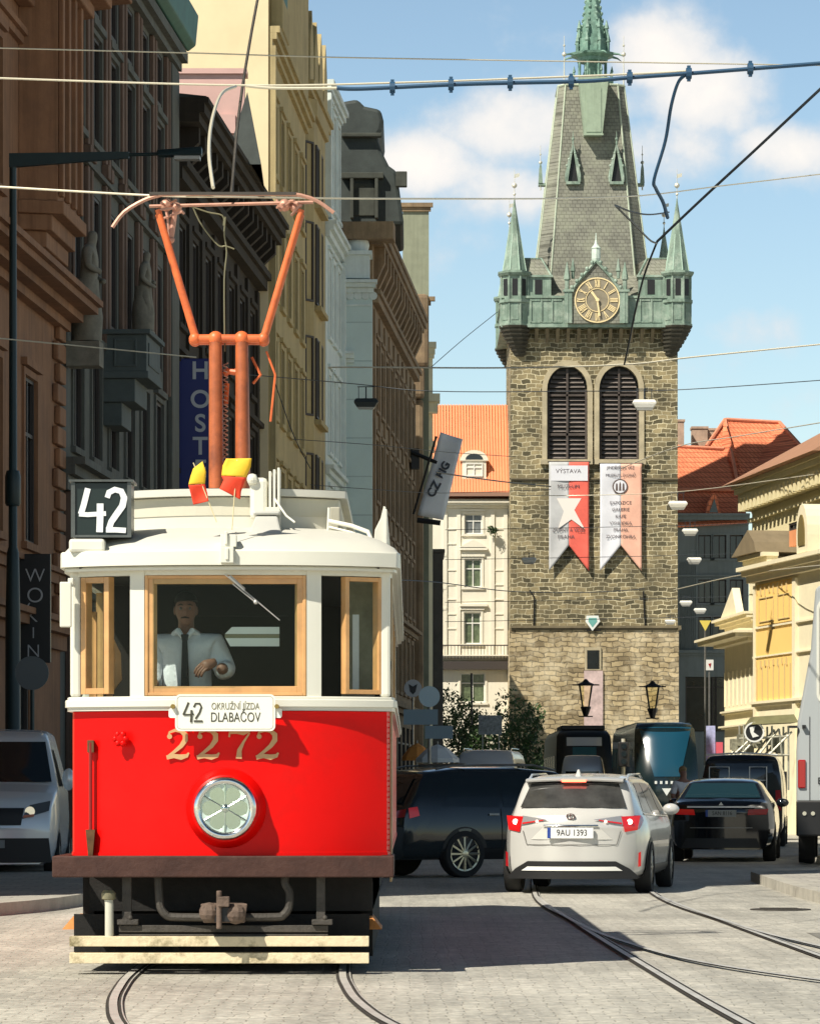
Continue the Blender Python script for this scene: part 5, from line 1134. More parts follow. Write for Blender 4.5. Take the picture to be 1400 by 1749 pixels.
brown = mat('brown_painted_timber', (0.045, 0.014, 0.008), 0.65, var=0.35, vscale=3, bump=0.3, dirt=(0.085,0.04,0.028), dscale=3, damt=0.4)
HWD = 1.10; LEN = 12.0
def bowy(x, b=0.30, h=HWD): return b*min(1, abs(x)/h)**2.6
def path(off=0.0, b=0.30, h=HWD, y1=LEN, n=22, corner=0.08, front=0.0):
    pts = [(-h-off, y1)]
    pts += [(-h-off, b+corner+front-off*0.4), (-h-off+0.008, b+corner*0.5+front-off*0.8)]
    for i in range(n+1):
        x = -h+0.02 + (2*h-0.04)*i/n; pts.append((x*(1+off/h), bowy(x, b, h)-off+front))
    pts += [(h+off-0.008, b+corner*0.5+front-off*0.8), (h+off, b+corner+front-off*0.4), (h+off, y1)]
    return pts
def sweep(mb, pa, pb, z0, z1, zb0=None, zb1=None):
    """closed band between two parallel plan paths"""
    zb0 = z0 if zb0 is None else zb0; zb1 = z1 if zb1 is None else zb1
    P = [[(a[0],a[1],z0),(a[0],a[1],z1),(b[0],b[1],zb1),(b[0],b[1],zb0),(a[0],a[1],z0)] for a, b in zip(pa, pb)]
    mb.grid(P); return mb
zF0, zB0, zB1, zW1 = 0.80, 1.80, 1.90, 2.775
q = MB(); sweep(q, path(0), path(-0.04), zF0, zB0); q.build('lower_panel', red, TR, smooth=True)
q = MB(); sweep(q, path(0.035), path(-0.05), zB0+0.003, zB1); sweep(q, path(0.05), path(0.036), zB0+0.03, zB1-0.02); q.build('belt_rail', crm, TR, smooth=True, bevel=0.006)
q = MB(); sweep(q, path(0.006), path(0.001), zF0+0.0, zF0+0.03); q.build('lower_moulding', red, TR)
# side body above the belt (pillars) and the window glass
def seg_pts(xa, xb, n=4, off=0.0): return [((xa+(xb-xa)*i/n)*(1+off/HWD), bowy(xa+(xb-xa)*i/n)-off) for i in range(n+1)]
def post(q, xa, xb, z0, z1, o0=0.02, o1=-0.06, n=3): sweep(q, seg_pts(xa,xb,n,o0), seg_pts(xa,xb,n,o1), z0, z1); 
posts = [(-0.665,-0.568),(0.525,0.622)]
for xa, xb in posts:
    q = MB(); post(q, xa, xb, zB1, zW1)
    a, b = seg_pts(xa,xb,1,0.02)[0], seg_pts(xa,xb,1,-0.06)[0]; q.add([(a[0],a[1],zB1),(b[0],b[1],zB1),(b[0],b[1],zW1),(a[0],a[1],zW1)],[(0,1,2,3)])
    a, b = seg_pts(xa,xb,1,0.02)[1], seg_pts(xa,xb,1,-0.06)[1]; q.add([(a[0],a[1],zB1),(b[0],b[1],zB1),(b[0],b[1],zW1),(a[0],a[1],zW1)],[(0,1,2,3)])
    q.build('window_pillar', crm, TR)
for s_ in (-1, 1):
    q = MB(); q.box(min(s_*1.03,s_*1.105), max(s_*1.03,s_*1.105), 0.24, 0.40, zB1, zW1); q.build('corner_pillar', crm, TR, bevel=0.02)
q = MB(); sweep(q, path(0.015), path(-0.05), zW1-0.045, zW1+0.02); q.build('window_header', crm, TR)
# side pillars and rear
for s_ in (-1, 1):
    for k in range(9):
        y = 0.95+k*1.25; q = MB(); q.box(min(s_*1.04,s_*1.10), max(s_*1.04,s_*1.10), y, y+0.1, zB1, zW1-0.04); q.build('side_pillar', crm if k in (0,8) else wood, TR)
q = MB(); q.box(-1.09, 1.09, LEN-0.05, LEN, zF0, zW1); q.build('rear_wall', red, TR)
# glass
q = MB(); q.box(-0.52, 0.48, 0.035, 0.041, zB1+0.06, zW1-0.06); q.build('windscreen', M['glass'], TR)
def wframe(q, xa, xb, z0, z1, w, o0=0.012, o1=-0.035, n=1):
    A = seg_pts(xa, xb, 1, o0); B = seg_pts(xa, xb, 1, o1)
    def lerp(P, t): return (P[0][0]+(P[1][0]-P[0][0])*t, P[0][1]+(P[1][1]-P[0][1])*t)
    L_ = math.hypot(xb-xa, A[1][1]-A[0][1]); tw = w/L_
    def bar(t0, t1, za, zb):
        a0,a1,b0,b1 = lerp(A,t0),lerp(A,t1),lerp(B,t0),lerp(B,t1)
        q.hexa([(a0[0],a0[1],za),(a1[0],a1[1],za),(b1[0],b1[1],za),(b0[0],b0[1],za)], [(a0[0],a0[1],zb),(a1[0],a1[1],zb),(b1[0],b1[1],zb),(b0[0],b0[1],zb)])
    bar(0, tw, z0, z1); bar(1-tw, 1, z0, z1); bar(tw, 1-tw, z0, z0+w); bar(tw, 1-tw, z1-w, z1)
q = MB(); wframe(q, -0.562, 0.520, zB1+0.015, zW1-0.05, 0.055); wframe(q, -0.562, 0.520, zB1+0.004, zW1-0.046, 0.022, 0.024, 0.0125); q.build('windscreen_frame', wood, TR, bevel=0.004)
for (xa, xb) in ((-1.02, -0.82), (0.79, 1.04)):
    q = MB(); wframe(q, xa, xb, zB1+0.02, zW1-0.05, 0.04 if xa < 0 else 0.03); fr_ = q.build('corner_sash', wood, TR, bevel=0.003)
    A = seg_pts(xa, xb, 1, 0.0); q = MB(); q.add([(A[0][0],A[0][1],zB1+0.05),(A[1][0],A[1][1],zB1+0.05),(A[1][0],A[1][1],zW1-0.08),(A[0][0],A[0][1],zW1-0.08)],[(0,1,2,3)]); q.build('sash_glass', M['glass'], fr_, fix=False)
for (xa, xb) in ((-0.81, -0.68), (0.63, 0.78)):
    A = seg_pts(xa, xb, 1, -0.02); q = MB(); q.add([(A[0][0],A[0][1],zB1+0.0),(A[1][0],A[1][1],zB1+0.0),(A[1][0],A[1][1],zW1-0.05),(A[0][0],A[0][1],zW1-0.05)],[(0,1,2,3)]); q.build('corner_glass', M['glass'], TR, fix=False)
for s_ in (-1, 1):
    q = MB(); q.box(min(s_*1.065,s_*1.07), max(s_*1.065,s_*1.07), 0.45, LEN-0.1, zB1, zW1-0.05); q.build('side_glass', M['glass'], TR)
q = MB(); q.box(-1.02, -0.68, 0.0, 0.0, 0, 0) if False else None
# eave band and roof shell
zE0, zE1 = 2.79, 2.895
q = MB(); sweep(q, path(0.075, front=-0.07), path(-0.02), zE0, zE1); sweep(q, path(0.05, front=-0.05), path(0.0), zE0-0.03, zE0-0.002); q.build('eave_band', crm, TR, smooth=True, bevel=0.012)
def roofpath(inset, fr, b=0.34, h=HWD):
    h2 = h-inset; return path(0, b*(h2/h), h2, LEN, front=fr, corner=0.1)
q = MB(); rings = [(-0.07, -0.07, 2.896), (-0.03, -0.01, 2.945), (0.06, 0.12, 3.0), (0.2, 0.34, 3.06), (0.36, 0.62, 3.10), (0.5, 1.0, 3.125), (1.0, 1.5, 3.15)]
P = []
for ins, fr, z in rings: P.append([(p[0], p[1], z) for p in roofpath(ins, fr)])
q.grid(P); q.build('roof', crm2, TR, smooth=True, fix=True)
# clerestory (lantern roof)
def clpath(off, fr=0.0): 
    h = 0.735+off; pts = [(-h, LEN-0.6), (-h, 1.10-off+fr)]
    for i in range(17):
        x = -h*0.985 + 2*h*0.985*i/16; pts.append((x, 0.80-off+fr+0.24*(abs(x)/h)**2.2))
    return pts+[(h, 1.10-off+fr), (h, LEN-0.6)]
q = MB(); sweep(q, clpath(0), clpath(-0.04), 3.03, 3.33); q.build('lantern_roof_wall', crm2, TR, smooth=True)
q = MB(); sweep(q, clpath(0.055), clpath(-0.03), 3.335, 3.385); q.grid([[ (p[0],p[1],3.388) for p in clpath(0.055)], [(p[0]*0.5,p[1]*1.0+0.5,3.43) for p in clpath(0.0)]]); q.grid([[(p[0]*0.5,p[1]*1.0+0.5,3.43) for p in clpath(0.0)],[(0,p[1]+0.9,3.445) for p in clpath(0.0)]])
q.build('lantern_roof', crm2, TR, smooth=True)
q = MB(); sweep(q, clpath(0.006), clpath(0.001), 3.20, 3.325); q.build('lip_shade_band', mat('lip_shade_tone', (0.56,0.54,0.44), 0.6, var=0.05), TR)  # grey-beige band, shade under the roof lip put into its colour
q = MB(); sweep(q, clpath(0.02), clpath(0.001), 3.05, 3.075); q.build('roof_bead', crm2, TR)
# front clip, brackets, lamp hood, resistor box, hand rail, side board
q = MB(); q.box(-0.045, 0.045, -0.19, -0.06, 2.80, 2.91); q.box(-0.012, 0.012, -0.2, -0.19, 2.82, 2.90); q.box(-0.05, 0.06, -0.1, 0.0, 2.915, 3.0); q.box(-0.02, 0.0, -0.12, -0.1, 2.93, 3.02); q.build('lamp_bracket', crm, TR, bevel=0.006)
q = MB(); x0, x1 = lx(427,0.4), lx(478,0.4); q.hexa([(x0-0.01,0.25,3.02),(x1+0.02,0.25,3.02),(x1+0.02,0.75,3.02),(x0-0.01,0.75,3.02)], [(x0+0.04,0.42,3.17),(x1-0.02,0.42,3.17),(x1-0.02,0.75,3.17),(x0+0.04,0.75,3.17)]); q.box(x0+0.02, x1-0.0, 0.40, 0.76, 3.172, 3.20); q.build('roof_lamp_hood', mat('grey_lamp_hood', (0.52,0.52,0.48), 0.4, var=0.1), TR, bevel=0.012)
q = MB(); x0, x1 = lx(428,0.75), lx(458,0.75); q.box(x0, x1, 0.62, 0.80, 3.16, lz(818,0.75)); q.box(x0-0.02, x0+0.055, 0.58, 0.82, 3.40, lz(812,0.75)); q.build('resistor_casing', crm, TR, bevel=0.03)
q = MB()
for k in range(3): q.box(x1+0.01+k*0.03, x1+0.028+k*0.03, 0.6, 0.78, 3.24, lz(808-k*3,0.75))
q.box(x1-0.01, x1+0.09, 0.58, 0.8, 3.12, 3.24); q.build('casing_fins', crm, TR, bevel=0.004)
q = MB(); q.path([(lx(470,0.7),0.6,3.3),(lx(490,0.6),0.45,3.17),(lx(505,0.6),0.4,3.12)],0.008); q.path([(lx(562,0.75),0.7,lz(868,0.75)),(lx(560,0.75),0.7,lz(918,0.75))],0.010); q.path([(lx(562,0.75),0.7,lz(890,0.7)),(lx(600,0.7),0.65,lz(898,0.65)),(lx(628,0.6),0.62,lz(908,0.6)),(lx(634,0.6),0.6,lz(922,0.6))],0.016)
q.path([(lx(562,0.75),0.7,lz(900,0.7)),(lx(600,0.7),0.65,lz(909,0.65)),(lx(628,0.6),0.62,lz(919,0.6))],0.008); q.build_split('roof_hand_rail', crm, TR, 0, 0.01, smooth=True)
q = MB(); q.box(lx(563,0.8), lx(581,0.8), 0.78, 0.95, lz(905,0.8), lz(866,0.8)); q.build('roof_end_box', mat('grey_roof_box', (0.4,0.38,0.3), 0.6), TR, bevel=0.01)
q = MB(); q.prism([(lx(637,1.4),lz(940,1.4)),(lx(660,1.4),lz(950,1.4)),(lx(659,1.4),lz(866,1.4)),(lx(655,1.4),lz(864,1.4)),(lx(650,1.4),lz(885,1.4)),(lx(640,1.4),lz(905,1.4))], 1.4, 1.46, 'y'); q.box(lx(656,1.4), lx(661,1.4), 1.38, 5.2, lz(945,1.4), lz(870,1.4)); q.build('route_side_board', crm, TR, bevel=0.006)
# route number box "42"
q = MB(); bx0, bx1, bz0, bz1 = lx(123,0.1), lx(223,0.1), lz(918,0.1), lz(824,0.1)
q.box(bx0, bx1, 0.10, 0.42, bz0, bz1); nb = q.build('number_box', mat('number_box_black', (0.012,0.022,0.020), 0.35), TR, bevel=0.006)
q = MB(); t_ = 0.022
q.box(bx0-0.006, bx0+t_, 0.085, 0.099, bz0, bz1); q.box(bx1-t_, bx1+0.006, 0.085, 0.099, bz0, bz1); q.box(bx0+t_, bx1-t_, 0.085, 0.099, bz0, bz0+0.016); q.box(bx0-0.02, bx1+0.02, 0.07, 0.44, bz1+0.003, bz1+0.018); q.build('box_frame', mat('grey_box_frame', (0.10,0.11,0.105), 0.4, 0.3, var=0.3, vscale=8), nb)
wp_ = mat('white_sign_paint', (0.82,0.84,0.84), 0.5, var=0.04, vscale=20)
def P2(px, py): return (lx(px, 0.09), lz(py, 0.09))
q = MB(); ribbon(q, [P2(150,834),P2(148,842),P2(143,862),P2(138,878)], 0.040, 0.098); ribbon(q, [P2(135,878),P2(150,879),P2(165,878),P2(181,877)], 0.032, 0.096); ribbon(q, [P2(171,860),P2(171,880),P2(170,909)], 0.046, 0.094); q.build('numeral_four', wp_, nb)
q = MB(); ribbon(q, [P2(183,850),P2(186,841),P2(196,836),P2(207,839),P2(212,850),P2(209,864),P2(199,878),P2(190,891),P2(186,903)], [0.036,0.04,0.04,0.042,0.046,0.046,0.044,0.042,0.04], 0.098); ribbon(q, [P2(181,905),P2(198,905),P2(215,906)], 0.036, 0.096); q.build('numeral_two', wp_, nb)
q = MB(); q.box(lx(121,0.2), lx(182,0.2), 0.05, 0.7, lz(944,0.1), lz(921,0.1)); q.build('box_base', crm, TR, bevel=0.02)
q = MB(); q.add([(lx(145,0.05),0.045,lz(937,0.05)),(lx(175,0.05),0.045,lz(928,0.05)),(lx(174,0.05),0.045,lz(931,0.05)),(lx(150,0.05),0.045,lz(937,0.05))],[(0,1,2,3)])
# interior
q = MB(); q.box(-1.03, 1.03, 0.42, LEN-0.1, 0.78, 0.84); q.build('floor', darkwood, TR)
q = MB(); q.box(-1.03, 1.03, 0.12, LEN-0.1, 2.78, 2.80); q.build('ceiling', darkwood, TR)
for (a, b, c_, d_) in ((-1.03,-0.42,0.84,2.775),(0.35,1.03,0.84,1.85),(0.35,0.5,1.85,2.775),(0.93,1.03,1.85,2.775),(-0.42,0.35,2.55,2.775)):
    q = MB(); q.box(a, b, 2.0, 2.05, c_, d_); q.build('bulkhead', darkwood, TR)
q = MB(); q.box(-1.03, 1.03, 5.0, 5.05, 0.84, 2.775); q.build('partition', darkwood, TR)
for s_ in (-1,1):
    for k in range(2):
        q = MB(); x_ = s_*0.68; q.box(x_-0.34, x_+0.34, 2.5+k*1.2, 2.95+k*1.2, 1.25, 1.30); q.box(x_-0.34, x_+0.34, 2.95+k*1.2, 3.0+k*1.2, 1.25, 1.85); q.build('bench', wood, TR)
for y in (0.62,):
    q = MB(); q.box(lx(181,y), lx(192,y), y, y+0.04, 1.9, 2.35); q.prism([(lx(188,y),lz(1185,y)),(lx(206,y),lz(1160,y)),(lx(204,y),lz(1115,y)),(lx(192,y),lz(1090,y)),(lx(188,y),lz(1090,y))], y+0.1, y+0.14, 'y'); q.build('folding_door_panel', wood, TR)
q = MB(); q.box(lx(152,0.55), lx(165,0.55), 0.55, 0.6, 1.9, lz(1045,0.55)); q.build('door_post', wood, TR)
q = MB(); q.box(lx(605,0.5), lx(612,0.5), 0.5, 0.53, lz(1180,0.5), lz(1048,0.5)); q.path([(lx(590,.5),.5,lz(1150,.5)),(lx(598,.5),.5,lz(1135,.5)),(lx(604,.5),.5,lz(1150,.5)),(lx(604,.5),.5,lz(1180,.5))],0.008); q.box(lx(583,.9), lx(640,.9), 0.9, 0.93, 1.86, 2.75); q.build('cab_post_lit_panel', mat('olive_reflection_panel', (0.42,0.39,0.27), 0.5, var=0.4, vscale=4), TR)  # cab post and hook; olive panel stands in for the pane's lit reflections
q = MB(); q.box(lx(603,0.5)-.004, lx(613,0.5), 0.488, 0.499, lz(1178,0.5), lz(1050,0.5)); q.build('reflection_strip', wp_, TR)  # white strip stands in for the bright upright reflection
# added boards standing in for a bright reflection in the windscreen
q = MB(); y = 0.28
q.prism([(lx(396,y),lz(1071,y)),(lx(477,y),lz(1071,y)),(lx(477,y),lz(1083,y)),(lx(384,y),lz(1083,y))], y, y+0.01, 'y'); q.prism([(lx(385,y),lz(1090,y)),(lx(477,y),lz(1090,y)),(lx(477,y),lz(1104,y)),(lx(393,y),lz(1104,y))], y, y+0.01, 'y'); q.build('reflection_boards', mat('white_reflection_board', (0.8,0.8,0.78), 0.6), TR)
q = MB(); q.prism([(lx(384,y),lz(1083,y)-0.002),(lx(477,y),lz(1083,y)-0.002),(lx(477,y),lz(1090,y)+0.002),(lx(384,y),lz(1090,y)+0.002)], y+0.001, y+0.009, 'y'); q.build('reflection_gap', mat('olive_reflection_gap', (0.25,0.22,0.13), 0.6), TR)
# driver's console
q = MB(); q.box(-0.12, 0.18, 0.10, 0.34, 0.84, 1.93); q.lathe([(0.13,1.93),(0.13,1.97),(0.03,1.975)], (0.0,0.24,0), 16); q.build('controller', mat('controller_brass', (0.25,0.17,0.06), 0.4, 0.6), TR, bevel=0.01)
# wiper
q = MB(); p0, p1 = (lx(384,0), -0.035, lz(981)), (lx(478,0), -0.03, lz(1060)); q.tube(p0, p1, 0.006, 0.004, 6); q.tube((lx(392,0),-0.04,lz(985)), (lx(418,0),-0.04,lz(1008)), 0.014, 0.012, 8); q.tube((lx(398,0),-0.05,lz(998)), (lx(440,0),-0.04,lz(1032)), 0.005, n=6); q.sphere((lx(437,0),-0.04,lz(1029)), 0.016, n=8, m=6); q.build('wiper', mat('wiper_metal', (0.6,0.6,0.58), 0.35, 0.6), TR, smooth=True)
# destination plate
q = MB(); y = -0.13; a, b, c_, d_ = lx(299,y), lx(470,y), lz(1249,y), lz(1186,y); r = 0.035
def rrect(a, b, c_, d_, r, n=5):
    o = []
    for (cx, cz, s0) in ((b-r,d_-r,0),(a+r,d_-r,90),(a+r,c_+r,180),(b-r,c_+r,270)): o += [(cx+r*math.cos(R(s0+90*i/n)), cz+r*math.sin(R(s0+90*i/n))) for i in range(n+1)]
    return o
q.prism(rrect(a,b,c_,d_,r), y, y+0.012, 'y'); q.prism(rrect(a-0.045,a+0.01,(c_+d_)/2-0.035,(c_+d_)/2+0.03,0.015), y+0.0125, y+0.02, 'y'); q.prism(rrect(b-0.01,b+0.045,(c_+d_)/2-0.035,(c_+d_)/2+0.03,0.015), y+0.0125, y+0.02, 'y'); pl = q.build('destination_plate', mat('plate_enamel', (0.84,0.83,0.74), 0.35), TR)
q = MB(); 
ou = rrect(a+0.012,b-0.012,c_+0.012,d_-0.012,r-0.008); iu = rrect(a+0.016,b-0.016,c_+0.016,d_-0.016,r-0.012)
q.add([(p[0],y-0.001,p[1]) for p in ou]+[(p[0],y-0.001,p[1]) for p in iu], [(i,(i+1)%len(ou),len(ou)+(i+1)%len(ou),len(ou)+i) for i in range(len(ou))]); q.build('plate_border', mat('plate_line', (0.35,0.34,0.27), 0.6), pl, fix=False)
ink = mat('plate_ink', (0.05,0.048,0.03), 0.6)
def P3(px, py): return (lx(px, y), lz(py, y))
q = MB(); ribbon(q, [P3(322,1200),P3(318,1210),P3(313,1221)], 0.013, y-0.001, 0.003); ribbon(q, [P3(313,1221),P3(323,1221),P3(331,1220)], 0.011, y-0.0025, 0.003); ribbon(q, [P3(327,1213),P3(327,1223),P3(326,1234)], 0.014, y-0.004, 0.003); 
ribbon(q, [P3(331,1208),P3(334,1202),P3(341,1202),P3(344,1208),P3(341,1217),P3(334,1228)], 0.013, y-0.001, 0.003); ribbon(q, [P3(331,1232),P3(338,1232),P3(346,1232)], 0.012, y-0.0035, 0.003); q.build('lettering', ink, pl)
text('lettering', 'OKRUŽNÍ JÍZDA', 0.066, mat('plate_ink_faded', (0.2,0.19,0.13), 0.6), pl, (lx(402,y), y-0.002, lz(1207,y)), ext=0.001, sx=0.68)
text('lettering', 'DLABAČOV', 0.092, ink, pl, (lx(402,y), y-0.002, lz(1226,y)), ext=0.001, sx=0.70)
for px in (296, 473):
    q = MB(); q.lathe([(0.016,-0.16),(0.016,-0.02)], (lx(px,-.1),0,lz(1207,-.1)), 8, 'y'); q.build('plate_screw', mat('brass', (0.4,0.27,0.08), 0.35, 0.8), TR)
# fleet number 2272 in gold serif digits
gold2 = mat('gold_leaf_number', (0.58,0.36,0.17), 0.5, 0.1, var=0.1, vscale=10)
def digit2(q, cx, zt, h, y):
    k = h/50.0
    def g_(dx, dy): return (cx+dx*k, zt-dy*k)
    ribbon(q, [g_(-17,10),g_(-15,4),g_(-6,0.5),g_(4,1.5),g_(11,8),g_(11,17),g_(4,27),g_(-8,37),g_(-19,45)], [v*k for v in (3,4,5,7,9,9,7,5,4)], y)
    ribbon(q, [g_(-20,46),g_(-8,43.5),g_(4,45.5),g_(14,43),g_(17,38)], [v*k for v in (7,7,9,6,2.5)], y-0.002)
    q.lathe([(4.2*k,y-0.009),(4.2*k,y-0.001)], (cx-15*k,0,zt-11*k), 12, 'y')
for i, (px, ch_) in enumerate(((305,'2'),(357,'2'),(410,'7'),(458,'2'))):
    q = MB(); cx = lx(px); zt = lz(1247); h = 0.205; y = -0.008+ bowy(cx)
    if ch_ == '2': digit2(q, cx, zt, h, y)
    else:
        k = h/50
        ribbon(q, [(cx-18*k,zt-12*k),(cx-17*k,zt-4*k)], 3*k, y-0.002); ribbon(q, [(cx-18*k,zt-4*k),(cx-6*k,zt-2.5*k),(cx+6*k,zt-5.5*k),(cx+17*k,zt-2*k)], [6*k,8*k,7*k,3*k], y); ribbon(q, [(cx+16*k,zt-5*k),(cx+6*k,zt-20*k),(cx-1*k,zt-34*k),(cx-2*k,zt-48*k)], [2.5*k,4*k,7.5*k,10*k], y-0.001)
    q.build('fleet_number_digit', gold2, TR)
# headlamp
hx, hz = lx(386), lz(1381); q = MB()
q.lathe([(0.275,0.01),(0.27,-0.02),(0.245,-0.06),(0.232,-0.09),(0.225,-0.10)], (hx,0,hz), 48, 'y'); q.build('headlamp_housing', red, TR, smooth=True, ang=60)
q = MB(); q.lathe([(0.212,-0.095),(0.218,-0.115),(0.214,-0.14),(0.198,-0.158),(0.178,-0.158),(0.165,-0.145),(0.16,-0.13)], (hx,0,hz), 48, 'y'); hl = q.build('headlamp_ring', M['chrome'], TR, smooth=True, ang=60)
q = MB(); n = 64; P = []
for i in range(9):
    rr = 0.165*i/8; row = []
    for k in range(n):
        a_ = 2*math.pi*k/n; yy = -0.13+0.05*(1-(i/8)**2)*(1 if i else 1)+0.022*math.cos(6*a_)*math.sin(math.pi*i/8)
        row.append((hx+rr*math.cos(a_), yy-0.01, hz+rr*math.sin(a_)))
    P.append(row+[row[0]])
q.grid(P); q.build('headlamp_reflector', mat('reflector', (0.92,0.92,0.90), 0.22, 0.12), hl, smooth=True, ang=80)
q = MB(); 
for a_ in range(0, 360, 60): q.tube((hx,-0.145,hz), (hx+0.16*math.cos(R(a_+90)),-0.138,hz+0.16*math.sin(R(a_+90))), 0.004, 0.007, 6)
q.sphere((hx,-0.14,hz), 0.03, n=10, m=8); q.build('headlamp_bulb', M['chrome'], hl, smooth=True)
q = MB(); q.lathe([(0.163,-0.146),(0.13,-0.162),(0.07,-0.172),(0.0,-0.175)], (hx,0,hz), 40, 'y'); q.build('headlamp_lens', M['glass'], hl, smooth=True)
q = MB()
for k in range(26): q.sphere((1.094, 0.31, 0.84+k*0.037), 0.007, n=6, m=4)
q.build('rivets', red, TR, smooth=True)
# red knob, grab rail, socket
q = MB(); kx, kz = lx(205), lz(1262); 
for a_ in range(0, 360, 60): q.sphere((kx+0.035*math.cos(R(a_)), bowy(kx)-0.07, kz+0.035*math.sin(R(a_))), 0.024, n=8, m=6)
q.lathe([(0.03,0.0),(0.028,-0.06),(0.05,-0.075),(0.02,-0.09)], (kx,bowy(kx),kz), 12, 'y'); q.build('sanding_knob', red, TR, smooth=True)
q = MB(); gx = lx(151); gy = bowy(gx)-0.05; q.tube((gx,gy,lz(1268)), (gx,gy,lz(1440)), 0.013, n=8); q.build('grab_rail', mat('dark_red_rail', (0.25,0.01,0.008), 0.4), TR, smooth=True)
q = MB(); q.box(gx-0.022, gx+0.022, gy-0.01, gy+0.06, lz(1285), lz(1264)); q.hexa([(gx-0.015,gy-0.015,lz(1464)),(gx+0.015,gy-0.015,lz(1464)),(gx+0.015,gy+0.05,lz(1464)),(gx-0.015,gy+0.05,lz(1464))],[(gx-0.032,gy-0.025,lz(1418)),(gx+0.032,gy-0.025,lz(1418)),(gx+0.032,gy+0.05,lz(1418)),(gx-0.032,gy+0.05,lz(1418))]); q.build('rail_bracket', mat('worn_brown_bracket', (0.12,0.06,0.02), 0.7, var=0.5, vscale=20), TR)
# mirror, door rails, steps
q = MB(); q.box(lx(99), lx(119), 0.12, 0.15, lz(1070), lz(992)); q.box(lx(112), lx(122), 0.15, 0.2, lz(1000), lz(985)); q.build('wing_mirror', crm, TR, bevel=0.008)
q = MB(); q.tube((lx(664,.1),0.42,lz(1215)), (lx(664,.1),0.42,lz(965)), 0.009, n=6); q.box(lx(660,.1), lx(668,.1), 0.4, 0.44, lz(1140), lz(1125)); q.build('door_grab_rail', crm, TR)
q = MB(); q.box(1.10, 1.115, 0.4, 1.3, 0.62, 2.74); q.build('folding_door', mat('door_varnish', (0.35,0.25,0.13), 0.4, var=0.4, vscale=6), TR)
q = MB(); q.box(-1.19, 1.13, -0.14, 0.06, 0.665, 0.81); q.box(-1.19, -1.10, 0.062, 0.9, 0.665, 0.81); q.box(1.04, 1.13, 0.062, 0.9, 0.665, 0.81); q.build('headstock', brown, TR, bevel=0.008)
rst = mat('rust_orange_step', (0.50,0.20,0.05), 0.7, var=0.3, vscale=10)
for (x0, x1) in ((lx(106,.3), lx(162,.3)), (lx(598,.3), lx(652,.3))):
    q = MB(); q.hexa([(x0,0.3,lz(1588,.3)),(x1,0.3,lz(1588,.3)),(x1,0.9,lz(1588,.3)),(x0,0.9,lz(1588,.3))],[(x0+0.07,0.38,lz(1566,.3)),(x1-0.07,0.38,lz(1566,.3)),(x1-0.07,0.9,lz(1566,.3)),(x0+0.07,0.9,lz(1566,.3))]); q.build('step', rst, TR)
# running gear
q = MB(); q.box(-0.98, 0.98, 0.35, LEN-0.5, 0.42, 0.79); q.box(-0.95, 0.95, 0.75, 0.95, 0.12, 0.42); q.box(-1.04,-0.96,0.5,6,0.1,0.66); q.box(0.9,0.98,0.5,6,0.1,0.66); q.build('underframe', M['grime'], TR)
for y in (3.2, 7.2):
    for s_ in (-1,1):
        q = MB(); q.lathe([(0.40,-0.06),(0.43,-0.05),(0.43,-0.03),(0.39,-0.025),(0.385,0.06)], (s_*0.73,y,0.40), 28, 'x', Matrix.Diagonal((s_,1,1))); q.build('wheel', M['grime'], TR, smooth=True)
iron = M['bufferiron']
for (x0, x1) in ((lx(208), lx(224)), (lx(540), lx(555))):
    q = MB(); q.box(x0, x1, 0.02, 0.07, lz(1585), 0.665); q.box(x0-0.03, x1+0.05, -0.03, 0.09, lz(1580), lz(1571)); q.sphere((x0+0.06,-0.02,lz(1568)),0.018,n=8,m=6); q.build('lifeguard_hanger', iron, TR, bevel=0.004)
q = MB(); q.box(lx(203), lx(560), -0.0, 0.05, lz(1593), lz(1581)); q.box(lx(203), lx(560), 0.0, 0.06, lz(1600), lz(1596)); q.build('lifeguard_bar', iron, TR, bevel=0.004)
q = MB(); pp = [(lx(270),0.0,0.665),(lx(272),0,lz(1535)),(lx(274),0,lz(1550)),(lx(283),0,lz(1563)),(lx(300),0,lz(1567)),(lx(380),-0.03,lz(1567)),(lx(470),0,lz(1567)),(lx(484),0,lz(1563)),(lx(493),0,lz(1550)),(lx(494),0,lz(1525)),(lx(487),0,lz(1510)),(lx(487),0,0.665)]
q.path(cr(pp,4), 0.028, 8); q.build('coupling_frame', iron, TR, smooth=True)
q = MB(); cx, cz = lx(385), lz(1560); q.hexa([(cx-0.14,-0.2,cz-0.06),(cx+0.14,-0.2,cz-0.06),(cx+0.14,0.0,cz-0.06),(cx-0.14,0.0,cz-0.06)],[(cx-0.16,-0.2,cz+0.07),(cx+0.16,-0.2,cz+0.07),(cx+0.12,0.0,cz+0.07),(cx-0.12,0.0,cz+0.07)]); q.box(cx-0.035, cx+0.04, -0.28, -0.19, cz+0.05, cz+0.12); q.tube((cx-0.03,-0.25,cz-0.1),(cx-0.03,-0.25,cz+0.16),0.02,n=8); q.sphere((cx+0.08,-0.2,cz),0.07,n=10,m=7); q.sphere((cx-0.1,-0.19,cz+0.01),0.07,n=10,m=7); q.box(cx-0.04,cx+0.04,0,0.6,cz-0.03,cz+0.04); q.build('coupler', mat('rusty_coupler', (0.15,0.105,0.08), 0.8, 0.2, var=0.5, vscale=14, bump=0.5), TR, bevel=0.015)
q = MB(); q.box(cx-0.06, cx+0.055, -0.235, -0.203, cz-0.05, cz+0.045); q.build('coupler_mouth', M['black'], TR)
q = MB(); hx_ = lx(187); q.path([(hx_,-0.02,lz(1600)),(hx_,-0.02,lz(1545)),(hx_-0.005,-0.02,lz(1535))], 0.03, 10); q.build('brake_hose_pipe', mat('dusty_white_pipe', (0.55,0.54,0.45), 0.8, var=0.2), TR, smooth=True)
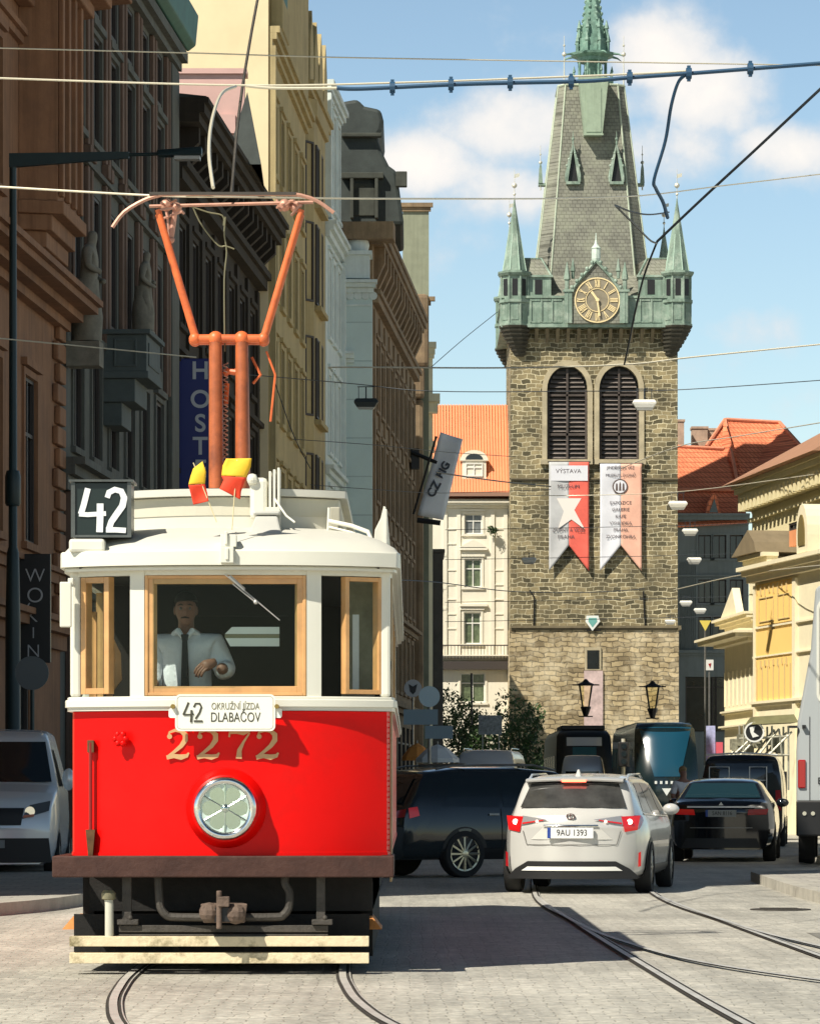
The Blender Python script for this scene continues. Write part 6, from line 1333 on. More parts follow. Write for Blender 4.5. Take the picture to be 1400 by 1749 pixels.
q = MB(); q.lathe([(0.025,0),(0.048,0.01),(0.048,0.05),(0.03,0.07)], (hx_-0.005,-0.02,lz(1538)), 10); q.build('hose_cap', mat('dirty_brass_cap', (0.22,0.2,0.12), 0.6, var=0.5, vscale=20), TR, smooth=True)
plank = mat('bleached_plank', (0.78,0.66,0.44), 0.85, var=0.18, vscale=5, bump=0.4, dirt=(0.16,0.13,0.06), dscale=5.0, damt=0.95)
for (y0, y1) in ((1617,1600),(1646,1628)):
    q = MB(); q.box(lx(119,-.05), lx(630,-.05), -0.07, 0.05, lz(y0,-.05), lz(y1,-.05)); q.build('lifeguard_plank', plank, TR, bevel=0.004)
for px in (190, 300, 420, 560):
    q = MB(); q.box(lx(px)-0.02, lx(px)+0.02, 0.052, 0.09, lz(1646), lz(1598)); q.build('plank_strap', M['grime'], TR)
q = MB(); q.box(lx(119), lx(630), 0.3, 0.34, 0.10, 0.40); q.build('inner_lifeguard', M['grime'], TR)
# pantograph
ora = mat('pantograph_orange_paint', (0.75,0.16,0.045), 0.45, var=0.25, vscale=6, dirt=(0.25,0.06,0.03), dscale=5, damt=0.5)
ora2 = mat('pantograph_rust_tube', (0.42,0.11,0.035), 0.5, var=0.4, vscale=5, dirt=(0.10,0.03,0.02), dscale=3, damt=0.6)
cop_ = mat('pinkish_copper', (0.55,0.30,0.22), 0.5, 0.3, var=0.3, vscale=8)
PY = 3.4
def pt(px, py, dy=0.0): return Vector((lx(px, PY+dy), PY+dy, lz(py, PY+dy)))
q = MB(); q.box(lx(300,PY), lx(470,PY), PY-0.9, PY-0.8, 3.43, 3.53); q.box(lx(300,PY), lx(470,PY), PY+0.8, PY+0.9, 3.43, 3.53); q.box(lx(310,PY), lx(320,PY), PY-0.8, PY+0.8, 3.44, 3.5); q.box(lx(450,PY), lx(460,PY), PY-0.8, PY+0.8, 3.44, 3.5)
pg = q.build('pantograph', ora2, TR)
kz = pt(0, 580).z
for sg in (-1, 1):
    dy = sg*0.06
    for px in (368, 413):
        q = MB(); a_ = pt(px, 575, dy); a_.z = kz; base = Vector((pt(px+2,820).x, PY+sg*0.1, 3.5)); q.tube(base, a_, 0.056, 0.05, 12); q.build('lower_arm', ora2, pg, smooth=True)
    q = MB(); a_, b_ = pt(333, 578, dy), pt(450, 578, dy); a_.z = b_.z = kz; q.tube(a_, b_, 0.034, n=12)
    for e_ in (a_, b_, (a_*0.7+b_*0.3), (a_*0.32+b_*0.68)): q.sphere(e_, 0.048 if e_ in (a_, b_) else 0.06, n=10, m=8)
    q.build('knee_bar', ora, pg, smooth=True)
    for (x0, x1) in ((335, 270), (450, 515)):
        q = MB(); a_, b_ = pt(x0, 578, dy), pt(x1, 362, sg*0.12); a_.z = kz; b_.z = pt(0,362).z; q.tube(a_, b_, 0.03, 0.024, 10); q.build('upper_arm', ora, pg, smooth=True)
sp = mat('spring_steel', (0.35,0.25,0.15), 0.5, 0.6)
q = MB(); pts = [pt(385+4*math.cos(k*1.3), 620+k*1.7, 0.05*math.sin(k*1.3)) for k in range(110)]; q.path(pts, 0.006, 4); q.build('spring', cop_, pg, smooth=True)
q = MB(); q.path([pt(383,640),pt(390,634),pt(402,636),pt(405,632)], 0.025, 8); q.path([pt(388,655),pt(386,690)], 0.02, 6); q.path([pt(430,610),pt(445,640),pt(432,655)],0.012,6); q.path([pt(455,600),pt(470,640),pt(462,720)],0.01,6); q.build('linkage', ora, pg, smooth=True)
# collector head
q = MB(); 
for dy in (-0.2, 0.2):
    bar = [pt(192,388,dy),pt(212,362,dy),pt(245,342,dy),pt(270,334,dy),pt(300,331,dy),pt(480,331,dy),pt(520,335,dy),pt(545,345,dy),pt(570,363,dy)]
    q.path(cr(bar,3), 0.016, 6)
hd = q.build('collector_head', cop_, pg, smooth=True)
q = MB(); 
for dy in (-0.2,0.2): q.box(pt(255,0,dy).x, pt(505,0,dy).x, PY+dy-0.02, PY+dy+0.02, pt(0,333,dy).z, pt(0,328,dy).z)
q.build('contact_strip', mat('dark_carbon', (0.06,0.05,0.04), 0.5), hd)
q = MB(); q.tube(pt(255,352), pt(535,345), 0.014, n=6); q.build('cross_tube', cop_, hd)
q = MB()
rnd = random.Random(11)
for cx in (290, 492):
    for k in range(9):
        a_ = pt(cx+rnd.uniform(-24,24), 352+rnd.uniform(-12,12), rnd.uniform(-.15,.15)); b_ = pt(cx+rnd.uniform(-20,20), 352+rnd.uniform(-14,24), rnd.uniform(-.15,.15)); q.tube(a_, b_, 0.011, n=5)
    q.sphere(pt(cx-6,350), 0.05, n=8, m=6); q.sphere(pt(cx+12,354), 0.04, n=8, m=6)
q.tube(pt(300,352),pt(292,408),0.022,n=8); q.tube(pt(285,360),pt(290,405),0.012,n=6); q.sphere(pt(292,409),0.03,n=8,m=6)
q.build_split('spring_gear', cop_, hd, 0, 0.3, smooth=True)
for pts in ([pt(330,355),pt(345,385),pt(372,418),pt(386,420),pt(400,425)], [pt(385,370),pt(383,400),pt(387,430),pt(383,480),pt(384,600)], [pt(326,352),pt(355,362),pt(380,368),pt(382,385)]):
    q = MB(); q.path(cr(pts,4), 0.006, 5); q.build('bonding_cable', mat('thin_bronze_cable', (0.25,0.24,0.15), 0.5, 0.5), pg)
# two little flags on the roof front
def flag(label, s0, s1, poly_y, poly_r, yy):
    rt = thing('flag', label, 'flag', (TX+lx(395,0.0), TY-0.02, lz(930)), 0, 'flags on the tram roof')
    def q3(px, py, k=0): return (lx(px,yy)-lx(395,0), yy+0.02+0.012*math.sin(px*0.10+py*0.08), lz(py,yy)-lz(930))
    a_ = Vector(q3(*s0)); b_ = Vector(q3(*s1)); a_.y = -0.0; 
    q = MB(); q.tube(a_, b_, 0.004, n=6); q.build('stick', mat('flag_stick', (0.7,0.6,0.35), 0.6) if 'stick' not in M else M['stick'], rt)
    for nm, poly, mm in (('yellow_half', poly_y, 'fy'), ('red_half', poly_r, 'fr')):
        # fill between two edges poly = (left edge pts, right edge pts)
        Lf, Rt = poly; nn_ = 8; P = []
        def samp(E, t):
            t *= len(E)-1; i = min(int(t), len(E)-2); f_ = t-i; return (E[i][0]+(E[i+1][0]-E[i][0])*f_, E[i][1]+(E[i+1][1]-E[i][1])*f_)
        for i in range(13):
            l_, r_ = samp(Lf, i/12), samp(Rt, i/12); P.append([q3(l_[0]+(r_[0]-l_[0])*j/8, l_[1]+(r_[1]-l_[1])*j/8, 0) for j in range(9)])
        q = MB().grid(P); q.build(nm, M[mm], rt, smooth=True, solid=0.003, fix=False)
    return rt
M['stick'] = mat('flag_stick', (0.7,0.6,0.35), 0.6); M['fy'] = mat('flag_yellow', (0.90,0.55,0.03), 0.75, var=0.12, vscale=14); M['fr'] = mat('flag_red', (0.85,0.06,0.02), 0.75, var=0.12, vscale=14)
flag('small crumpled yellow and red flag, left one of the pair on the tram roof', (370,892), (330,790), ([(330,800),(326,812),(322,828)], [(346,788),(352,806),(350,826)]), ([(322,829),(326,845),(330,862)], [(350,827),(354,842),(356,856)]), -0.02)
flag('small yellow and red flag spread wide, right one of the pair on the tram roof', (396,905), (405,785), ([(386,783),(380,795),(378,812)], [(430,783),(428,798),(420,815)]), ([(375,835),(382,820),(378,813)][::-1], [(410,853),(412,838),(420,816)][::-1]), -0.02)
# ================================================================ PEOPLE
skin = mat('skin', (0.25,0.12,0.08), 0.55, var=0.08, vscale=12)
hair = mat('dark_hair', (0.02,0.015,0.012), 0.7, var=0.3, vscale=30)
shirt = mat('white_shirt', (0.74,0.74,0.77), 0.85, var=0.05, vscale=15, bump=1.0, bscale=7)
def skinned(name, verts, edges, radii, m, parent, root=0, sub=2, loc=None):
    me = bpy.data.meshes.new(name); me.from_pydata([tuple(v) for v in verts], edges, []); me.materials.append(m)
    o = bpy.data.objects.new(name, me); COL.objects.link(o); o.parent = parent
    sk = o.modifiers.new('skin', 'SKIN'); sk.use_smooth_shade = True
    lay = me.skin_vertices
    if not lay:
        bm = bmesh.new(); bm.from_mesh(me); bm.verts.layers.skin.verify(); bm.to_mesh(me); bm.free()
    d = me.skin_vertices[0].data
    for i, r in enumerate(radii):
        d[i].radius = (r, r) if isinstance(r, (int, float)) else r
        d[i].use_root = (i == root)
    s = o.modifiers.new('sub', 'SUBSURF'); s.levels = sub; s.render_levels = sub
    return o
def bake(o):
    dg = bpy.context.evaluated_depsgraph_get(); dg.update(); me = bpy.data.meshes.new_from_object(o.evaluated_get(dg)); o.modifiers.clear(); old = o.data; o.data = me; me.name = o.name
    return o
def head(parent_root, c, yaw, sc=1.0, name='head'):
    """face geometry points; looks along -y before yaw; returned as mesh builder so it can be merged"""
    q = MB(); n, m = 28, 22; P = []
    for i in range(m+1):
        v = -1+2*i/m; th = math.asin(max(-1, min(1, v))); row = []
        for k in range(n+1):
            a = 2*math.pi*k/n; x, y = math.sin(a), -math.cos(a); r = math.cos(th)
            px = 0.075*r*x; py = 0.094*r*y; pz = 0.118*v
            if v < -0.1: t_ = (-v-0.1)/0.9; px *= 1-0.28*t_; py = py*(1-0.22*t_) - 0.012*t_
            f = max(0, -y)**6 * r
            ax_ = abs(px)
            if f > 0.01:
                if -0.35 < v < 0.12: py -= 0.024*math.exp(-(px/0.012)**2)*(1-((v+0.26)/0.40)**2 if abs(v+0.26) < 0.40 else 0)*1.0   # nose
                py += 0.012*math.exp(-((ax_-0.032)/0.016)**2)*math.exp(-((v-0.10)/0.10)**2)   # eye sockets
                py -= 0.006*math.exp(-((v-0.26)/0.08)**2)*math.exp(-(px/0.05)**2)   # brow
                py -= 0.006*math.exp(-((v+0.50)/0.07)**2)*math.exp(-(px/0.026)**2); py += 0.004*math.exp(-((v+0.505)/0.02)**2)*math.exp(-(px/0.026)**2)
                py -= 0.008*math.exp(-((v+0.80)/0.12)**2)*math.exp(-(px/0.03)**2)
            row.append((px, py, pz))
        P.append(row)
    q.grid(P)
    for s_ in (-1, 1): q.sphere((s_*0.076, 0.008, 0.0), 0.010, 0.02, 0.032, n=8, m=6)
    return q
def xf(q, Mx): q.v = [tuple(Mx @ Vector(p)) for p in q.v]; return q
def hand(q, wrist, dirn, up, side=1, curl=0.9, sc=1.0):
    """palm + five fingers merged into mesh builder q"""
    d = Vector(dirn).normalized(); u = Vector(up); u = (u - d*u.dot(d)).normalized(); s = d.cross(u)*side; w = Vector(wrist)
    q.path([w, w+d*0.03*sc, w+d*0.065*sc, w+d*0.09*sc], [0.024*sc, 0.031*sc, 0.036*sc, 0.030*sc], 10)
    for k, (off, ln) in enumerate(((-0.030, 0.068), (-0.010, 0.078), (0.010, 0.073), (0.029, 0.058))):
        p = w+d*0.088*sc+s*off*sc; pts = [p-d*0.02*sc, p]; dd = d.copy()
        for j, f_ in enumerate((0.45, 0.32, 0.23)):
            an = curl*(0.7+0.35*j); dd = (dd*math.cos(an) - u*math.sin(an)); uu = u*math.cos(an) + d*0; p = p+dd.normalized()*ln*f_*sc; pts.append(p)
        q.path(pts, [0.0095*sc, 0.0095*sc, 0.009*sc, 0.0082*sc, 0.0066*sc], 7)
    p = w+d*0.02*sc-s*0.028*sc; q.path([p, p+(d*0.6-s*0.6-u*0.3)*0.035*sc, p+(d*0.9-s*0.5-u*0.7)*0.055*sc, p+(d*1.2-s*0.2-u*0.9)*0.068*sc], [0.014*sc, 0.012*sc, 0.010*sc, 0.008*sc], 8)
    return q
# --- tram driver (standing in the cab)
DY = 0.52
drv = thing('person', 'tram driver in white shirt and black tie holding the controller', 'person', (TX+lx(318, DY), TY+DY, 0.91))
zt = 2.51-0.91        # head centre above cab floor
body_v = [(0,0.06,0.95),(0,0.06,1.12),(0,0.05,1.30),(0,0.01,1.41),(0,-0.005,1.50),
          (-0.19,0.02,1.38),(-0.25,-0.05,1.14),(-0.20,-0.25,1.06),
          (0.19,0.02,1.38),(0.285,-0.05,1.17),(0.25,-0.22,1.20),
          (-0.10,0.03,0.86),(-0.11,0.02,0.48),(-0.11,0.04,0.08),(-0.11,-0.10,0.03),
          (0.10,0.03,0.86),(0.11,0.02,0.48),(0.11,0.04,0.08),(0.11,-0.10,0.03)]
body_e = [(0,1),(1,2),(2,3),(3,4),(3,5),(5,6),(6,7),(3,8),(8,9),(9,10),(0,11),(11,12),(12,13),(13,14),(0,15),(15,16),(16,17),(17,18)]
rad = [(0.07,0.06),(0.06,0.05),(0.06,0.05),(0.06,0.05),0.055,0.05,0.045,0.042,0.05,0.045,0.045,0.09,0.065,0.05,0.04,0.09,0.065,0.05,0.04]
bo = skinned('body', body_v, body_e, rad, skin, drv)
bo.data.materials.clear(); bo.data.materials.append(skin); bake(bo)
# merge the head and the hands into the body mesh
q = head(None, None, 0); xf(q, Matrix.Translation((0, -0.035, zt)) @ Matrix.Rotation(R(6), 4, 'Z'))
hand(q, (0.215,-0.255,1.235), (-0.55,-0.35,-0.25), (0.1,-0.5,0.8), side=-1, curl=0.75, sc=1.15)
hand(q, (-0.20,-0.26,1.05), (0.5,-0.3,-0.15), (0,-0.4,0.9), side=1, curl=0.7)
q.path([(0,0.0,1.42),(0,-0.01,1.52),(0,-0.02,1.60)],[0.06,0.055,0.056],12)
bm = bmesh.new(); bm.from_mesh(bo.data); tmp = bpy.data.meshes.new('t'); tmp.from_pydata(q.v, [], q.f); bm.from_mesh(tmp); bmesh.ops.recalc_face_normals(bm, faces=bm.faces); bm.to_mesh(bo.data); bm.free()
bo.data.polygons.foreach_set('use_smooth', [True]*len(bo.data.polygons))
sv = [(0,0.03,0.93),(0,0.02,1.12),(0,0.0,1.30),(0,0.01,1.405),(-0.19,0.02,1.37),(-0.25,-0.05,1.13),(-0.215,-0.20,1.075),(0.19,0.02,1.37),(0.285,-0.05,1.165),(0.255,-0.19,1.195)]
sh = skinned('shirt', sv, [(0,1),(1,2),(2,3),(3,4),(4,5),(5,6),(3,7),(7,8),(8,9)], [(0.20,0.155),(0.19,0.15),(0.21,0.16),(0.14,0.11),0.098,0.08,0.074,0.098,0.082,0.076], shirt, drv); bake(sh)
q = MB(); q.path([(-0.085,-0.05,1.435),(-0.05,-0.115,1.455),(-0.005,-0.15,1.40)],[0.02,0.024,0.012],6); q.path([(0.085,-0.05,1.435),(0.05,-0.115,1.455),(0.005,-0.15,1.40)],[0.02,0.024,0.012],6); q.build('collar', shirt, drv, smooth=True)
q = MB(); q.hexa([(-0.03,-0.175,0.98),(0.035,-0.175,0.98),(0.035,-0.150,0.98),(-0.03,-0.150,0.98)],[(-0.018,-0.17,1.385),(0.018,-0.17,1.385),(0.018,-0.14,1.385),(-0.018,-0.14,1.385)]); q.prism([(-0.028,1.43),(0.028,1.43),(0.018,1.38),(-0.018,1.38)],-0.175,-0.14,'y'); q.build('tie', mat('black_tie', (0.012,0.012,0.014), 0.7), drv, bevel=0.006)
q = MB(); q.sphere((0,-0.028,zt+0.045), 0.086, 0.106, 0.094, n=18, m=12); q.v = [(x,y+(0.06 if (z < zt+0.06 and y < -0.04) else 0),z) for x,y,z in q.v]; q.build('hair', hair, drv, smooth=True)
q = MB(); 
for s_ in (-1,1): q.sphere((s_*0.031,-0.112,zt+0.012),0.0115,n=8,m=6)
q.build('eyes', mat('eye_white', (0.12,0.11,0.10), 0.3), drv, smooth=True)
q = MB(); q.path([(-0.12,0.01,0.95),(-0.11,0.0,0.5),(-0.11,0.04,0.06)],[0.12,0.09,0.07],10); q.path([(0.12,0.01,0.95),(0.11,0.0,0.5),(0.11,0.04,0.06)],[0.12,0.09,0.07],10); q.build('trousers', M['black'], drv, smooth=True)
q = MB()
for s_ in (-1,1): q.path([(s_*0.014,-0.123,zt+0.034),(s_*0.032,-0.122,zt+0.040),(s_*0.050,-0.108,zt+0.034)], [0.004,0.005,0.003], 5)
q.path([(-0.028,-0.122,zt-0.055),(0.0,-0.135,zt-0.050),(0.028,-0.122,zt-0.055)], [0.004,0.006,0.004], 5); q.build('eyebrows', hair, drv)
# --- stone statues of the palace (figures of atlantes)
stone = mat('statue_stone', (0.22,0.205,0.165), 0.9, var=0.35, vscale=3, bump=0.4)
def statue(label, u, z, h, pose=0):
    A = B2.A + B2.d*u; n = Vector((B2.d.y, -B2.d.x)); p = A+n*0.45
    st = thing('statue', label, 'statue', (p.x, p.y, z), B2.rz, 'statues on the pilastered palace')
    k = h/1.9
    V = [(0,0,0.95),(0.0,-0.03,1.2),(0.02,-0.02,1.42),(0.03,-0.05,1.56),(0.03,-0.07,1.66),(0.03,-0.07,1.80),
         (-0.2,-0.02,1.44),(-0.30,-0.05,1.18),(-0.12,-0.24,1.10),(0.22,-0.02,1.42),(0.34,0.0,1.15),(0.18,-0.2,1.0),(0.05,-0.26,0.98),
         (-0.1,0,0.9),(-0.13,-0.06,0.5),(-0.12,0.02,0.06),(-0.12,-0.12,0.03),(0.1,0,0.9),(0.14,-0.12,0.52),(0.12,0.0,0.06),(0.13,-0.14,0.03)]
    E = [(0,1),(1,2),(2,3),(3,4),(4,5),(2,6),(6,7),(7,8),(2,9),(9,10),(10,11),(11,12),(0,13),(13,14),(14,15),(15,16),(0,17),(17,18),(18,19),(19,20)]
    Rr = [0.16,0.155,0.18,0.07,0.10,0.085,0.09,0.065,0.045,0.09,0.065,0.05,0.045,0.12,0.085,0.055,0.04,0.12,0.085,0.055,0.04]
    o = skinned('figure', [(x*k*(1 if pose == 0 else -1), y*k, zz*k) for x,y,zz in V], E, [r*k for r in Rr], stone, st); bake(o)
    q = MB(); q.lathe([(0.24*k,0.02),(0.26*k,0.4*k),(0.21*k,0.75*k),(0.19*k,1.0*k)], (0.0,0.02,0), 12); q.v = [(x*(1+0.10*math.sin(9*zz+5*x)), y, zz) for x,y,zz in q.v]; q.build('drapery', stone, st, smooth=True)
    q = MB(); q.box(-0.22*k, 0.22*k, -0.22*k, 0.40, -0.5, 0.0); q.build('plinth', stone, st)
    return st
u_ = B2.u(150, 0.45); statue('tall stone statue of a standing figure left of the box balcony', u_, B2.z(585, u_), 2.4)
u_ = B2.u(246, 0.45); statue('stone statue of a figure above the box balcony', u_, B2.z(566, u_), 1.9, 1)
# ================================================================ VEHICLES
def interp(P, t):
    if t <= P[0][0]: return P[0][1]
    for (a, b), (c, d) in zip(P, P[1:]):
        if t <= c: return b+(d-b)*(t-a)/max(1e-6, c-a)
    return P[-1][1]
class Car:
    """y=0 is the end that faces the viewer; profile = [(y, ztop)...]; tum = [(z, halfwidth)...]"""
    def __init__(s, name, label, cat, loc, yaw, L, prof, tum, zb, paint, bow=0.12, endtaper=0.10, glass='carglass', fartaper=0.14, group=None):
        s.r = thing(name, label, cat, loc, yaw, group); s.L = L; s.prof = prof; s.tum = tum; s.zb = zb; s.bow = bow; s.et = endtaper; s.ft = fartaper; s.paint = paint
        ys = sorted({0.0, L} | {p[0] for p in prof} | {L*i/26 for i in range(27)} | {0.04, 0.1, L-0.04, L-0.1}); lv = 9
        rows = []
        for y in ys:
            zt = interp(prof, y); row = []
            zs = [zb+0.0 + (zt-zb)*k/lv for k in range(lv+1)]
            half = [(0.0, zb), (s.hw(y, zb)*0.9, zb-0.0)] + [(s.hw(y, z), z) for z in [zb+0.05]+zs[1:-1]+[zt-0.035]] 
            ht = s.hw(y, zt)
            half += [(ht*0.965, zt-0.008), (ht*0.85, zt+0.008), (ht*0.5, zt+0.022), (0.0, zt+0.028)]
            full = [(x, z) for x, z in half] + [(-x, z) for x, z in half[::-1][1:-1]]
            rows.append([(x, y+s.by(x, y), z) for x, z in full]+[(full[0][0], y+s.by(full[0][0], y), full[0][1])])
        q = MB(); q.grid(rows); n = len(rows[0])-1
        for row, flip in ((rows[0], 1), (rows[-1], 0)):
            h = n//2
            G = []
            for j in range(h+1):
                a = row[j]; b = row[(n-j) % n] if j else row[0]
                G.append([(a[0]+(b[0]-a[0])*t/6, 0, a[2]) for t in range(7)])
            yy = 0.0 if flip else L
            G = [[(p[0], yy+s.by(p[0], yy), p[2]) for p in g_] for g_ in G]; q.grid(G)
        bm = bmesh.new(); me = bpy.data.meshes.new('b'); me.from_pydata(q.v, [], q.f); bm.from_mesh(me); bmesh.ops.remove_doubles(bm, verts=bm.verts, dist=0.0008); bmesh.ops.recalc_face_normals(bm, faces=bm.faces); bm.to_mesh(me); bm.free()
        me.materials.append(paint); me.polygons.foreach_set('use_smooth', [True]*len(me.polygons)); me.name = 'body'
        try: me.set_sharp_from_angle(angle=R(50))
        except Exception: pass
        o = bpy.data.objects.new('body', me); COL.objects.link(o); o.parent = s.r; s.body = o
    def by(s, x, y):
        W_ = s.tum[len(s.tum)//2][1]; k = (x/W_)**2*s.bow
        if y < 1.2: return k*(1-y/1.2)**1.5
        if y > s.L-1.2: return -k*1.4*(1-(s.L-y)/1.2)**1.5
        return 0.0
    def hw(s, y, z):
        w = interp(s.tum, z)
        if y < 0.9: w *= 1-s.et*(1-y/0.9)**2.2
        if y > s.L-1.2: w *= 1-s.ft*(1-(s.L-y)/1.2)**2
        return w
    def ry(s, x, z):        # surface depth on the near end at height z
        y = 0.0
        z0_ = z
        if z > interp(s.prof, 0)-0.0:
            z = z-0.030
            if z < interp(s.prof, 0): return s.by(x, 0)-0.004
            for (a, b), (c, d) in zip(s.prof, s.prof[1:]):
                if b <= z <= d and d > b: y = a+(c-a)*(z-b)/(d-b); break
                if z < b: break
            else: y = s.prof[1][0]
        return y+s.by(x, y)
    def end(s, name, quad, m, off=0.006, nx=10, nz=6, parent=None, th=0.0, fitw=None):
        """patch on the near end; quad = [(x,z) bl, br, tr, tl]"""
        P = []
        for i in range(nz+1):
            v = i/nz; row = []
            for j in range(nx+1):
                u = j/nx
                x = (quad[0][0]*(1-u)+quad[1][0]*u)*(1-v)+(quad[3][0]*(1-u)+quad[2][0]*u)*v
                z = (quad[0][1]*(1-u)+quad[1][1]*u)*(1-v)+(quad[3][1]*(1-u)+quad[2][1]*u)*v
                row.append((x, s.ry(x, z)-off, z))
            P.append(row)
        q = MB().grid(P)
        if th:
            q.grid([[(p[0], p[1]+th, p[2]) for p in r_] for r_ in P])
            edge = [r_[0] for r_ in P]+P[-1][1:]+[r_[-1] for r_ in P[::-1]][1:]+P[0][::-1][1:]
            q.grid([edge, [(p[0], p[1]+th, p[2]) for p in edge]])
        return q.build(name, m, parent or s.r, smooth=True, fix=True)
    def side(s, name, quad, m, sg, off=0.006, nx=8, nz=4, parent=None):
        P = []
        for i in range(nz+1):
            v = i/nz; row = []
            for j in range(nx+1):
                u = j/nx
                y = (quad[0][0]*(1-u)+quad[1][0]*u)*(1-v)+(quad[3][0]*(1-u)+quad[2][0]*u)*v
                z = (quad[0][1]*(1-u)+quad[1][1]*u)*(1-v)+(quad[3][1]*(1-u)+quad[2][1]*u)*v
                row.append((sg*(s.hw(y, z)+off), y+s.by(s.hw(y,z), y), z))
            P.append(row)
        return MB().grid(P).build(name, m, parent or s.r, smooth=True)
    def wheels(s, ys, r=0.33, w=0.22, rim=None, tw=None, sides=(-1,1), rimr=0.7, spokes=10):
        rim = rim or M['steel']
        for y in ys:
            for sg in sides:
                x = sg*(s.hw(y, 0.45)-w+0.02) if tw is None else sg*tw
                q = MB(); q.lathe([(r*0.7,0),(r*0.93,0),(r,0.03),(r,w-0.03),(r*0.95,w),(r*rimr,w+0.002),(r*rimr,w-0.03)], (x if sg > 0 else x, y, r), 32, 'x', Matrix.Diagonal((sg,1,1)))
                tt = q.build('wheel', M['rubber'], s.r, smooth=True)
                q = MB(); xx = x+sg*(w-0.04)
                for k in range(spokes):
                    a = 2*math.pi*k/spokes; q.tube((xx+sg*0.02, y+0.05*math.cos(a), r+0.05*math.sin(a)), (xx+sg*0.01, y+r*rimr*0.95*math.cos(a), r+r*rimr*0.95*math.sin(a)), 0.018, 0.022, 5)
                for k in range(32):
                    pass
                q.lathe([(r*rimr*0.99,0.0),(r*rimr*0.99,0.035),(r*rimr*0.9,0.03),(r*rimr*0.9,0.0)], (xx-sg*0.01, y, r), 28, 'x', Matrix.Diagonal((sg,1,1))); q.lathe([(0.055,0.0),(0.05,0.04),(0.02,0.045)], (xx, y, r), 14, 'x', Matrix.Diagonal((sg,1,1)))
                q.build('rim', rim, tt, smooth=True)
                q = MB(); pts = [(s.hw(y+1.0*0, 0.4),)]; 
                ra = r*1.14; P = []
                for rr in (r*0.2, ra):
                    row = []
                    for k in range(25):
                        a = R(-25+230*k/24); yy = y+rr*math.cos(a); zz = max(s.zb+0.01, r+rr*math.sin(a)); row.append((sg*(s.hw(yy, zz)+0.003), yy, zz))
                    P.append(row)
                q.grid(P); q.build('wheel_arch', M['black'], s.r, fix=False)
    def plate(s, txt, x, z, w=0.52, h=0.11, off=0.03, m=None, dim=1.0):
        a = s.ry(x, z)-off
        q = MB().box(x-w/2, x+w/2, a-0.006, a+0.02, z-h/2, z+h/2); p = q.build('number_plate', m or mat('plate_white', (0.75*dim,0.76*dim,0.76*dim), 0.4), s.r)
        q = MB().box(x-w/2, x-w/2+0.04, a-0.009, a-0.0065, z-h/2, z+h/2); q.build('plate_band', mat('plate_blue', (0.02,0.06,0.3), 0.5), p)
        text('lettering', txt, h*0.82, M['black'], p, (x+0.02, a-0.008, z), ext=0.001, sx=0.85)
        return p
tail = mat('tail_light_red', (0.55,0.01,0.012), 0.12, coat=0.5, emit=(1,0.03,0.02), estr=0.08)
tail_dull = mat('tail_light_dull', (0.35,0.01,0.015), 0.12, coat=0.5)
lampglow = mat('lit_brake_light', (1,0.25,0.15), 0.3, emit=(1,0.10,0.05), estr=4.0)
lampwhite = mat('lit_lamp_core', (1,0.8,0.7), 0.3, emit=(1,0.72,0.55), estr=3.0)
clearlens = mat('clear_lamp_lens', (0.35,0.35,0.36), 0.08, 0.3)
# ---- white estate car
wpaint = mat('pearl_white_paint', (0.58,0.575,0.55), 0.22, 0.12, coat=0.6, var=0.02)
prof = [(0.0,0.80),(0.03,0.93),(0.10,0.99),(0.18,1.06),(0.42,1.33),(0.50,1.385),(0.62,1.405),(1.1,1.435),(1.8,1.45),(2.6,1.43),(2.95,1.39),(3.30,1.20),(3.72,0.98),(4.2,0.88),(4.5,0.76),(4.62,0.62)]
tum = [(0.16,0.80),(0.30,0.875),(0.55,0.895),(0.80,0.885),(0.93,0.845),(1.0,0.80),(1.2,0.72),(1.35,0.655),(1.45,0.58)]
yaw = -R(9.5)
C1 = Car('estate_car', 'white estate car stopped with brake lights on, rear towards the viewer', 'car', (XA(974,42.6), 42.6, 0), yaw, 4.65, prof, tum, 0.19, wpaint, bow=0.30, endtaper=0.14)
c = C1
rw = c.end('rear_window', [(-0.65,1.055),(0.65,1.055),(0.54,1.345),(-0.54,1.345)], mat('rear_glass_grey', (0.05,0.05,0.048), 0.08, var=0.6, vscale=3, spec=0.8), 0.008, 14, 6)
c.end('window_trim', [(-0.60,1.352),(0.60,1.352),(0.57,1.372),(-0.57,1.372)], M['black'], 0.012)
q = MB(); P = [[(x, 0.40+0.06*abs(x)+dy, 1.375+dz-0.05*x*x) for x in [-0.60+1.2*i/12 for i in range(13)]] for dy, dz in ((0.02,0.0),(-0.05,0.002),(-0.06,0.02),(0.0,0.045),(0.25,0.055),(0.25,0.0),(0.02,0.0))]; q.grid(P); q.build('roof_spoiler', wpaint, c.r, smooth=True)
q = MB().box(-0.15, 0.15, 0.335, 0.36, 1.362, 1.392); q.build('third_brake_light', lampglow, c.r, bevel=0.004)
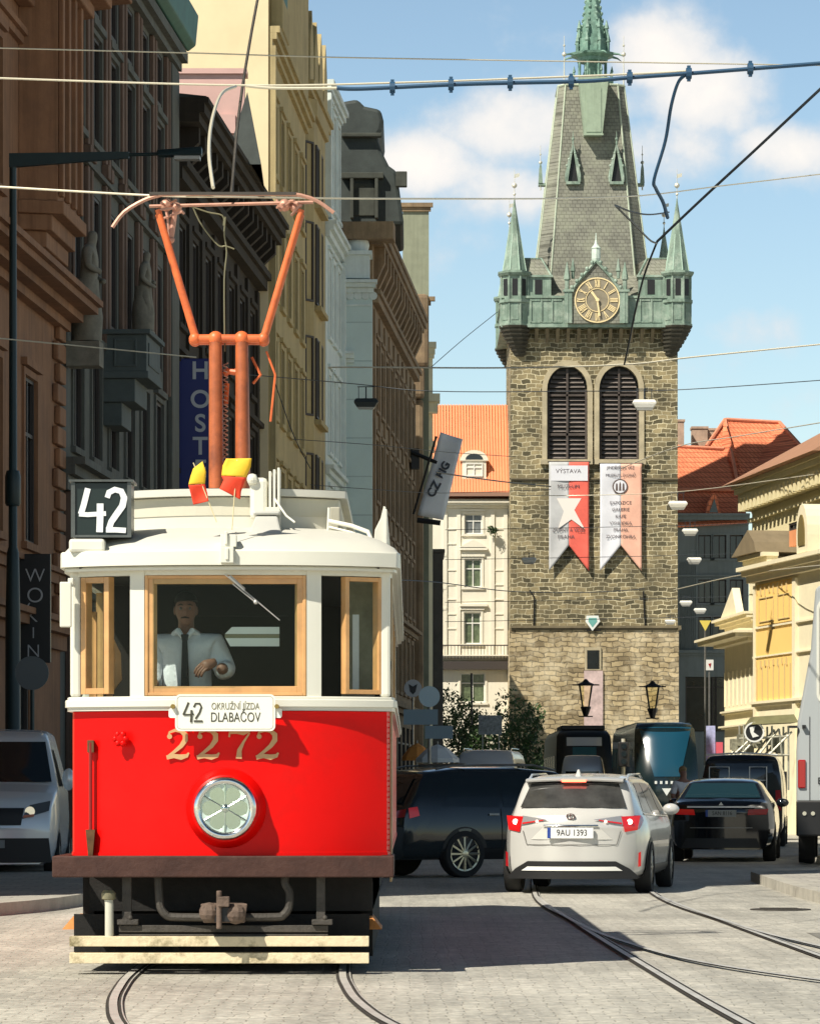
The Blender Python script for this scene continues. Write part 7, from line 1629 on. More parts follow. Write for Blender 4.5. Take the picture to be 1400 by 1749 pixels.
for sg in (-1,1):
    def mx(qd): return qd if sg > 0 else [(-qd[1][0],qd[1][1]),(-qd[0][0],qd[0][1]),(-qd[3][0],qd[3][1]),(-qd[2][0],qd[2][1])]
    tl = c.end('tail_light', mx([(0.645,0.755),(0.79,0.78),(0.82,0.955),(0.60,0.945)]), tail, 0.010, 8, 4, th=0.02)
    c.end('tail_light_inner', mx([(0.30,0.90),(0.62,0.84),(0.61,0.955),(0.27,0.905)]), clearlens, 0.008, 8, 3)
    c.end('tail_light_bar', mx([(0.34,0.893),(0.61,0.85),(0.61,0.87),(0.34,0.905)]), tail, 0.012, 8, 2)
    c.side('tail_light', [(0.08,0.78),(0.42,0.90),(0.40,0.955),(0.08,0.96)], tail_dull, sg, 0.010)
    q = MB(); x = sg*0.70; q.lathe([(0.034,-0.008),(0.034,0.01)], (x, c.ry(x,0.88)-0.014, 0.88), 14, 'y'); q.build('brake_lamp', lampwhite, tl)
    q = MB(); x = sg*0.42; q.lathe([(0.016,-0.006),(0.016,0.01)], (x, c.ry(x,0.885)-0.010, 0.885), 10, 'y'); q.build('lamp_dot', lampwhite, tl)
    c.end('reflector', mx([(0.795,0.33),(0.83,0.34),(0.83,0.52),(0.80,0.50)]), tail if sg > 0 else tail_dull, 0.012, 2, 4)
    c.side('side_window', [(0.75,1.00),(1.75,0.97),(1.7,1.36),(1.05,1.36)], M['carglass'], sg, 0.004)
    c.side('side_window', [(1.80,0.97),(2.75,0.95),(2.62,1.35),(1.78,1.365)], M['carglass'], sg, 0.004)
    c.side('side_window', [(2.80,0.95),(3.5,0.94),(2.95,1.33),(2.72,1.35)], M['carglass'], sg, 0.004)
    c.side('window_strip', [(0.68,0.965),(3.6,0.92),(3.6,0.935),(0.70,0.985)], M['chrome'], sg, 0.006)
    c.side('door_seam', [(1.755,0.35),(1.768,0.35),(1.768,0.96),(1.755,0.96)], M['black'], sg, 0.004, 1, 8)
    c.side('door_seam', [(0.93,0.62),(0.943,0.62),(1.0,0.96),(0.987,0.96)], M['black'], sg, 0.004, 1, 8)
    c.side('sill', [(0.9,0.24),(3.7,0.24),(3.7,0.34),(0.9,0.34)], M['black'], sg, 0.005)
    q = MB(); x = sg*(c.hw(2.9,0.98)+0.12); q.sphere((x,3.1,1.02), 0.11, 0.07, 0.075, n=12, m=8); q.box(min(x,sg*0.78),max(x,sg*0.78),3.07,3.12,0.96,1.0); q.build('wing_mirror', wpaint, c.r, smooth=True)
    q = MB(); q.path([(sg*0.60,0.75,1.40),(sg*0.60,1.0,1.455),(sg*0.60,2.3,1.47),(sg*0.59,2.7,1.42)], 0.016, 6); q.build('roof_rail', wpaint, c.r, smooth=True)
c.end('tailgate_recess', [(-0.50,0.665),(0.50,0.665),(0.33,0.825),(-0.33,0.825)], mat('shaded_recess_paint', (0.62,0.61,0.57), 0.3), 0.004)
c.end('garnish', [(-0.34,0.822),(0.34,0.822),(0.33,0.845),(-0.33,0.845)], M['chrome'], 0.02)
c.plate('9AU 1393', 0.0, 0.745, 0.56, 0.13, 0.02)
c.end('bumper_lower', [(-0.64,0.27),(0.64,0.27),(0.54,0.40),(-0.54,0.40)], M['black'], 0.010)
for sg in (-1,1): c.end('bumper_corner', [(0.60,0.20),(0.82,0.20),(0.70,0.31),(0.54,0.40)] if sg > 0 else [(-0.82,0.20),(-0.60,0.20),(-0.54,0.40),(-0.70,0.31)], M['black'], 0.012)
c.end('diffuser', [(-0.80,0.185),(0.80,0.185),(0.70,0.285),(-0.70,0.285)], M['black'], 0.014)
c.end('chrome_strip', [(-0.62,0.285),(0.62,0.285),(0.54,0.335),(-0.54,0.335)], M['white_metal'], 0.024, 16, 2)
for z in (0.60,): c.end('tailgate_seam', [(-0.55,z-0.005),(0.55,z-0.005),(0.55,z+0.005),(-0.55,z+0.005)], M['steel'], 0.005)
for sg in (-1,1): c.end('tailgate_seam', [(sg*0.55-0.005,z),(sg*0.55+0.005,z),(sg*0.60+0.005,0.77),(sg*0.60-0.005,0.77)], M['steel'], 0.005, 1, 5)
q = MB(); 
for k in range(24):
    a, b = 2*math.pi*k/24, 2*math.pi*(k+1)/24; yy = c.ry(0,0.93)-0.012
    q.prism([(0.055*math.cos(a),0.945+0.037*math.sin(a)),(0.045*math.cos(a),0.945+0.028*math.sin(a)),(0.045*math.cos(b),0.945+0.028*math.sin(b)),(0.055*math.cos(b),0.945+0.037*math.sin(b))], yy-0.004, yy+0.02, 'y')
q.prism([(-0.006,0.92),(0.006,0.92),(0.006,0.975),(-0.006,0.975)], c.ry(0,0.93)-0.02, c.ry(0,.93)-0.017, 'y'); q.build('badge', M['chrome'], c.r)
q = MB(); q.hexa([(-0.03,0.75,1.44),(0.03,0.75,1.44),(0.03,0.95,1.44),(-0.03,0.95,1.44)],[(-0.008,0.80,1.52),(0.008,0.80,1.52),(0.008,0.86,1.52),(-0.008,0.86,1.52)]); q.build('aerial_fin', wpaint, c.r)
c.wheels([0.92, 3.55], 0.32, 0.20, spokes=10)
q = MB(); q.tube((0,0.4,1.2),(0,0.4,1.2),0.001) if False else None
# ---- black crossover seen from its rear right quarter
bpaint = mat('black_gloss_paint', (0.012,0.018,0.021), 0.12, coat=0.5)
prof = [(0.0,0.78),(0.05,0.98),(0.14,1.05),(0.45,1.42),(0.60,1.52),(1.2,1.58),(2.2,1.59),(2.9,1.54),(3.6,1.10),(4.2,1.0),(4.55,0.85),(4.62,0.7)]
tum = [(0.2,0.82),(0.4,0.92),(0.7,0.93),(0.98,0.89),(1.2,0.83),(1.45,0.72),(1.6,0.62)]
C2 = Car('crossover', 'black crossover turning right between the tram and the white estate car', 'car', (XA(624,51.0), 51.0, 0), -R(58), 4.6, prof, tum, 0.26, bpaint, bow=0.16); c = C2
c.end('rear_window', [(-0.66,1.08),(0.66,1.08),(0.56,1.46),(-0.56,1.46)], M['carglass'], 0.008)
for sg in (-1,1):
    tl = c.end('tail_light', [(0.62,0.86),(0.84,0.88),(0.85,1.00),(0.62,0.96)] if sg>0 else [(-0.84,0.88),(-0.62,0.86),(-0.62,0.96),(-0.85,1.00)], tail_dull, 0.012, 6, 3)
    c.side('tail_light', [(0.10,0.86),(0.28,0.90),(0.26,1.03),(0.10,1.01)], tail, sg, 0.012)
    c.side('side_window', [(0.75,1.04),(1.75,1.02),(1.70,1.46),(1.0,1.46)], M['carglass'], sg, 0.004); c.side('side_window', [(1.82,1.02),(2.75,1.01),(2.65,1.46),(1.80,1.47)], M['carglass'], sg, 0.004); c.side('side_window', [(2.8,1.01),(3.5,1.0),(2.95,1.43),(2.75,1.46)], M['carglass'], sg, 0.004)
    c.side('door_seam', [(1.76,0.4),(1.772,0.4),(1.772,1.0),(1.76,1.0)], M['grime'], sg, 0.004, 1, 8)
    c.side('sill', [(1.2,0.26),(3.3,0.26),(3.3,0.42),(1.2,0.42)], M['black'], sg, 0.008)
    c.side('door_handle', [(1.55,0.90),(1.72,0.90),(1.72,0.93),(1.55,0.93)], M['steel'], sg, 0.02, 2, 1)
    q = MB(); q.path([(sg*0.64,0.8,1.57),(sg*0.64,1.1,1.625),(sg*0.64,2.5,1.635),(sg*0.63,2.9,1.56)], 0.017, 6); q.build('roof_rail', M['steel'], c.r, smooth=True)
c.plate('7AH 2204', 0.0, 0.72)
q = MB(); q.box(-0.62,0.62,1.3,1.36,1.63,1.66); q.box(-0.62,0.62,2.3,2.36,1.63,1.66); q.build('roof_bar', M['steel'], c.r, bevel=0.01)
c.wheels([1.12, 3.75], 0.345, 0.22, rim=mat('brass_grey_alloy', (0.62,0.57,0.42), 0.3, 0.8), spokes=12, rimr=0.74)
# ---- dark saloon
dp_ = mat('dark_navy_paint', (0.006,0.008,0.011), 0.10, coat=0.7)
prof = [(0.0,0.86),(0.03,1.00),(0.10,1.055),(0.45,1.08),(0.60,1.13),(1.15,1.40),(1.5,1.455),(2.3,1.47),(2.9,1.42),(3.7,1.02),(4.5,0.92),(4.85,0.75),(4.9,0.6)]
tum = [(0.2,0.82),(0.35,0.91),(0.65,0.93),(0.90,0.91),(1.05,0.86),(1.2,0.76),(1.4,0.64),(1.5,0.56)]
C3 = Car('saloon_car', 'dark navy saloon car with a bright chrome strip on its boot', 'car', (XA(1231,62.0), 62.0, 0), -R(7.5), 4.9, prof, tum, 0.22, dp_, bow=0.14); c = C3
c.end('rear_window', [(-0.68,1.14),(0.68,1.14),(0.56,1.40),(-0.56,1.40)], mat('teal_reflecting_glass', (0.01,0.03,0.04), 0.05, spec=0.9), 0.008)
c.end('chrome_strip', [(-0.60,0.960),(0.60,0.960),(0.60,0.988),(-0.60,0.988)], M['white_metal'], 0.035)
for sg in (-1,1):
    c.end('tail_light', [(0.46,0.83),(0.80,0.84),(0.83,0.94),(0.48,0.93)] if sg>0 else [(-0.80,0.84),(-0.46,0.83),(-0.48,0.93),(-0.83,0.94)], tail if sg<0 else tail_dull, 0.012, 6, 3)
    c.side('side_window', [(0.95,1.08),(1.9,1.06),(1.85,1.38),(1.35,1.38)], M['carglass'], sg, 0.004); c.side('side_window', [(1.95,1.06),(3.4,1.03),(2.8,1.38),(1.93,1.40)], M['carglass'], sg, 0.004)
    q = MB(); x = sg*(c.hw(3.0,1.0)+0.12); q.sphere((x,3.2,1.04), 0.12, 0.07, 0.08, n=12, m=8); q.build('wing_mirror', dp_, c.r, smooth=True)
c.plate('5AN 8116', 0.0, 0.86, 0.54, 0.12, 0.02, m=mat('dusty_plate', (0.28,0.29,0.27), 0.5))
c.end('bumper_lower', [(-0.7,0.25),(0.7,0.25),(0.62,0.42),(-0.62,0.42)], M['black'], 0.012); c.end('bumper_strip', [(-0.55,0.60),(0.55,0.60),(0.55,0.612),(-0.55,0.612)], M['steel'], 0.01)
q = MB(); yy = c.ry(0,1.03); q.prism([(-0.045,1.0),(0.045,1.0),(0.0,1.065)], yy-0.02, yy-0.008, 'y'); q.build('badge', M['chrome'], c.r)
c.wheels([1.0, 3.95], 0.33, 0.23)
# ---- generic vans
def vanprof(H, L, nose=0.9): return [(0.0,H*0.60),(0.02,H*0.78),(0.10,H*0.95),(0.22,H*0.99),(0.6,H),(L-nose-1.0,H),(L-nose-0.5,H*0.96),(L-nose+0.1,H*0.58),(L-0.15,H*0.48),(L,H*0.33)]
def vantum(W_, H): return [(0.2,W_*0.9),(0.4,W_),(H*0.5,W_),(H*0.75,W_*0.96),(H*0.93,W_*0.88),(H,W_*0.78)]
def van(name, label, cat, px, d, yaw, H, W_, L, paint, zb=0.25, win=None, plate=None, tl=True, rails=False):
    c = Car(name, label, cat, (XA(px,d), d, 0), yaw, L, vanprof(H,L), vantum(W_/2,H), zb, paint, bow=0.06, endtaper=0.04)
    if win: c.end('rear_window', win, M['carglass'], 0.008)
    for sg in (-1,1):
        if tl:
            a, b = W_*0.40, W_*0.47; qd = [(a,H*0.40),(b,H*0.40),(b*0.97,H*0.62),(a,H*0.62)]
            c.end('tail_light', qd if sg>0 else [(-qd[1][0],qd[1][1]),(-qd[0][0],qd[0][1]),(-qd[3][0],qd[3][1]),(-qd[2][0],qd[2][1])], tail_dull, 0.012, 3, 4)
        for k in range(3): c.side('side_window', [(0.6+k*1.25,H*0.55),(1.7+k*1.25,H*0.55),(1.7+k*1.25,H*0.85),(0.65+k*1.25,H*0.85)], M['carglass'], sg, 0.006)
        if rails: q = MB(); q.path([(sg*W_*0.38,0.4,H+0.0),(sg*W_*0.38,0.6,H+0.06),(sg*W_*0.38,L*0.6,H+0.06)], 0.02, 6); q.build('roof_rail', M['chrome'], c.r)
    c.wheels([0.9, L-0.95], 0.34, 0.2)
    return c
silver = mat('silver_van_paint', (0.50,0.52,0.54), 0.3, 0.2, coat=0.4)
c = van('van', 'silver white van behind the black crossover', 'van', 829, 103, -R(7), 2.45, 1.85, 4.8, silver, win=[(-0.76,1.35),(0.76,1.35),(0.70,1.86),(-0.70,1.86)], rails=True)
dk = mat('near_black_paint', (0.01,0.012,0.013), 0.15, coat=0.5)
c = van('people_carrier', 'black people carrier with lit window outlines behind the navy saloon', 'van', 1266, 79, -R(7), 2.06, 1.9, 4.9, dk, win=[(-0.78,1.22),(0.78,1.22),(0.68,1.88),(-0.68,1.88)])
q = MB()
for x0, x1 in ((-0.72,-0.28),(0.18,0.56)):
    y = c.ry(0.4,1.3)-0.07; q.path([(x0,y,1.28),(x0,y+0.02,1.8),(x1,y+0.02,1.8),(x1,y,1.28)], 0.014, 5)
q.path([(0.56,c.ry(.6,1.5)-.03,1.5),(0.18,c.ry(.2,1.5)-.03,1.5)], 0.012, 5); q.path([(-0.80,0.1,2.07),(0,0.0,2.12),(0.80,0.1,2.07)], 0.02, 5)
q.build('lit_window_outline', M['white_metal'], c.r)  # white tubes stand in for the lit outlines of the rear windows
c = van('small_van', 'small silver van right behind the white estate car roof', 'van', 994, 128, -R(4), 2.55, 1.62, 4.2, silver, win=[(-0.66,1.45),(0.66,1.45),(0.6,1.98),(-0.6,1.98)])
# ---- left grey van, nose to the viewer
gp_ = mat('cool_grey_paint', (0.80,0.84,0.87), 0.25, 0.2, coat=0.5)
prof = [(0.0,0.72),(0.04,0.92),(0.12,1.10),(0.35,1.22),(0.95,1.36),(1.65,1.98),(1.95,2.09),(2.6,2.13),(4.9,2.10),(5.05,1.9),(5.1,1.0)]
C5 = Car('grey_van', 'grey delivery van facing the viewer at the left edge', 'van', (XA(-24,48.6), 48.6, 0), R(3), 5.1, prof, [(0.2,0.88),(0.45,0.96),(0.9,0.97),(1.3,0.95),(1.7,0.85),(2.1,0.74)], 0.24, gp_, bow=0.16); c = C5
c.end('windscreen', [(-0.86,1.385),(0.86,1.385),(0.74,1.96),(-0.74,1.96)], M['carglass'], 0.010, 14, 8)
c.end('grille', [(-0.48,0.78),(0.48,0.78),(0.52,1.02),(-0.52,1.02)], M['black'], 0.012); c.end('bumper_lower', [(-0.9,0.26),(0.9,0.26),(0.86,0.60),(-0.86,0.60)], M['black'], 0.012)
for sg in (-1,1):
    h_ = c.end('headlight', [(0.48,0.86),(0.86,0.98),(0.88,1.12),(0.60,1.06)] if sg>0 else [(-0.86,0.98),(-0.48,0.86),(-0.60,1.06),(-0.88,1.12)], mat('headlight_lens', (0.12,0.13,0.14), 0.06, 0.2, coat=0.6), 0.014)
    q = MB(); x = sg*0.60; q.lathe([(0.07,-0.006),(0.04,0.01)], (x, c.ry(x,0.97)-0.02, 0.97), 16, 'y'); q.build('headlight_bowl', M['chrome'], h_)
    q = MB(); q.prism([(sg*0.50,0.88),(sg*0.66,0.90),(sg*0.66,0.935),(sg*0.52,0.92)], c.ry(sg*.58,.9)-0.03, c.ry(sg*.58,.9)-0.02, 'y'); q.build('indicator', mat('orange_pink_indicator', (0.7,0.2,0.12), 0.3), h_)
    c.side('side_window', [(1.4,1.32),(2.5,1.32),(2.45,1.85),(1.9,1.85)], M['carglass'], sg, 0.005)
    q = MB(); x = sg*1.08; q.sphere((x,1.3,1.42), 0.09, 0.09, 0.16, n=10, m=8); q.build('wing_mirror', M['black'] if sg<0 else gp_, c.r, smooth=True)
c.plate('3AB 4471', 0.0, 0.52, m=mat('dusty_plate2', (0.3,0.3,0.3), 0.5)); c.wheels([0.95, 4.1], 0.34, 0.22)
# ---- modern tram in dark teal, seen head on, far down the street
def cabtram(name, label, px, d, W_, H, body, glass, top=None, wpoly=None):
    rt = thing(name, label, 'tram', (XA(px,d), d, 0), 0)
    P = []
    for (z, k, y) in ((0.3,0.96,0.35),(0.7,1.0,0.1),(1.2,1.0,0.0),(1.9,1.0,0.12),(2.6,0.99,0.45),(H-0.25,0.95,0.85),(H-0.06,0.86,1.2),(H,0.7,1.6)):
        row = []
        for i in range(13):
            u = -1+i/6; row.append((u*W_/2*k, y+0.35*abs(u)**3, z))
        row = [(-W_/2*k, 14, z)]+row+[(W_/2*k, 14, z)]; P.append(row)
    q = MB().grid(P); q.grid([P[-1][1:-1], [(0,3,H+0.02)]*13]); q.box(-W_/2*0.85, W_/2*0.85, 1.8, 13.9, H-0.1, H-0.0); q.build('body', body, rt, smooth=True)
    def fy(u, z):
        yy = interp([(0.3,0.35),(0.7,0.1),(1.2,0.0),(1.9,0.12),(2.6,0.45),(H-0.25,0.85),(H-0.06,1.2)], z); return yy+0.35*abs(u)**3
    wp2 = wpoly or [(-0.86,1.9),(0.86,1.9),(0.80,H-0.3),(-0.80,H-0.3)]
    G = []
    for i in range(9):
        v = i/8; G.append([((wp2[0][0]*(1-u)+wp2[1][0]*u)*(1-v)+(wp2[3][0]*(1-u)+wp2[2][0]*u)*v, (wp2[0][1])*(1-v)+wp2[2][1]*v) for u in [k/10 for k in range(11)]])
    q = MB().grid([[(u*W_/2, fy(u,z)-0.02, z) for u, z in g_] for g_ in G]); q.build('windscreen', glass, rt, smooth=True)
    for sg in (-1,1):
        q = MB(); q.lathe([(0.10,-0.03),(0.08,0.02)], (sg*W_*0.32, fy(0.64,0.9)-0.03, 0.9), 12, 'y'); q.build('headlight', M['chrome'], rt)
        for k in range(5): q = MB().box(min(sg*W_/2*1.0,sg*(W_/2+0.01)), max(sg*W_/2*1.0,sg*(W_/2+0.01)), 2+k*2.3, 3.8+k*2.3, 1.6, 2.7); q.build('side_window', glass, rt)
    return rt, fy
teal = mat('teal_tram_glass', (0.008,0.06,0.105), 0.22, spec=0.8)
rt, fy = cabtram('modern_tram', 'modern dark teal tram approaching behind the navy saloon', 1139, 119, 2.15, 3.62, mat('near_black_teal_paint', (0.006,0.016,0.02), 0.2, coat=0.4), teal, wpoly=[(-0.40,1.75),(0.42,1.75),(0.84,3.45),(-0.84,3.45)])
for k in range(5):
    q = MB().box(-0.42+k*0.18, -0.34+k*0.18, fy(0.1,1.55)-0.05, fy(0.1,1.55)-0.02, 1.50, 1.60); q.build('front_lamp', mat('pale_lamp', (0.7,0.75,0.75), 0.3) if k==0 else bpy.data.materials['pale_lamp'], rt)
q = MB().prism([(-0.18,1.35),(0.14,1.35),(-0.02,1.1)], fy(0,1.2)-0.05, fy(0,1.2)-0.02, 'y'); q.build('front_emblem', bpy.data.materials['pale_lamp'], rt)
rt, fy = cabtram('old_tram', 'black tram with a pale grey band above its windscreen, waiting before the tower', 999, 142, 2.30, 3.75, mat('sooty_black_paint', (0.010,0.012,0.012), 0.35), mat('greenish_tram_glass', (0.02,0.09,0.10), 0.2, spec=0.8), wpoly=[(-0.42,2.2),(0.42,2.2),(0.42,3.05),(-0.42,3.05)])
q = MB(); G = [[(u*1.15, fy(u,z)-0.03, z) for u in [-0.62+1.24*k/10 for k in range(11)]] for z in (3.1,3.25,3.45)]; q.grid(G); q.build('destination_band', silver, rt, smooth=True)
q = MB().box(-0.9,0.9,1.8,6,3.75,3.95); q.build('roof_unit', M['black'], rt, bevel=0.05)
# ---- tall coach on the right edge
d = 58.6; W_ = 2.5; cp = mat('grey_white_coach_paint', (0.40,0.43,0.44), 0.35, coat=0.2)
rt = thing('coach', 'tall pale grey coach standing at the right edge', 'coach', (XA(1358,d)+0.02+W_/2, d, 0), -R(7.0))
H = 4.75
q = MB(); secs = []
for y, k in ((0.0,0.96),(0.06,1.0),(10.5,1.0),(11,0.95)):
    secs.append([(-W_/2*k,y,0.55),(-W_/2*k,y,1.9),(-W_/2*k+0.02,y+0.0,2.4),(-W_/2*k+0.24,y,3.6),(-W_/2*k+0.32,y,H-0.1),(-W_/2*k+0.5,y,H),(W_/2*k-0.5,y,H),(W_/2*k-0.24,y,3.6),(W_/2*k,y,1.9),(W_/2*k,y,0.55),(-W_/2*k,y,0.55)])
q.grid(secs); q.add(secs[0][:-1], [tuple(range(len(secs[0])-1))]); q.add(secs[-1][:-1], [tuple(range(len(secs[0])-1))]); q.build('body', cp, rt, bevel=0.05)
q = MB().prism([(-W_/2+0.13,1.35),(-W_/2+0.02,1.55),(-W_/2+0.02,2.6),(-W_/2+0.05,2.6)], -0.02, -0.005, 'y')
def rr2(a,b,c_,d_,r): return rrect(a,b,c_,d_,r)
q = MB().prism(rr2(-W_/2+0.34, W_/2-0.34, 2.70, 4.48, 0.18), -0.03, 0.03, 'y'); q.build('window_rubber', mat('cream_window_rubber', (0.7,0.7,0.62), 0.6), rt)
q = MB().prism(rr2(-W_/2+0.39, W_/2-0.39, 2.75, 4.43, 0.14), -0.045, -0.031, 'y'); q.build('window_rubber', M['black'], rt)
q = MB().prism(rr2(-W_/2+0.43, W_/2-0.43, 2.79, 4.39, 0.12), -0.055, -0.046, 'y'); q.build('rear_window', mat('pale_lit_window', (0.42,0.48,0.48), 0.1, spec=0.8, var=0.3, vscale=2), rt)  # pale glass tone stands in for the daylight seen in this window
q = MB().box(-W_/2+0.03, -W_/2+0.16, -0.04, 0.05, 1.30, 1.78); q.build('tail_light', tail_dull, rt, bevel=0.02)
q = MB().box(-W_/2-0.0, W_/2, -0.08, -0.003, 0.5, 1.10); q.build('bumper', M['black'], rt, bevel=0.03)
q = MB().box(-W_/2+0.22, -W_/2+0.23, -0.01, -0.002, 1.1, 2.5); q.build('door_seam', M['black'], rt)
for k in range(2): q = MB(); q.lathe([(0.035,-0.1),(0.035,-0.07)], (-W_/2+0.14+0.14*k,0,0.88), 10, 'y'); q.build('reflector', M['chrome'], rt)
q = MB().box(-W_/2+0.10, -W_/2+0.16, -0.08, 0.0, 2.30, 2.36); q.box(-W_/2-0.12, -W_/2+0.02, -0.05, 0.05, 2.31, 2.35); q.build('door_hinge', M['black'], rt)
text('lettering', 'EX', 0.16, M['grime'], rt, (-W_/2+0.45,-0.012,1.42), ext=0.002)
q = MB().prism(rr2(-W_/2+0.17,-W_/2+0.32,2.25,3.1,0.03), -0.012, -0.004, 'y'); 
for y in (2.0, 8.5):
    for sg in (-1,1): q = MB(); q.lathe([(0.3,0),(0.5,0.0),(0.52,0.05),(0.5,0.28),(0.3,0.28)], (sg*(W_/2-0.3),y,0.52), 24, 'x', Matrix.Diagonal((sg,1,1))); q.build('wheel', M['rubber'], rt, smooth=True)
# ================================================================ WIRES, LAMPS, SIGNS, PLANTS
def wire(label, pts, r, m, clips=None, n=6, cm='wire_blue', name='overhead_wire', smooth=True):
    P = [W(*p) for p in pts]
    if len(P) == 2:
        a, b = P; mid = (a+b)/2; mid.z -= (b-a).length*0.004; P = [a, (a*3+b)/4-Vector((0,0,(b-a).length*0.003)), mid, (a+b*3)/4-Vector((0,0,(b-a).length*0.003)), b]
    PP = cr([tuple(p) for p in P], 6)
    q = MB(); q.path(PP, r, n)
    o = q.build(name, M[m], smooth=True); tag(o, label, 'cable')
    if clips:
        for c in clips:
            # clip standing on the cable at photo column c
            best = min(range(len(PP)), key=lambda i: abs(700+FP*PP[i][0]/PP[i][1]-c)); i = min(best, len(PP)-2)
            pxa = 700+FP*PP[i][0]/PP[i][1]; pxb = 700+FP*PP[i+1][0]/PP[i+1][1]; t = 0 if abs(pxb-pxa) < 1e-6 else (c-pxa)/(pxb-pxa)
            p = Vector(PP[i])*(1-t)+Vector(PP[i+1])*t
            k = MB(); k.lathe([(r*1.2,-0.028),(r*2.6,-0.028),(r*2.6,0.028),(r*1.2,0.028)], p, 10, 'x'); k.box(p.x-0.018, p.x+0.018, p.y-0.02, p.y+0.02, p.z-r*3.6, p.z+r*3.6); co = k.build('clip', M[cm], o)
    return o
wire('thin pale wire crossing the very top of the street', [(-60,80,40),(330,90,41),(560,97,42),(900,103,43),(1460,112,45)], 0.0085, 'wire_light')
wire('thick blue sagging cable with dark clips crossing high before the spire', [(575,150,36),(620,151,36),(770,144,36),(870,141,36),(1000,138,36),(1075,132,36),(1175,125,36),(1280,117,36),(1460,103,36)], 0.022, 'wire_blue', clips=[670,770,871,975,1075,1176,1281])
wire('pale support wire running just above the thick blue cable', [(-60,131,36.2),(400,145,36.2),(700,140,36.2),(1075,126,36.2),(1180,120,36.2)], 0.011, 'wire_light')
wire('brown feeder cable continuing left from the thick blue cable', [(420,146,36),(470,150,36),(575,150,36)], 0.016, 'wire_light')
wire('pale contact wire touching the raised pantograph', [(-60,315,27.6),(250,333,27.4),(400,336,27.4),(700,339,30),(1060,336,40),(1240,316,44),(1460,290,46)], 0.0085, 'wire_light')
wire('pale span wire level with the tower louvres', [(560,628,70),(600,627,70),(870,628,70),(1070,622,70),(1180,610,70),(1460,582,70)], 0.017, 'wire_light')
wire('short pale wire before the box balcony on the left', [(-40,574,55),(150,592,56),(335,610,57)], 0.011, 'wire_light')
wire('thin dark wire above the orange roofs', [(380,636,90),(600,655,95),(740,668,95),(1000,668,95),(1170,665,95),(1460,645,92)], 0.013, 'wire')
wire('thick dark guy cable slanting down from the upper right', [(1460,98,44),(1400,152,44),(1290,255,46),(1200,338,48),(1122,412,50)], 0.020, 'wire')
wire('dark cable falling across the clock gable', [(1122,412,50),(1100,470,52),(1085,530,54),(1075,580,56),(1066,622,58)], 0.016, 'wire')
wire('slack grey loop of cable hanging beside the spire', [(1172,126,36),(1158,140,36.2),(1146,180,36.4),(1136,240,36.6),(1117,305,36.8),(1120,322,37),(1132,345,37.2),(1140,372,37.4)], 0.019, 'wire_blue')
wire('short dark jumper wire between pale wire and guy cable', [(1050,350,42),(1080,362,43),(1110,366,44),(1142,362,46)], 0.011, 'wire')
wire('dark jumper slanting to the guy cable', [(1052,352,42),(1085,385,44),(1110,410,48),(1122,415,50)], 0.013, 'wire')
wire('slack brown loop of cable left of the pantograph', [(402,147,36),(378,160,35),(362,205,34),(357,260,33),(364,320,32)], 0.017, 'wire_light')
wire('steep brown cable rising out of frame above the pantograph', [(447,-40,38),(432,40,37.5),(420,110,37),(414,148,36.5)], 0.016, 'bufferiron')
wire('brown cable hanging down the cream wall to the pantograph', [(414,148,36.5),(405,220,36),(398,300,35.5),(395,330,35)], 0.016, 'bufferiron')
wire('low dark wire crossing the white town house', [(660,990,60),(750,995,64),(870,1010,70),(1000,1012,74),(1100,1006,78)], 0.010, 'wire')
wire('dark wire sloping from dormer to the grey banner', [(745,806,100),(800,815,104),(870,824,110),(940,831,114)], 0.022, 'wire')
wire('pale wire crossing below the banners on the right', [(1150,1008,120),(1250,985,112),(1340,972,100),(1460,960,92)], 0.016, 'wire_light')
wire('pale wire running over the low orange roof', [(1060,800,150),(1160,762,140),(1260,745,130),(1460,712,110)], 0.020, 'wire_light')
wire('pale wire crossing under the louvres to the right', [(880,846,140),(1000,846,140),(1180,838,135),(1460,800,120)], 0.016, 'wire_light')
wire('thin grey wire slanting in the sky left of the tower', [(735,628,150),(790,580,158),(850,532,166)], 0.016, 'wire')
wire('thin dark wire before the ochre house bay', [(470,655,75),(500,740,76),(530,800,77)], 0.012, 'wire')
wire('thin wire across the pale blue house', [(500,750,80),(640,760,82),(760,772,86),(880,780,90)], 0.008, 'wire')
wire('thin lower wire across the pale blue house', [(530,828,80),(640,836,82),(760,842,86),(940,836,90)], 0.008, 'wire')
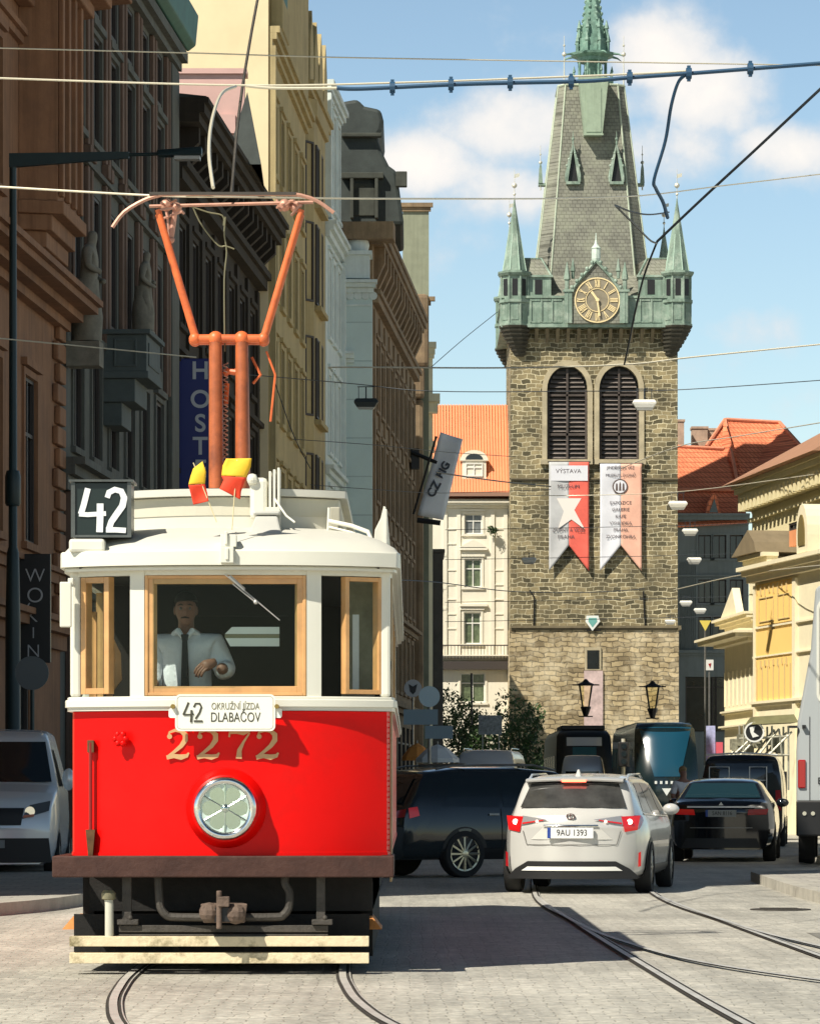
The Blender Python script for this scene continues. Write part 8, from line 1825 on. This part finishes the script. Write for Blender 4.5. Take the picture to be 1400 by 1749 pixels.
# ---- hanging street lamps
def hang(px, py, wpx_, d, mt, label, drop=0.35, dark=False):
    p = W(px, py, d); s = wpx_*d/FP; rt = thing('hanging_street_lamp', label, 'street lamp', p, 0, 'lamps hung over the street')
    q = MB(); h = s*0.36; q.hexa([(-s*0.36,-s*0.16,-h*0.5),(s*0.36,-s*0.16,-h*0.5),(s*0.36,s*0.16,-h*0.5),(-s*0.36,s*0.16,-h*0.5)],[(-s*0.5,-s*0.22,h*0.1),(s*0.5,-s*0.22,h*0.1),(s*0.5,s*0.22,h*0.1),(-s*0.5,s*0.22,h*0.1)])
    q.hexa([(-s*0.5,-s*0.22,h*0.1+.003),(s*0.5,-s*0.22,h*0.1+.003),(s*0.5,s*0.22,h*0.1+.003),(-s*0.5,s*0.22,h*0.1+.003)],[(-s*0.42,-s*0.12,h*0.5),(s*0.42,-s*0.12,h*0.5),(s*0.42,s*0.12,h*0.5),(-s*0.42,s*0.12,h*0.5)])
    q.build('lamp_body', mt, rt, bevel=s*0.03)
    q = MB(); q.hexa([(-s*0.3,-s*0.13,-h*0.72),(s*0.3,-s*0.13,-h*0.72),(s*0.3,s*0.13,-h*0.72),(-s*0.3,s*0.13,-h*0.72)],[(-s*0.35,-s*0.15,-h*0.503),(s*0.35,-s*0.15,-h*0.503),(s*0.35,s*0.15,-h*0.503),(-s*0.35,s*0.15,-h*0.503)]); q.build('diffuser', M['lampglass'], rt)
    q = MB(); q.tube((0,0,h*0.5),(0,0,h*0.5+drop),s*0.03,n=6); q.tube((-s*0.35,0,h*0.5+drop),(s*0.35,0,h*0.5+drop),s*0.02,n=5); q.tube((-s*0.3,0,h*0.5),(-s*0.3,0,h*0.5+drop),s*0.015,n=4); q.tube((s*0.3,0,h*0.5),(s*0.3,0,h*0.5+drop),s*0.015,n=4); q.build('hanger', M['wire'], rt)
    return rt
M['lampglass'] = mat('lamp_diffuser', (0.45,0.45,0.42), 0.3)
whl = mat('white_lamp_enamel', (0.78,0.77,0.70), 0.45, var=0.05)
hang(625, 688, 42, 105, mat('dark_lamp_body', (0.035,0.045,0.045), 0.5), 'dark boxy street lamp hanging before the pale blue house')
hang(1100, 690, 42, 100, whl, 'large white street lamp hanging before the right louvred window', 0.3)
hang(1157, 862, 34, 130, whl, 'white street lamp at the tower edge just under the orange roof', 0.3)
hang(1178, 908, 28, 140, whl, 'white street lamp hanging below the orange roof eave', 0.3)
hang(1185, 957, 26, 150, whl, 'white street lamp before the grey building, third down from the eave', 0.3)
hang(1171, 1030, 22, 165, whl, 'small white lamp before the grey building beside the tower', 0.2)
hang(1195, 1043, 22, 160, whl, 'small white lamp above the yellow triangular sign', 0.2)
hang(1144, 1062, 19, 170, whl, 'small white lamp over the right edge of the tower string course', 0.2)
hang(903, 957, 26, 150, whl, 'white lamp hanging low on the left of the tower', 0.2)
for (y, d, lab) in ((677,100,'thin dark span wire carrying the large white lamp'),(897,140,'thin span wire carrying the lamps below the orange eave'),(948,150,'thin span wire at the foot of the banners'),(1021,162,'thin span wire over the grey building'),(1054,170,'lowest thin span wire near the string course')):
    if y != 677: wire(lab, [(760,y+8,d),(1000,y+4,d),(1190,y,d),(1300,y-4,d)], 0.009*d/100, 'wire')
# ---- tall lamp post on the left
d = 60.0; p = Vector((XA(22,d), d, 0.13)); zt_ = ZA(264, d)-0.13
rt = thing('street_lamp', 'tall dark green street lamp post with long tapering arm at the left edge', 'street lamp', p)
q = MB(); q.lathe([(0.16,0),(0.16,0.12),(0.135,0.15),(0.13,4.0),(0.105,5.2),(0.075,5.3),(0.06,zt_-0.2),(0.06,zt_+0.02)], (0,0,0), 14); q.lathe([(0.115,6.0),(0.135,6.05),(0.135,6.5),(0.11,6.6)], (0,0,0), 12); q.build('post', M['lamp_dark'], rt, smooth=True)
q = MB(); x1 = XA(270,d)-p.x; q.hexa([(-0.06,-0.06,zt_-0.22),(x1*0.8,-0.04,zt_-0.06),(x1*0.8,0.04,zt_-0.06),(-0.06,0.06,zt_-0.22)],[(-0.06,-0.06,zt_+0.02),(x1*0.8,-0.04,zt_+0.05),(x1*0.8,0.04,zt_+0.05),(-0.06,0.06,zt_+0.02)]); q.tube((x1*0.78,0,zt_),(x1+0.1,0,zt_+0.02),0.03,n=8); q.build('arm', M['lamp_dark'], rt)
q = MB(); xa, xb = XA(268,d)-p.x, XA(345,d)-p.x; q.hexa([(xa,-0.12,zt_-0.03),(xb,-0.14,zt_-0.02),(xb,0.14,zt_-0.02),(xa,0.12,zt_-0.03)],[(xa,-0.06,zt_+0.08),(xb,-0.1,zt_+0.13),(xb,0.1,zt_+0.13),(xa,0.06,zt_+0.08)]); q.build('lamp_head', M['lamp_dark'], rt, bevel=0.02)
q = MB(); q.box(xa+0.3, xb-0.03, -0.11, 0.11, zt_-0.09, zt_-0.032); q.build('lamp_glass', M['lampglass'], rt)
# ---- signs on the left
d = 88.4; rt = thing('hostel_sign', 'tall blue hanging sign with white letters HOSTEL', 'sign', (XA(306,d), d, ZA(850,d)))
hgt = ZA(612,d)-ZA(850,d); q = MB().box(0, XA(366,d)-XA(306,d), 0, 0.22, 0, hgt); q.build('sign_box', mat('deep_blue_sign', (0.008,0.018,0.16), 0.4), rt, bevel=0.02)
for ch_, py in zip('HOSTEL', (634,683,724,763,802,840)): text('lettering', ch_, 0.62, mat('sign_grey_white', (0.55,0.56,0.58), 0.5) if 'sgw' not in M else M['sgw'], rt, (XA(342,d)-XA(306,d), -0.005, ZA(py,d)-ZA(850,d)), ext=0.006, bold=0.012)
q = MB(); q.box(-0.25, 0.0, 0.06, 0.12, 0.6, 0.66); q.box(-0.25, 0.0, 0.06, 0.12, hgt-0.7, hgt-0.64); q.build('sign_bracket', M['black'], rt)
d = 65.0; rt = thing('shop_sign', 'black vertical shop sign with thin white letters WOKIN', 'sign', (XA(32,d), d, ZA(1132,d)))
hgt = ZA(946,d)-ZA(1132,d); q = MB().box(-0.1, XA(86,d)-XA(32,d), 0, 0.15, 0, hgt); q.build('sign_box', mat('black_sign_panel', (0.01,0.012,0.014), 0.4), rt, bevel=0.01)
for ch_, px, py, sz in (('W',60,984,0.36),('O',60,1018,0.40),('K',55,1053,0.34),('I',57,1082,0.30),('N',57,1113,0.34)): text('lettering', ch_, sz, mat('thin_white_letters', (0.45,0.46,0.47), 0.5) if px != 0 and ch_ == 'W' else bpy.data.materials['thin_white_letters'], rt, (XA(px,d)-XA(32,d), -0.004, ZA(py,d)-ZA(1132,d)), ext=0.004, bold=-0.004)
q = MB(); cx, cz = XA(60,d)-XA(32,d), ZA(1018,d)-ZA(1132,d); q.tube((cx-0.1,-0.01,cz-0.13),(cx-0.22,-0.01,cz-0.3),0.012,n=5); q.build('letter_tail', bpy.data.materials['thin_white_letters'], rt)
q = MB(); q.box(-0.45, -0.1, 0.05, 0.1, 0.3, 0.35); q.box(-0.45, -0.1, 0.05, 0.1, hgt-0.4, hgt-0.35); q.build('sign_bracket', M['black'], rt)
def roundsign(px, py, rpx, d, m, label, pole=True, back=False):
    p = W(px, py, d); r = rpx*d/FP; rt = thing('road_sign', label, 'road sign', (p.x, d, 0.0))
    q = MB(); q.lathe([(r,-0.02),(r,0.01)], (0,-0.05,p.z), 28, 'y'); q.build('sign_disc', m, rt)
    if pole: q = MB(); q.tube((0,0.0,0),(0,0.0,p.z+r*0.9),0.035,n=8); q.build('post', M['steel'] if not back else M['lamp_dark'], rt)
    return rt, p, r
rt, p, r = roundsign(55, 1150, 29, 58, mat('grey_sign_back', (0.12,0.14,0.15), 0.5, 0.3), 'grey round traffic sign seen before the shop at the left edge', back=True)
rt, p, r = roundsign(733, 1190, 18, 82, mat('pale_blue_sign_back', (0.45,0.56,0.60), 0.5, 0.2), 'larger pale round traffic sign on a post right of the tram')
q = MB(); 
for k, (y0, y1) in enumerate(((1212,1238),(1240,1262))): q.box(-0.1-0.5*(k==0), 0.55-0.35*(k==0), -0.06, -0.03, ZA(y1,82), ZA(y0,82))
q.build('sub_plate', mat('blue_grey_plate', (0.22,0.30,0.34), 0.5), rt)
rt, p, r = roundsign(705, 1176, 15, 96, mat('white_round_sign', (0.42,0.42,0.42), 0.5), 'small white round sign with dark emblem beside the tram')
q = MB().prism([(-r*0.5,p.z+r*0.5),(0,p.z+r*0.2),(r*0.5,p.z+r*0.5),(r*0.3,p.z-r*0.4),(0,p.z-r*0.7),(-r*0.3,p.z-r*0.4)], -0.085, -0.072, 'y'); q.build('sign_emblem', M['black'], rt)
d = 140; p = W(1204,1068,d); rt = thing('warning_sign', 'yellow inverted triangle sign hanging before the grey building', 'road sign', (p.x,d,0)); k = d/FP
q = MB().prism([(-10*k,p.z+8*k),(10*k,p.z+8*k),(0,p.z-10*k)], -0.03, 0.0, 'y'); q.build('sign_plate', mat('yellow_sign', (0.75,0.6,0.12), 0.5), rt); q = MB().tube((0,0.05,0),(0,0.05,p.z+8*k),0.04,n=6); q.build('post', M['steel'], rt)
d = 150; p = W(1211,1136,d); k = d/FP; rt = thing('notice_sign', 'small white notice with a red mark on the shade-darkened building', 'sign', (p.x,d,0))
q = MB().box(-7*k,7*k,-0.03,0,p.z-9*k,p.z+9*k); q.build('sign_plate', M['white_metal'], rt); q = MB().prism([(-2*k,p.z+2*k),(3*k,p.z+3*k),(1*k,p.z-5*k)],-0.05,-0.032,'y'); q.build('red_mark', tail_dull, rt); q = MB().tube((0,0.05,0),(0,0.05,p.z+8*k),0.04,n=6); q.build('post', M['steel'], rt)
d = 145; p = W(1213,1262,d); k = d/FP; rt = thing('poster_stand', 'pale violet poster stand with a pink box beside it', 'poster', (p.x,d,0))
q = MB().box(-9*k,8*k,-0.05,0.05,0.3,ZA(1240,d)); q.build('poster', mat('violet_poster', (0.50,0.52,0.80), 0.6, var=0.5, vscale=3), rt); q = MB().box(9*k,20*k,-0.3,0.3,0,ZA(1268,d)); q.build('pink_box', mat('pink_red_box', (0.75,0.12,0.16), 0.6), rt)
# tilted cloth sign on the end house
d = 160.0; k = d/FP; p = W(752, 815, d)
rt = thing('cloth_sign', 'tilted pale grey cloth sign with dark letters hanging from the end house', 'sign', p)
def cl(px, py): return ((px-752)*k, 0, -(py-815)*k)
P = []
for i in range(13):
    v = i/12; a = (752+(713-752)*v, 738+(880-738)*v); b = (790+(757-790)*v, 750+(888-750)*v)
    P.append([(cl(a[0]+(b[0]-a[0])*u/6, 0)[0], 0.1*math.sin(v*5+u*0.5), cl(0, a[1]+(b[1]-a[1])*u/6)[2]) for u in range(7)])
MB().grid(P).build('cloth', mat('grey_cloth', (0.86,0.89,0.92), 0.85, var=0.05), rt, solid=0.02, smooth=True)
ink2 = mat('cloth_ink', (0.06,0.07,0.09), 0.8)
text('lettering', 'BIG', 0.50, ink2, rt, cl(757,803) and (cl(757,803)[0], -0.16, cl(757,803)[2]), (R(90),R(-62),0), 0.004, bold=0.02)
text('lettering', 'CZ', 0.55, ink2, rt, (cl(741,836)[0], -0.16, cl(741,836)[2]), (R(90),R(-62),0), 0.004, bold=0.02)
q = MB(); q.tube((cl(704,772)[0],0.1,cl(704,772)[2]),(cl(746,790)[0],0.1,cl(746,790)[2]),0.09,n=8); q.tube((cl(745,745)[0],0.05,cl(745,745)[2]),(cl(706,878)[0],0.05,cl(706,878)[2]),0.06,n=6); q.tube((cl(712,888)[0],0.1,cl(712,888)[2]),(cl(752,893)[0],0.1,cl(752,893)[2]),0.12,n=8); q.box(cl(702,0)[0],cl(716,0)[0],0.2,0.6,cl(0,800)[2],cl(0,765)[2]); q.build('bracket', M['black'], rt)
# ---- heritage lanterns
def lantern(px, ytop, d, label):
    k = d/FP; zt = ZA(ytop,d); rt = thing('heritage_lantern', label, 'street lamp', (XA(px,d),d,0), 0, 'old lanterns before the tower')
    q = MB(); q.lathe([(0.18,0),(0.2,0.3),(0.10,0.5),(0.07,1.2),(0.06,zt-78*k)], (0,0,0), 10); q.box(-0.3,0.3,-0.03,0.03,zt-62*k,zt-60*k); q.build('post', M['black'], rt)
    q = MB(); q.lathe([(7*k,zt-45*k),(14*k,zt-8*k)], (0,0,0), 4, a0=R(45)); q.build('glass', mat('amber_lantern_glass', (0.55,0.50,0.28), 0.2) if 'amb' not in M else M['amb'], rt)
    q = MB()
    for i in range(4):
        a = R(45+90*i); q.tube((7*k*math.cos(a),7*k*math.sin(a),zt-46*k),(15*k*math.cos(a),15*k*math.sin(a),zt-7*k),0.03,n=5)
    q.lathe([(17*k,zt-8*k),(15*k,zt-6*k),(6*k,zt-2*k),(2*k,zt+3*k)], (0,0,0), 10); q.tube((-23*k,0,zt-7*k),(23*k,0,zt-7*k),0.03,n=5); q.lathe([(4*k,zt-60*k),(9*k,zt-46*k),(9*k,zt-44*k)], (0,0,0), 8); q.build('lantern_frame', M['black'], rt)
lantern(1114, 1166, 160, 'old fashioned lantern on a post before the right side of the tower')
lantern(1000, 1163, 150, 'old fashioned lantern before the pink panel of the tower')
# ---- traffic signal
d = 112; rt = thing('traffic_signal', 'small traffic signal on a pale post between the black tram and the teal tram', 'traffic signal', (XA(1064,d),d,0)); k = d/FP
q = MB(); q.tube((0,0,0),(0,0,ZA(1262,d)),0.06,n=8); q.build('post', mat('pale_grey_post', (0.5,0.49,0.42), 0.6), rt); q = MB().box(-0.17,0.17,-0.25,-0.06,ZA(1310,d),ZA(1268,d)); hb_ = q.build('signal_head', M['black'], rt, bevel=0.03)
for i in range(3): q = MB(); q.lathe([(0.09,-0.29),(0.085,-0.252)], (0,0,ZA(1275+13*i,d)), 12, 'y'); q.build('signal_lens', M['carglass'], hb_)
# ---- cafe parasols behind the crossover
def parasol(px, py, d, w, m, label):
    rt = thing('parasol', label, 'parasol', (XA(px,d),d,0.0), 0, 'street cafe parasols'); z = ZA(py,d)
    q = MB(); q.lathe([(w,z-0.45),(w*0.98,z-0.35),(w*0.5,z-0.1),(0.03,z)], (0,0,0), 8); q.build('canopy', m, rt); q = MB(); q.tube((0,0,0),(0,0,z+0.08),0.025,n=6); q.lathe([(0.3,0),(0.28,0.08)],(0,0,0),12); q.build('pole', M['steel'], rt)
parasol(747, 1272, 88, 0.55, mat('white_parasol', (0.7,0.7,0.68), 0.8, var=0.05), 'small white parasol behind the crossover roof')
parasol(712, 1270, 92, 0.40, mat('orange_parasol', (0.65,0.25,0.05), 0.8), 'small orange parasol beside the tram')
# ---- stall with metal frames and a round sign
d = 90.0; k = d/FP; rt = thing('market_stall', 'cluttered metal framed stall with a round ring sign in front of the yellow house', 'market stall', (XA(1300,d),d,0))
def st(px, py, dy=0.0): return Vector(((px-1300)*k, dy, ZA(py,d)))
q = MB()
for a, b in (((1252,1290),(1290,1255)),((1262,1292),(1305,1248)),((1295,1290),(1330,1245)),((1310,1292),(1352,1250)),((1252,1290),(1348,1290)),((1262,1262),(1345,1258)),((1330,1245),(1335,1290)),((1346,1240),(1346,1300)),((1270,1238),(1270,1290)),((1318,1240),(1318,1292)),((1252,1290),(1255,1350)),((1346,1290),(1346,1350))):
    q.tube(st(*a), st(*b), 0.028, n=5); q.tube(st(*a,dy=1.2), st(*b,dy=1.2), 0.028, n=5)
for i in range(6): q.tube(st(1262+16*i,1290), st(1262+16*i,1290,1.2), 0.02, n=5)
q.build('frame', mat('grey_tube_frame', (0.42,0.41,0.33), 0.5, 0.4, var=0.4, vscale=8), rt)
q = MB(); 
for kk in range(28):
    a0, a1 = 2*math.pi*kk/28, 2*math.pi*(kk+1)/28; c = st(1287,1251); R1, R0 = 0.26, 0.22
    q.prism([(c.x+rr*math.cos(t_), c.z+rr*math.sin(t_)) for rr, t_ in ((R0,a0),(R1,a0),(R1,a1),(R0,a1))], -0.12, -0.08, 'y')
q.build('sign_ring', M['white_metal'], rt)
q = MB(); c = st(1287,1251); q.lathe([(0.215,-0.1),(0.215,-0.085)], (c.x,0,c.z), 24, 'y'); q.build('sign_disc', M['black'], rt); q = MB().prism([(c.x-0.12,c.z+0.12),(c.x+0.02,c.z+0.15),(c.x-0.02,c.z),(c.x+0.12,c.z-0.1),(c.x-0.04,c.z-0.14),(c.x-0.1,c.z)], -0.125, -0.11, 'y'); q.build('ring_symbol', M['white_metal'], rt)
q = MB(); q.hexa([tuple(st(1282,1238,-0.2)),tuple(st(1362,1234,-0.2)),tuple(st(1362,1234,1.8)),tuple(st(1282,1238,1.8))],[tuple(st(1290,1224,0.1)),tuple(st(1356,1220,0.1)),tuple(st(1356,1220,1.5)),tuple(st(1290,1224,1.5))]); q.build('awning', mat('olive_awning', (0.16,0.15,0.07), 0.85, var=0.3), rt)
q = MB(); rnd = random.Random(4)
for i in range(14):
    a = st(rnd.uniform(1256,1340), rnd.uniform(1262,1284), rnd.uniform(0.1,1.0)); s_ = rnd.uniform(0.06,0.16); q.box(a.x-s_, a.x+s_, a.y-0.1, a.y+0.1, a.z-s_, a.z+s_)
q.build('stacked_goods', mat('mixed_goods', (0.25,0.24,0.17), 0.8, var=0.9, vscale=6), rt, bevel=0.01)
q = MB().box(st(1255,0).x, st(1345,0).x, 0.2, 1.1, 0.0, ZA(1318,d)); q.build('counter', M['black'], rt)
# ---- trees and plants at the foot of the tower
def tree(px, d, z0, h, w, label, seed):
    rt = thing('small_tree', label, 'tree', (XA(px,d),d,0)); leafblob('crown', '', '', (0,0,z0+(h-z0)/2), w/2, w/2, (h-z0)/2, 3600, 0.13, parent=rt, seed=seed, clump=14)
    q = MB(); q.path([(0,0,0),(0.05,0,z0*0.6),(-0.05,0.05,z0+0.6),(0.1,0,h*0.7)], [0.14,0.11,0.08,0.03], 8)
    rnd = random.Random(seed)
    for i in range(6):
        a = rnd.uniform(0,6.28); q.path([(0,0,z0*0.8+0.2*i),(w*0.2*math.cos(a),w*0.2*math.sin(a),z0+0.5+0.3*i),(w*0.4*math.cos(a),w*0.4*math.sin(a),z0+1.1+0.35*i)],[0.06,0.04,0.015],5)
    q.build('trunk', M['bark'], rt)
tree(782, 206, 1.0, 7.4, 4.2, 'dark bushy tree before the white town house', 3)
tree(884, 196, 0.9, 6.6, 3.4, 'dark bushy tree at the left foot of the tower', 5)
tree(832, 202, 0.4, 5.0, 3.0, 'low leafy tree between the two darker trees', 8)
tree(931, 204, 0.4, 3.6, 1.3, 'narrow pale green shrub against the tower base', 9)
q = MB(); q.tube(W(806,1352,205)-Vector((0,0,1.2)), W(805,1150,205), 0.07, n=6); tag(q.build('dark_post', M['black'], smooth=True), 'slim dark post rising among the trees before the white house', 'post')
rt = thing('info_board', 'grey lattice notice board among the trees', 'notice board', (XA(843,190),190,0)); k = 190/FP
q = MB().box(-26*k,14*k,-0.05,0.0,ZA(1255,190),ZA(1222,190)); q.build('board', mat('grey_board', (0.22,0.24,0.25), 0.7, var=0.6, vscale=9), rt); q = MB().box(-20*k,-18*k,0,0.1,0,ZA(1255,190)).box(8*k,10*k,0,0.1,0,ZA(1255,190)); q.build('legs', M['steel'], rt)
# ---- pedestrian beside the saloon
d = 75.0; ped = thing('person', 'pedestrian in a white top standing left of the navy saloon', 'person', (XA(1166,d),d,0), R(20))
V = [(0,0,0.95),(0,0,1.2),(0,0,1.40),(0,-0.01,1.52),(0,-0.02,1.60),(0,-0.01,1.71),(-0.17,0,1.42),(-0.24,0.0,1.15),(-0.22,-0.12,0.92),(0.17,0,1.42),(0.25,0.0,1.16),(0.20,-0.18,0.98),(-0.1,0,0.88),(-0.11,0.0,0.5),(-0.12,0.03,0.08),(-0.12,-0.1,0.03),(0.1,0,0.88),(0.12,-0.06,0.5),(0.13,0.05,0.08),(0.13,-0.08,0.03)]
E = [(0,1),(1,2),(2,3),(3,4),(4,5),(2,6),(6,7),(7,8),(2,9),(9,10),(10,11),(0,12),(12,13),(13,14),(14,15),(0,16),(16,17),(17,18),(18,19)]
bo = skinned('body', V, E, [0.14,0.13,0.15,0.055,0.08,0.075,0.07,0.05,0.035,0.07,0.05,0.035,0.1,0.07,0.045,0.035,0.1,0.07,0.045,0.035], skin, ped); bake(bo)
sh = skinned('shirt', [(0,0,0.96),(0,0,1.2),(0,0,1.40),(-0.17,0,1.41),(-0.24,0.0,1.17),(0.17,0,1.41),(0.25,0,1.17)], [(0,1),(1,2),(2,3),(3,4),(2,5),(5,6)], [0.17,0.155,0.165,0.09,0.07,0.09,0.07], shirt, ped); bake(sh)
q = MB(); q.sphere((0,0.01,1.70),0.085,0.10,0.10,n=14,m=10); q.v = [(x,y+(0.03 if z<1.71 and y<0 else 0),z) for x,y,z in q.v]; q.build('hair', mat('fair_hair', (0.25,0.17,0.08), 0.7), ped, smooth=True)
q = MB(); q.path([(-0.1,0,0.92),(-0.11,0,0.5),(-0.12,0.03,0.1)],[0.115,0.085,0.07],8); q.path([(0.1,0,0.92),(0.12,-0.06,0.5),(0.13,0.05,0.1)],[0.115,0.085,0.07],8); q.build('trousers', mat('blue_jeans', (0.04,0.06,0.11), 0.8), ped, smooth=True)
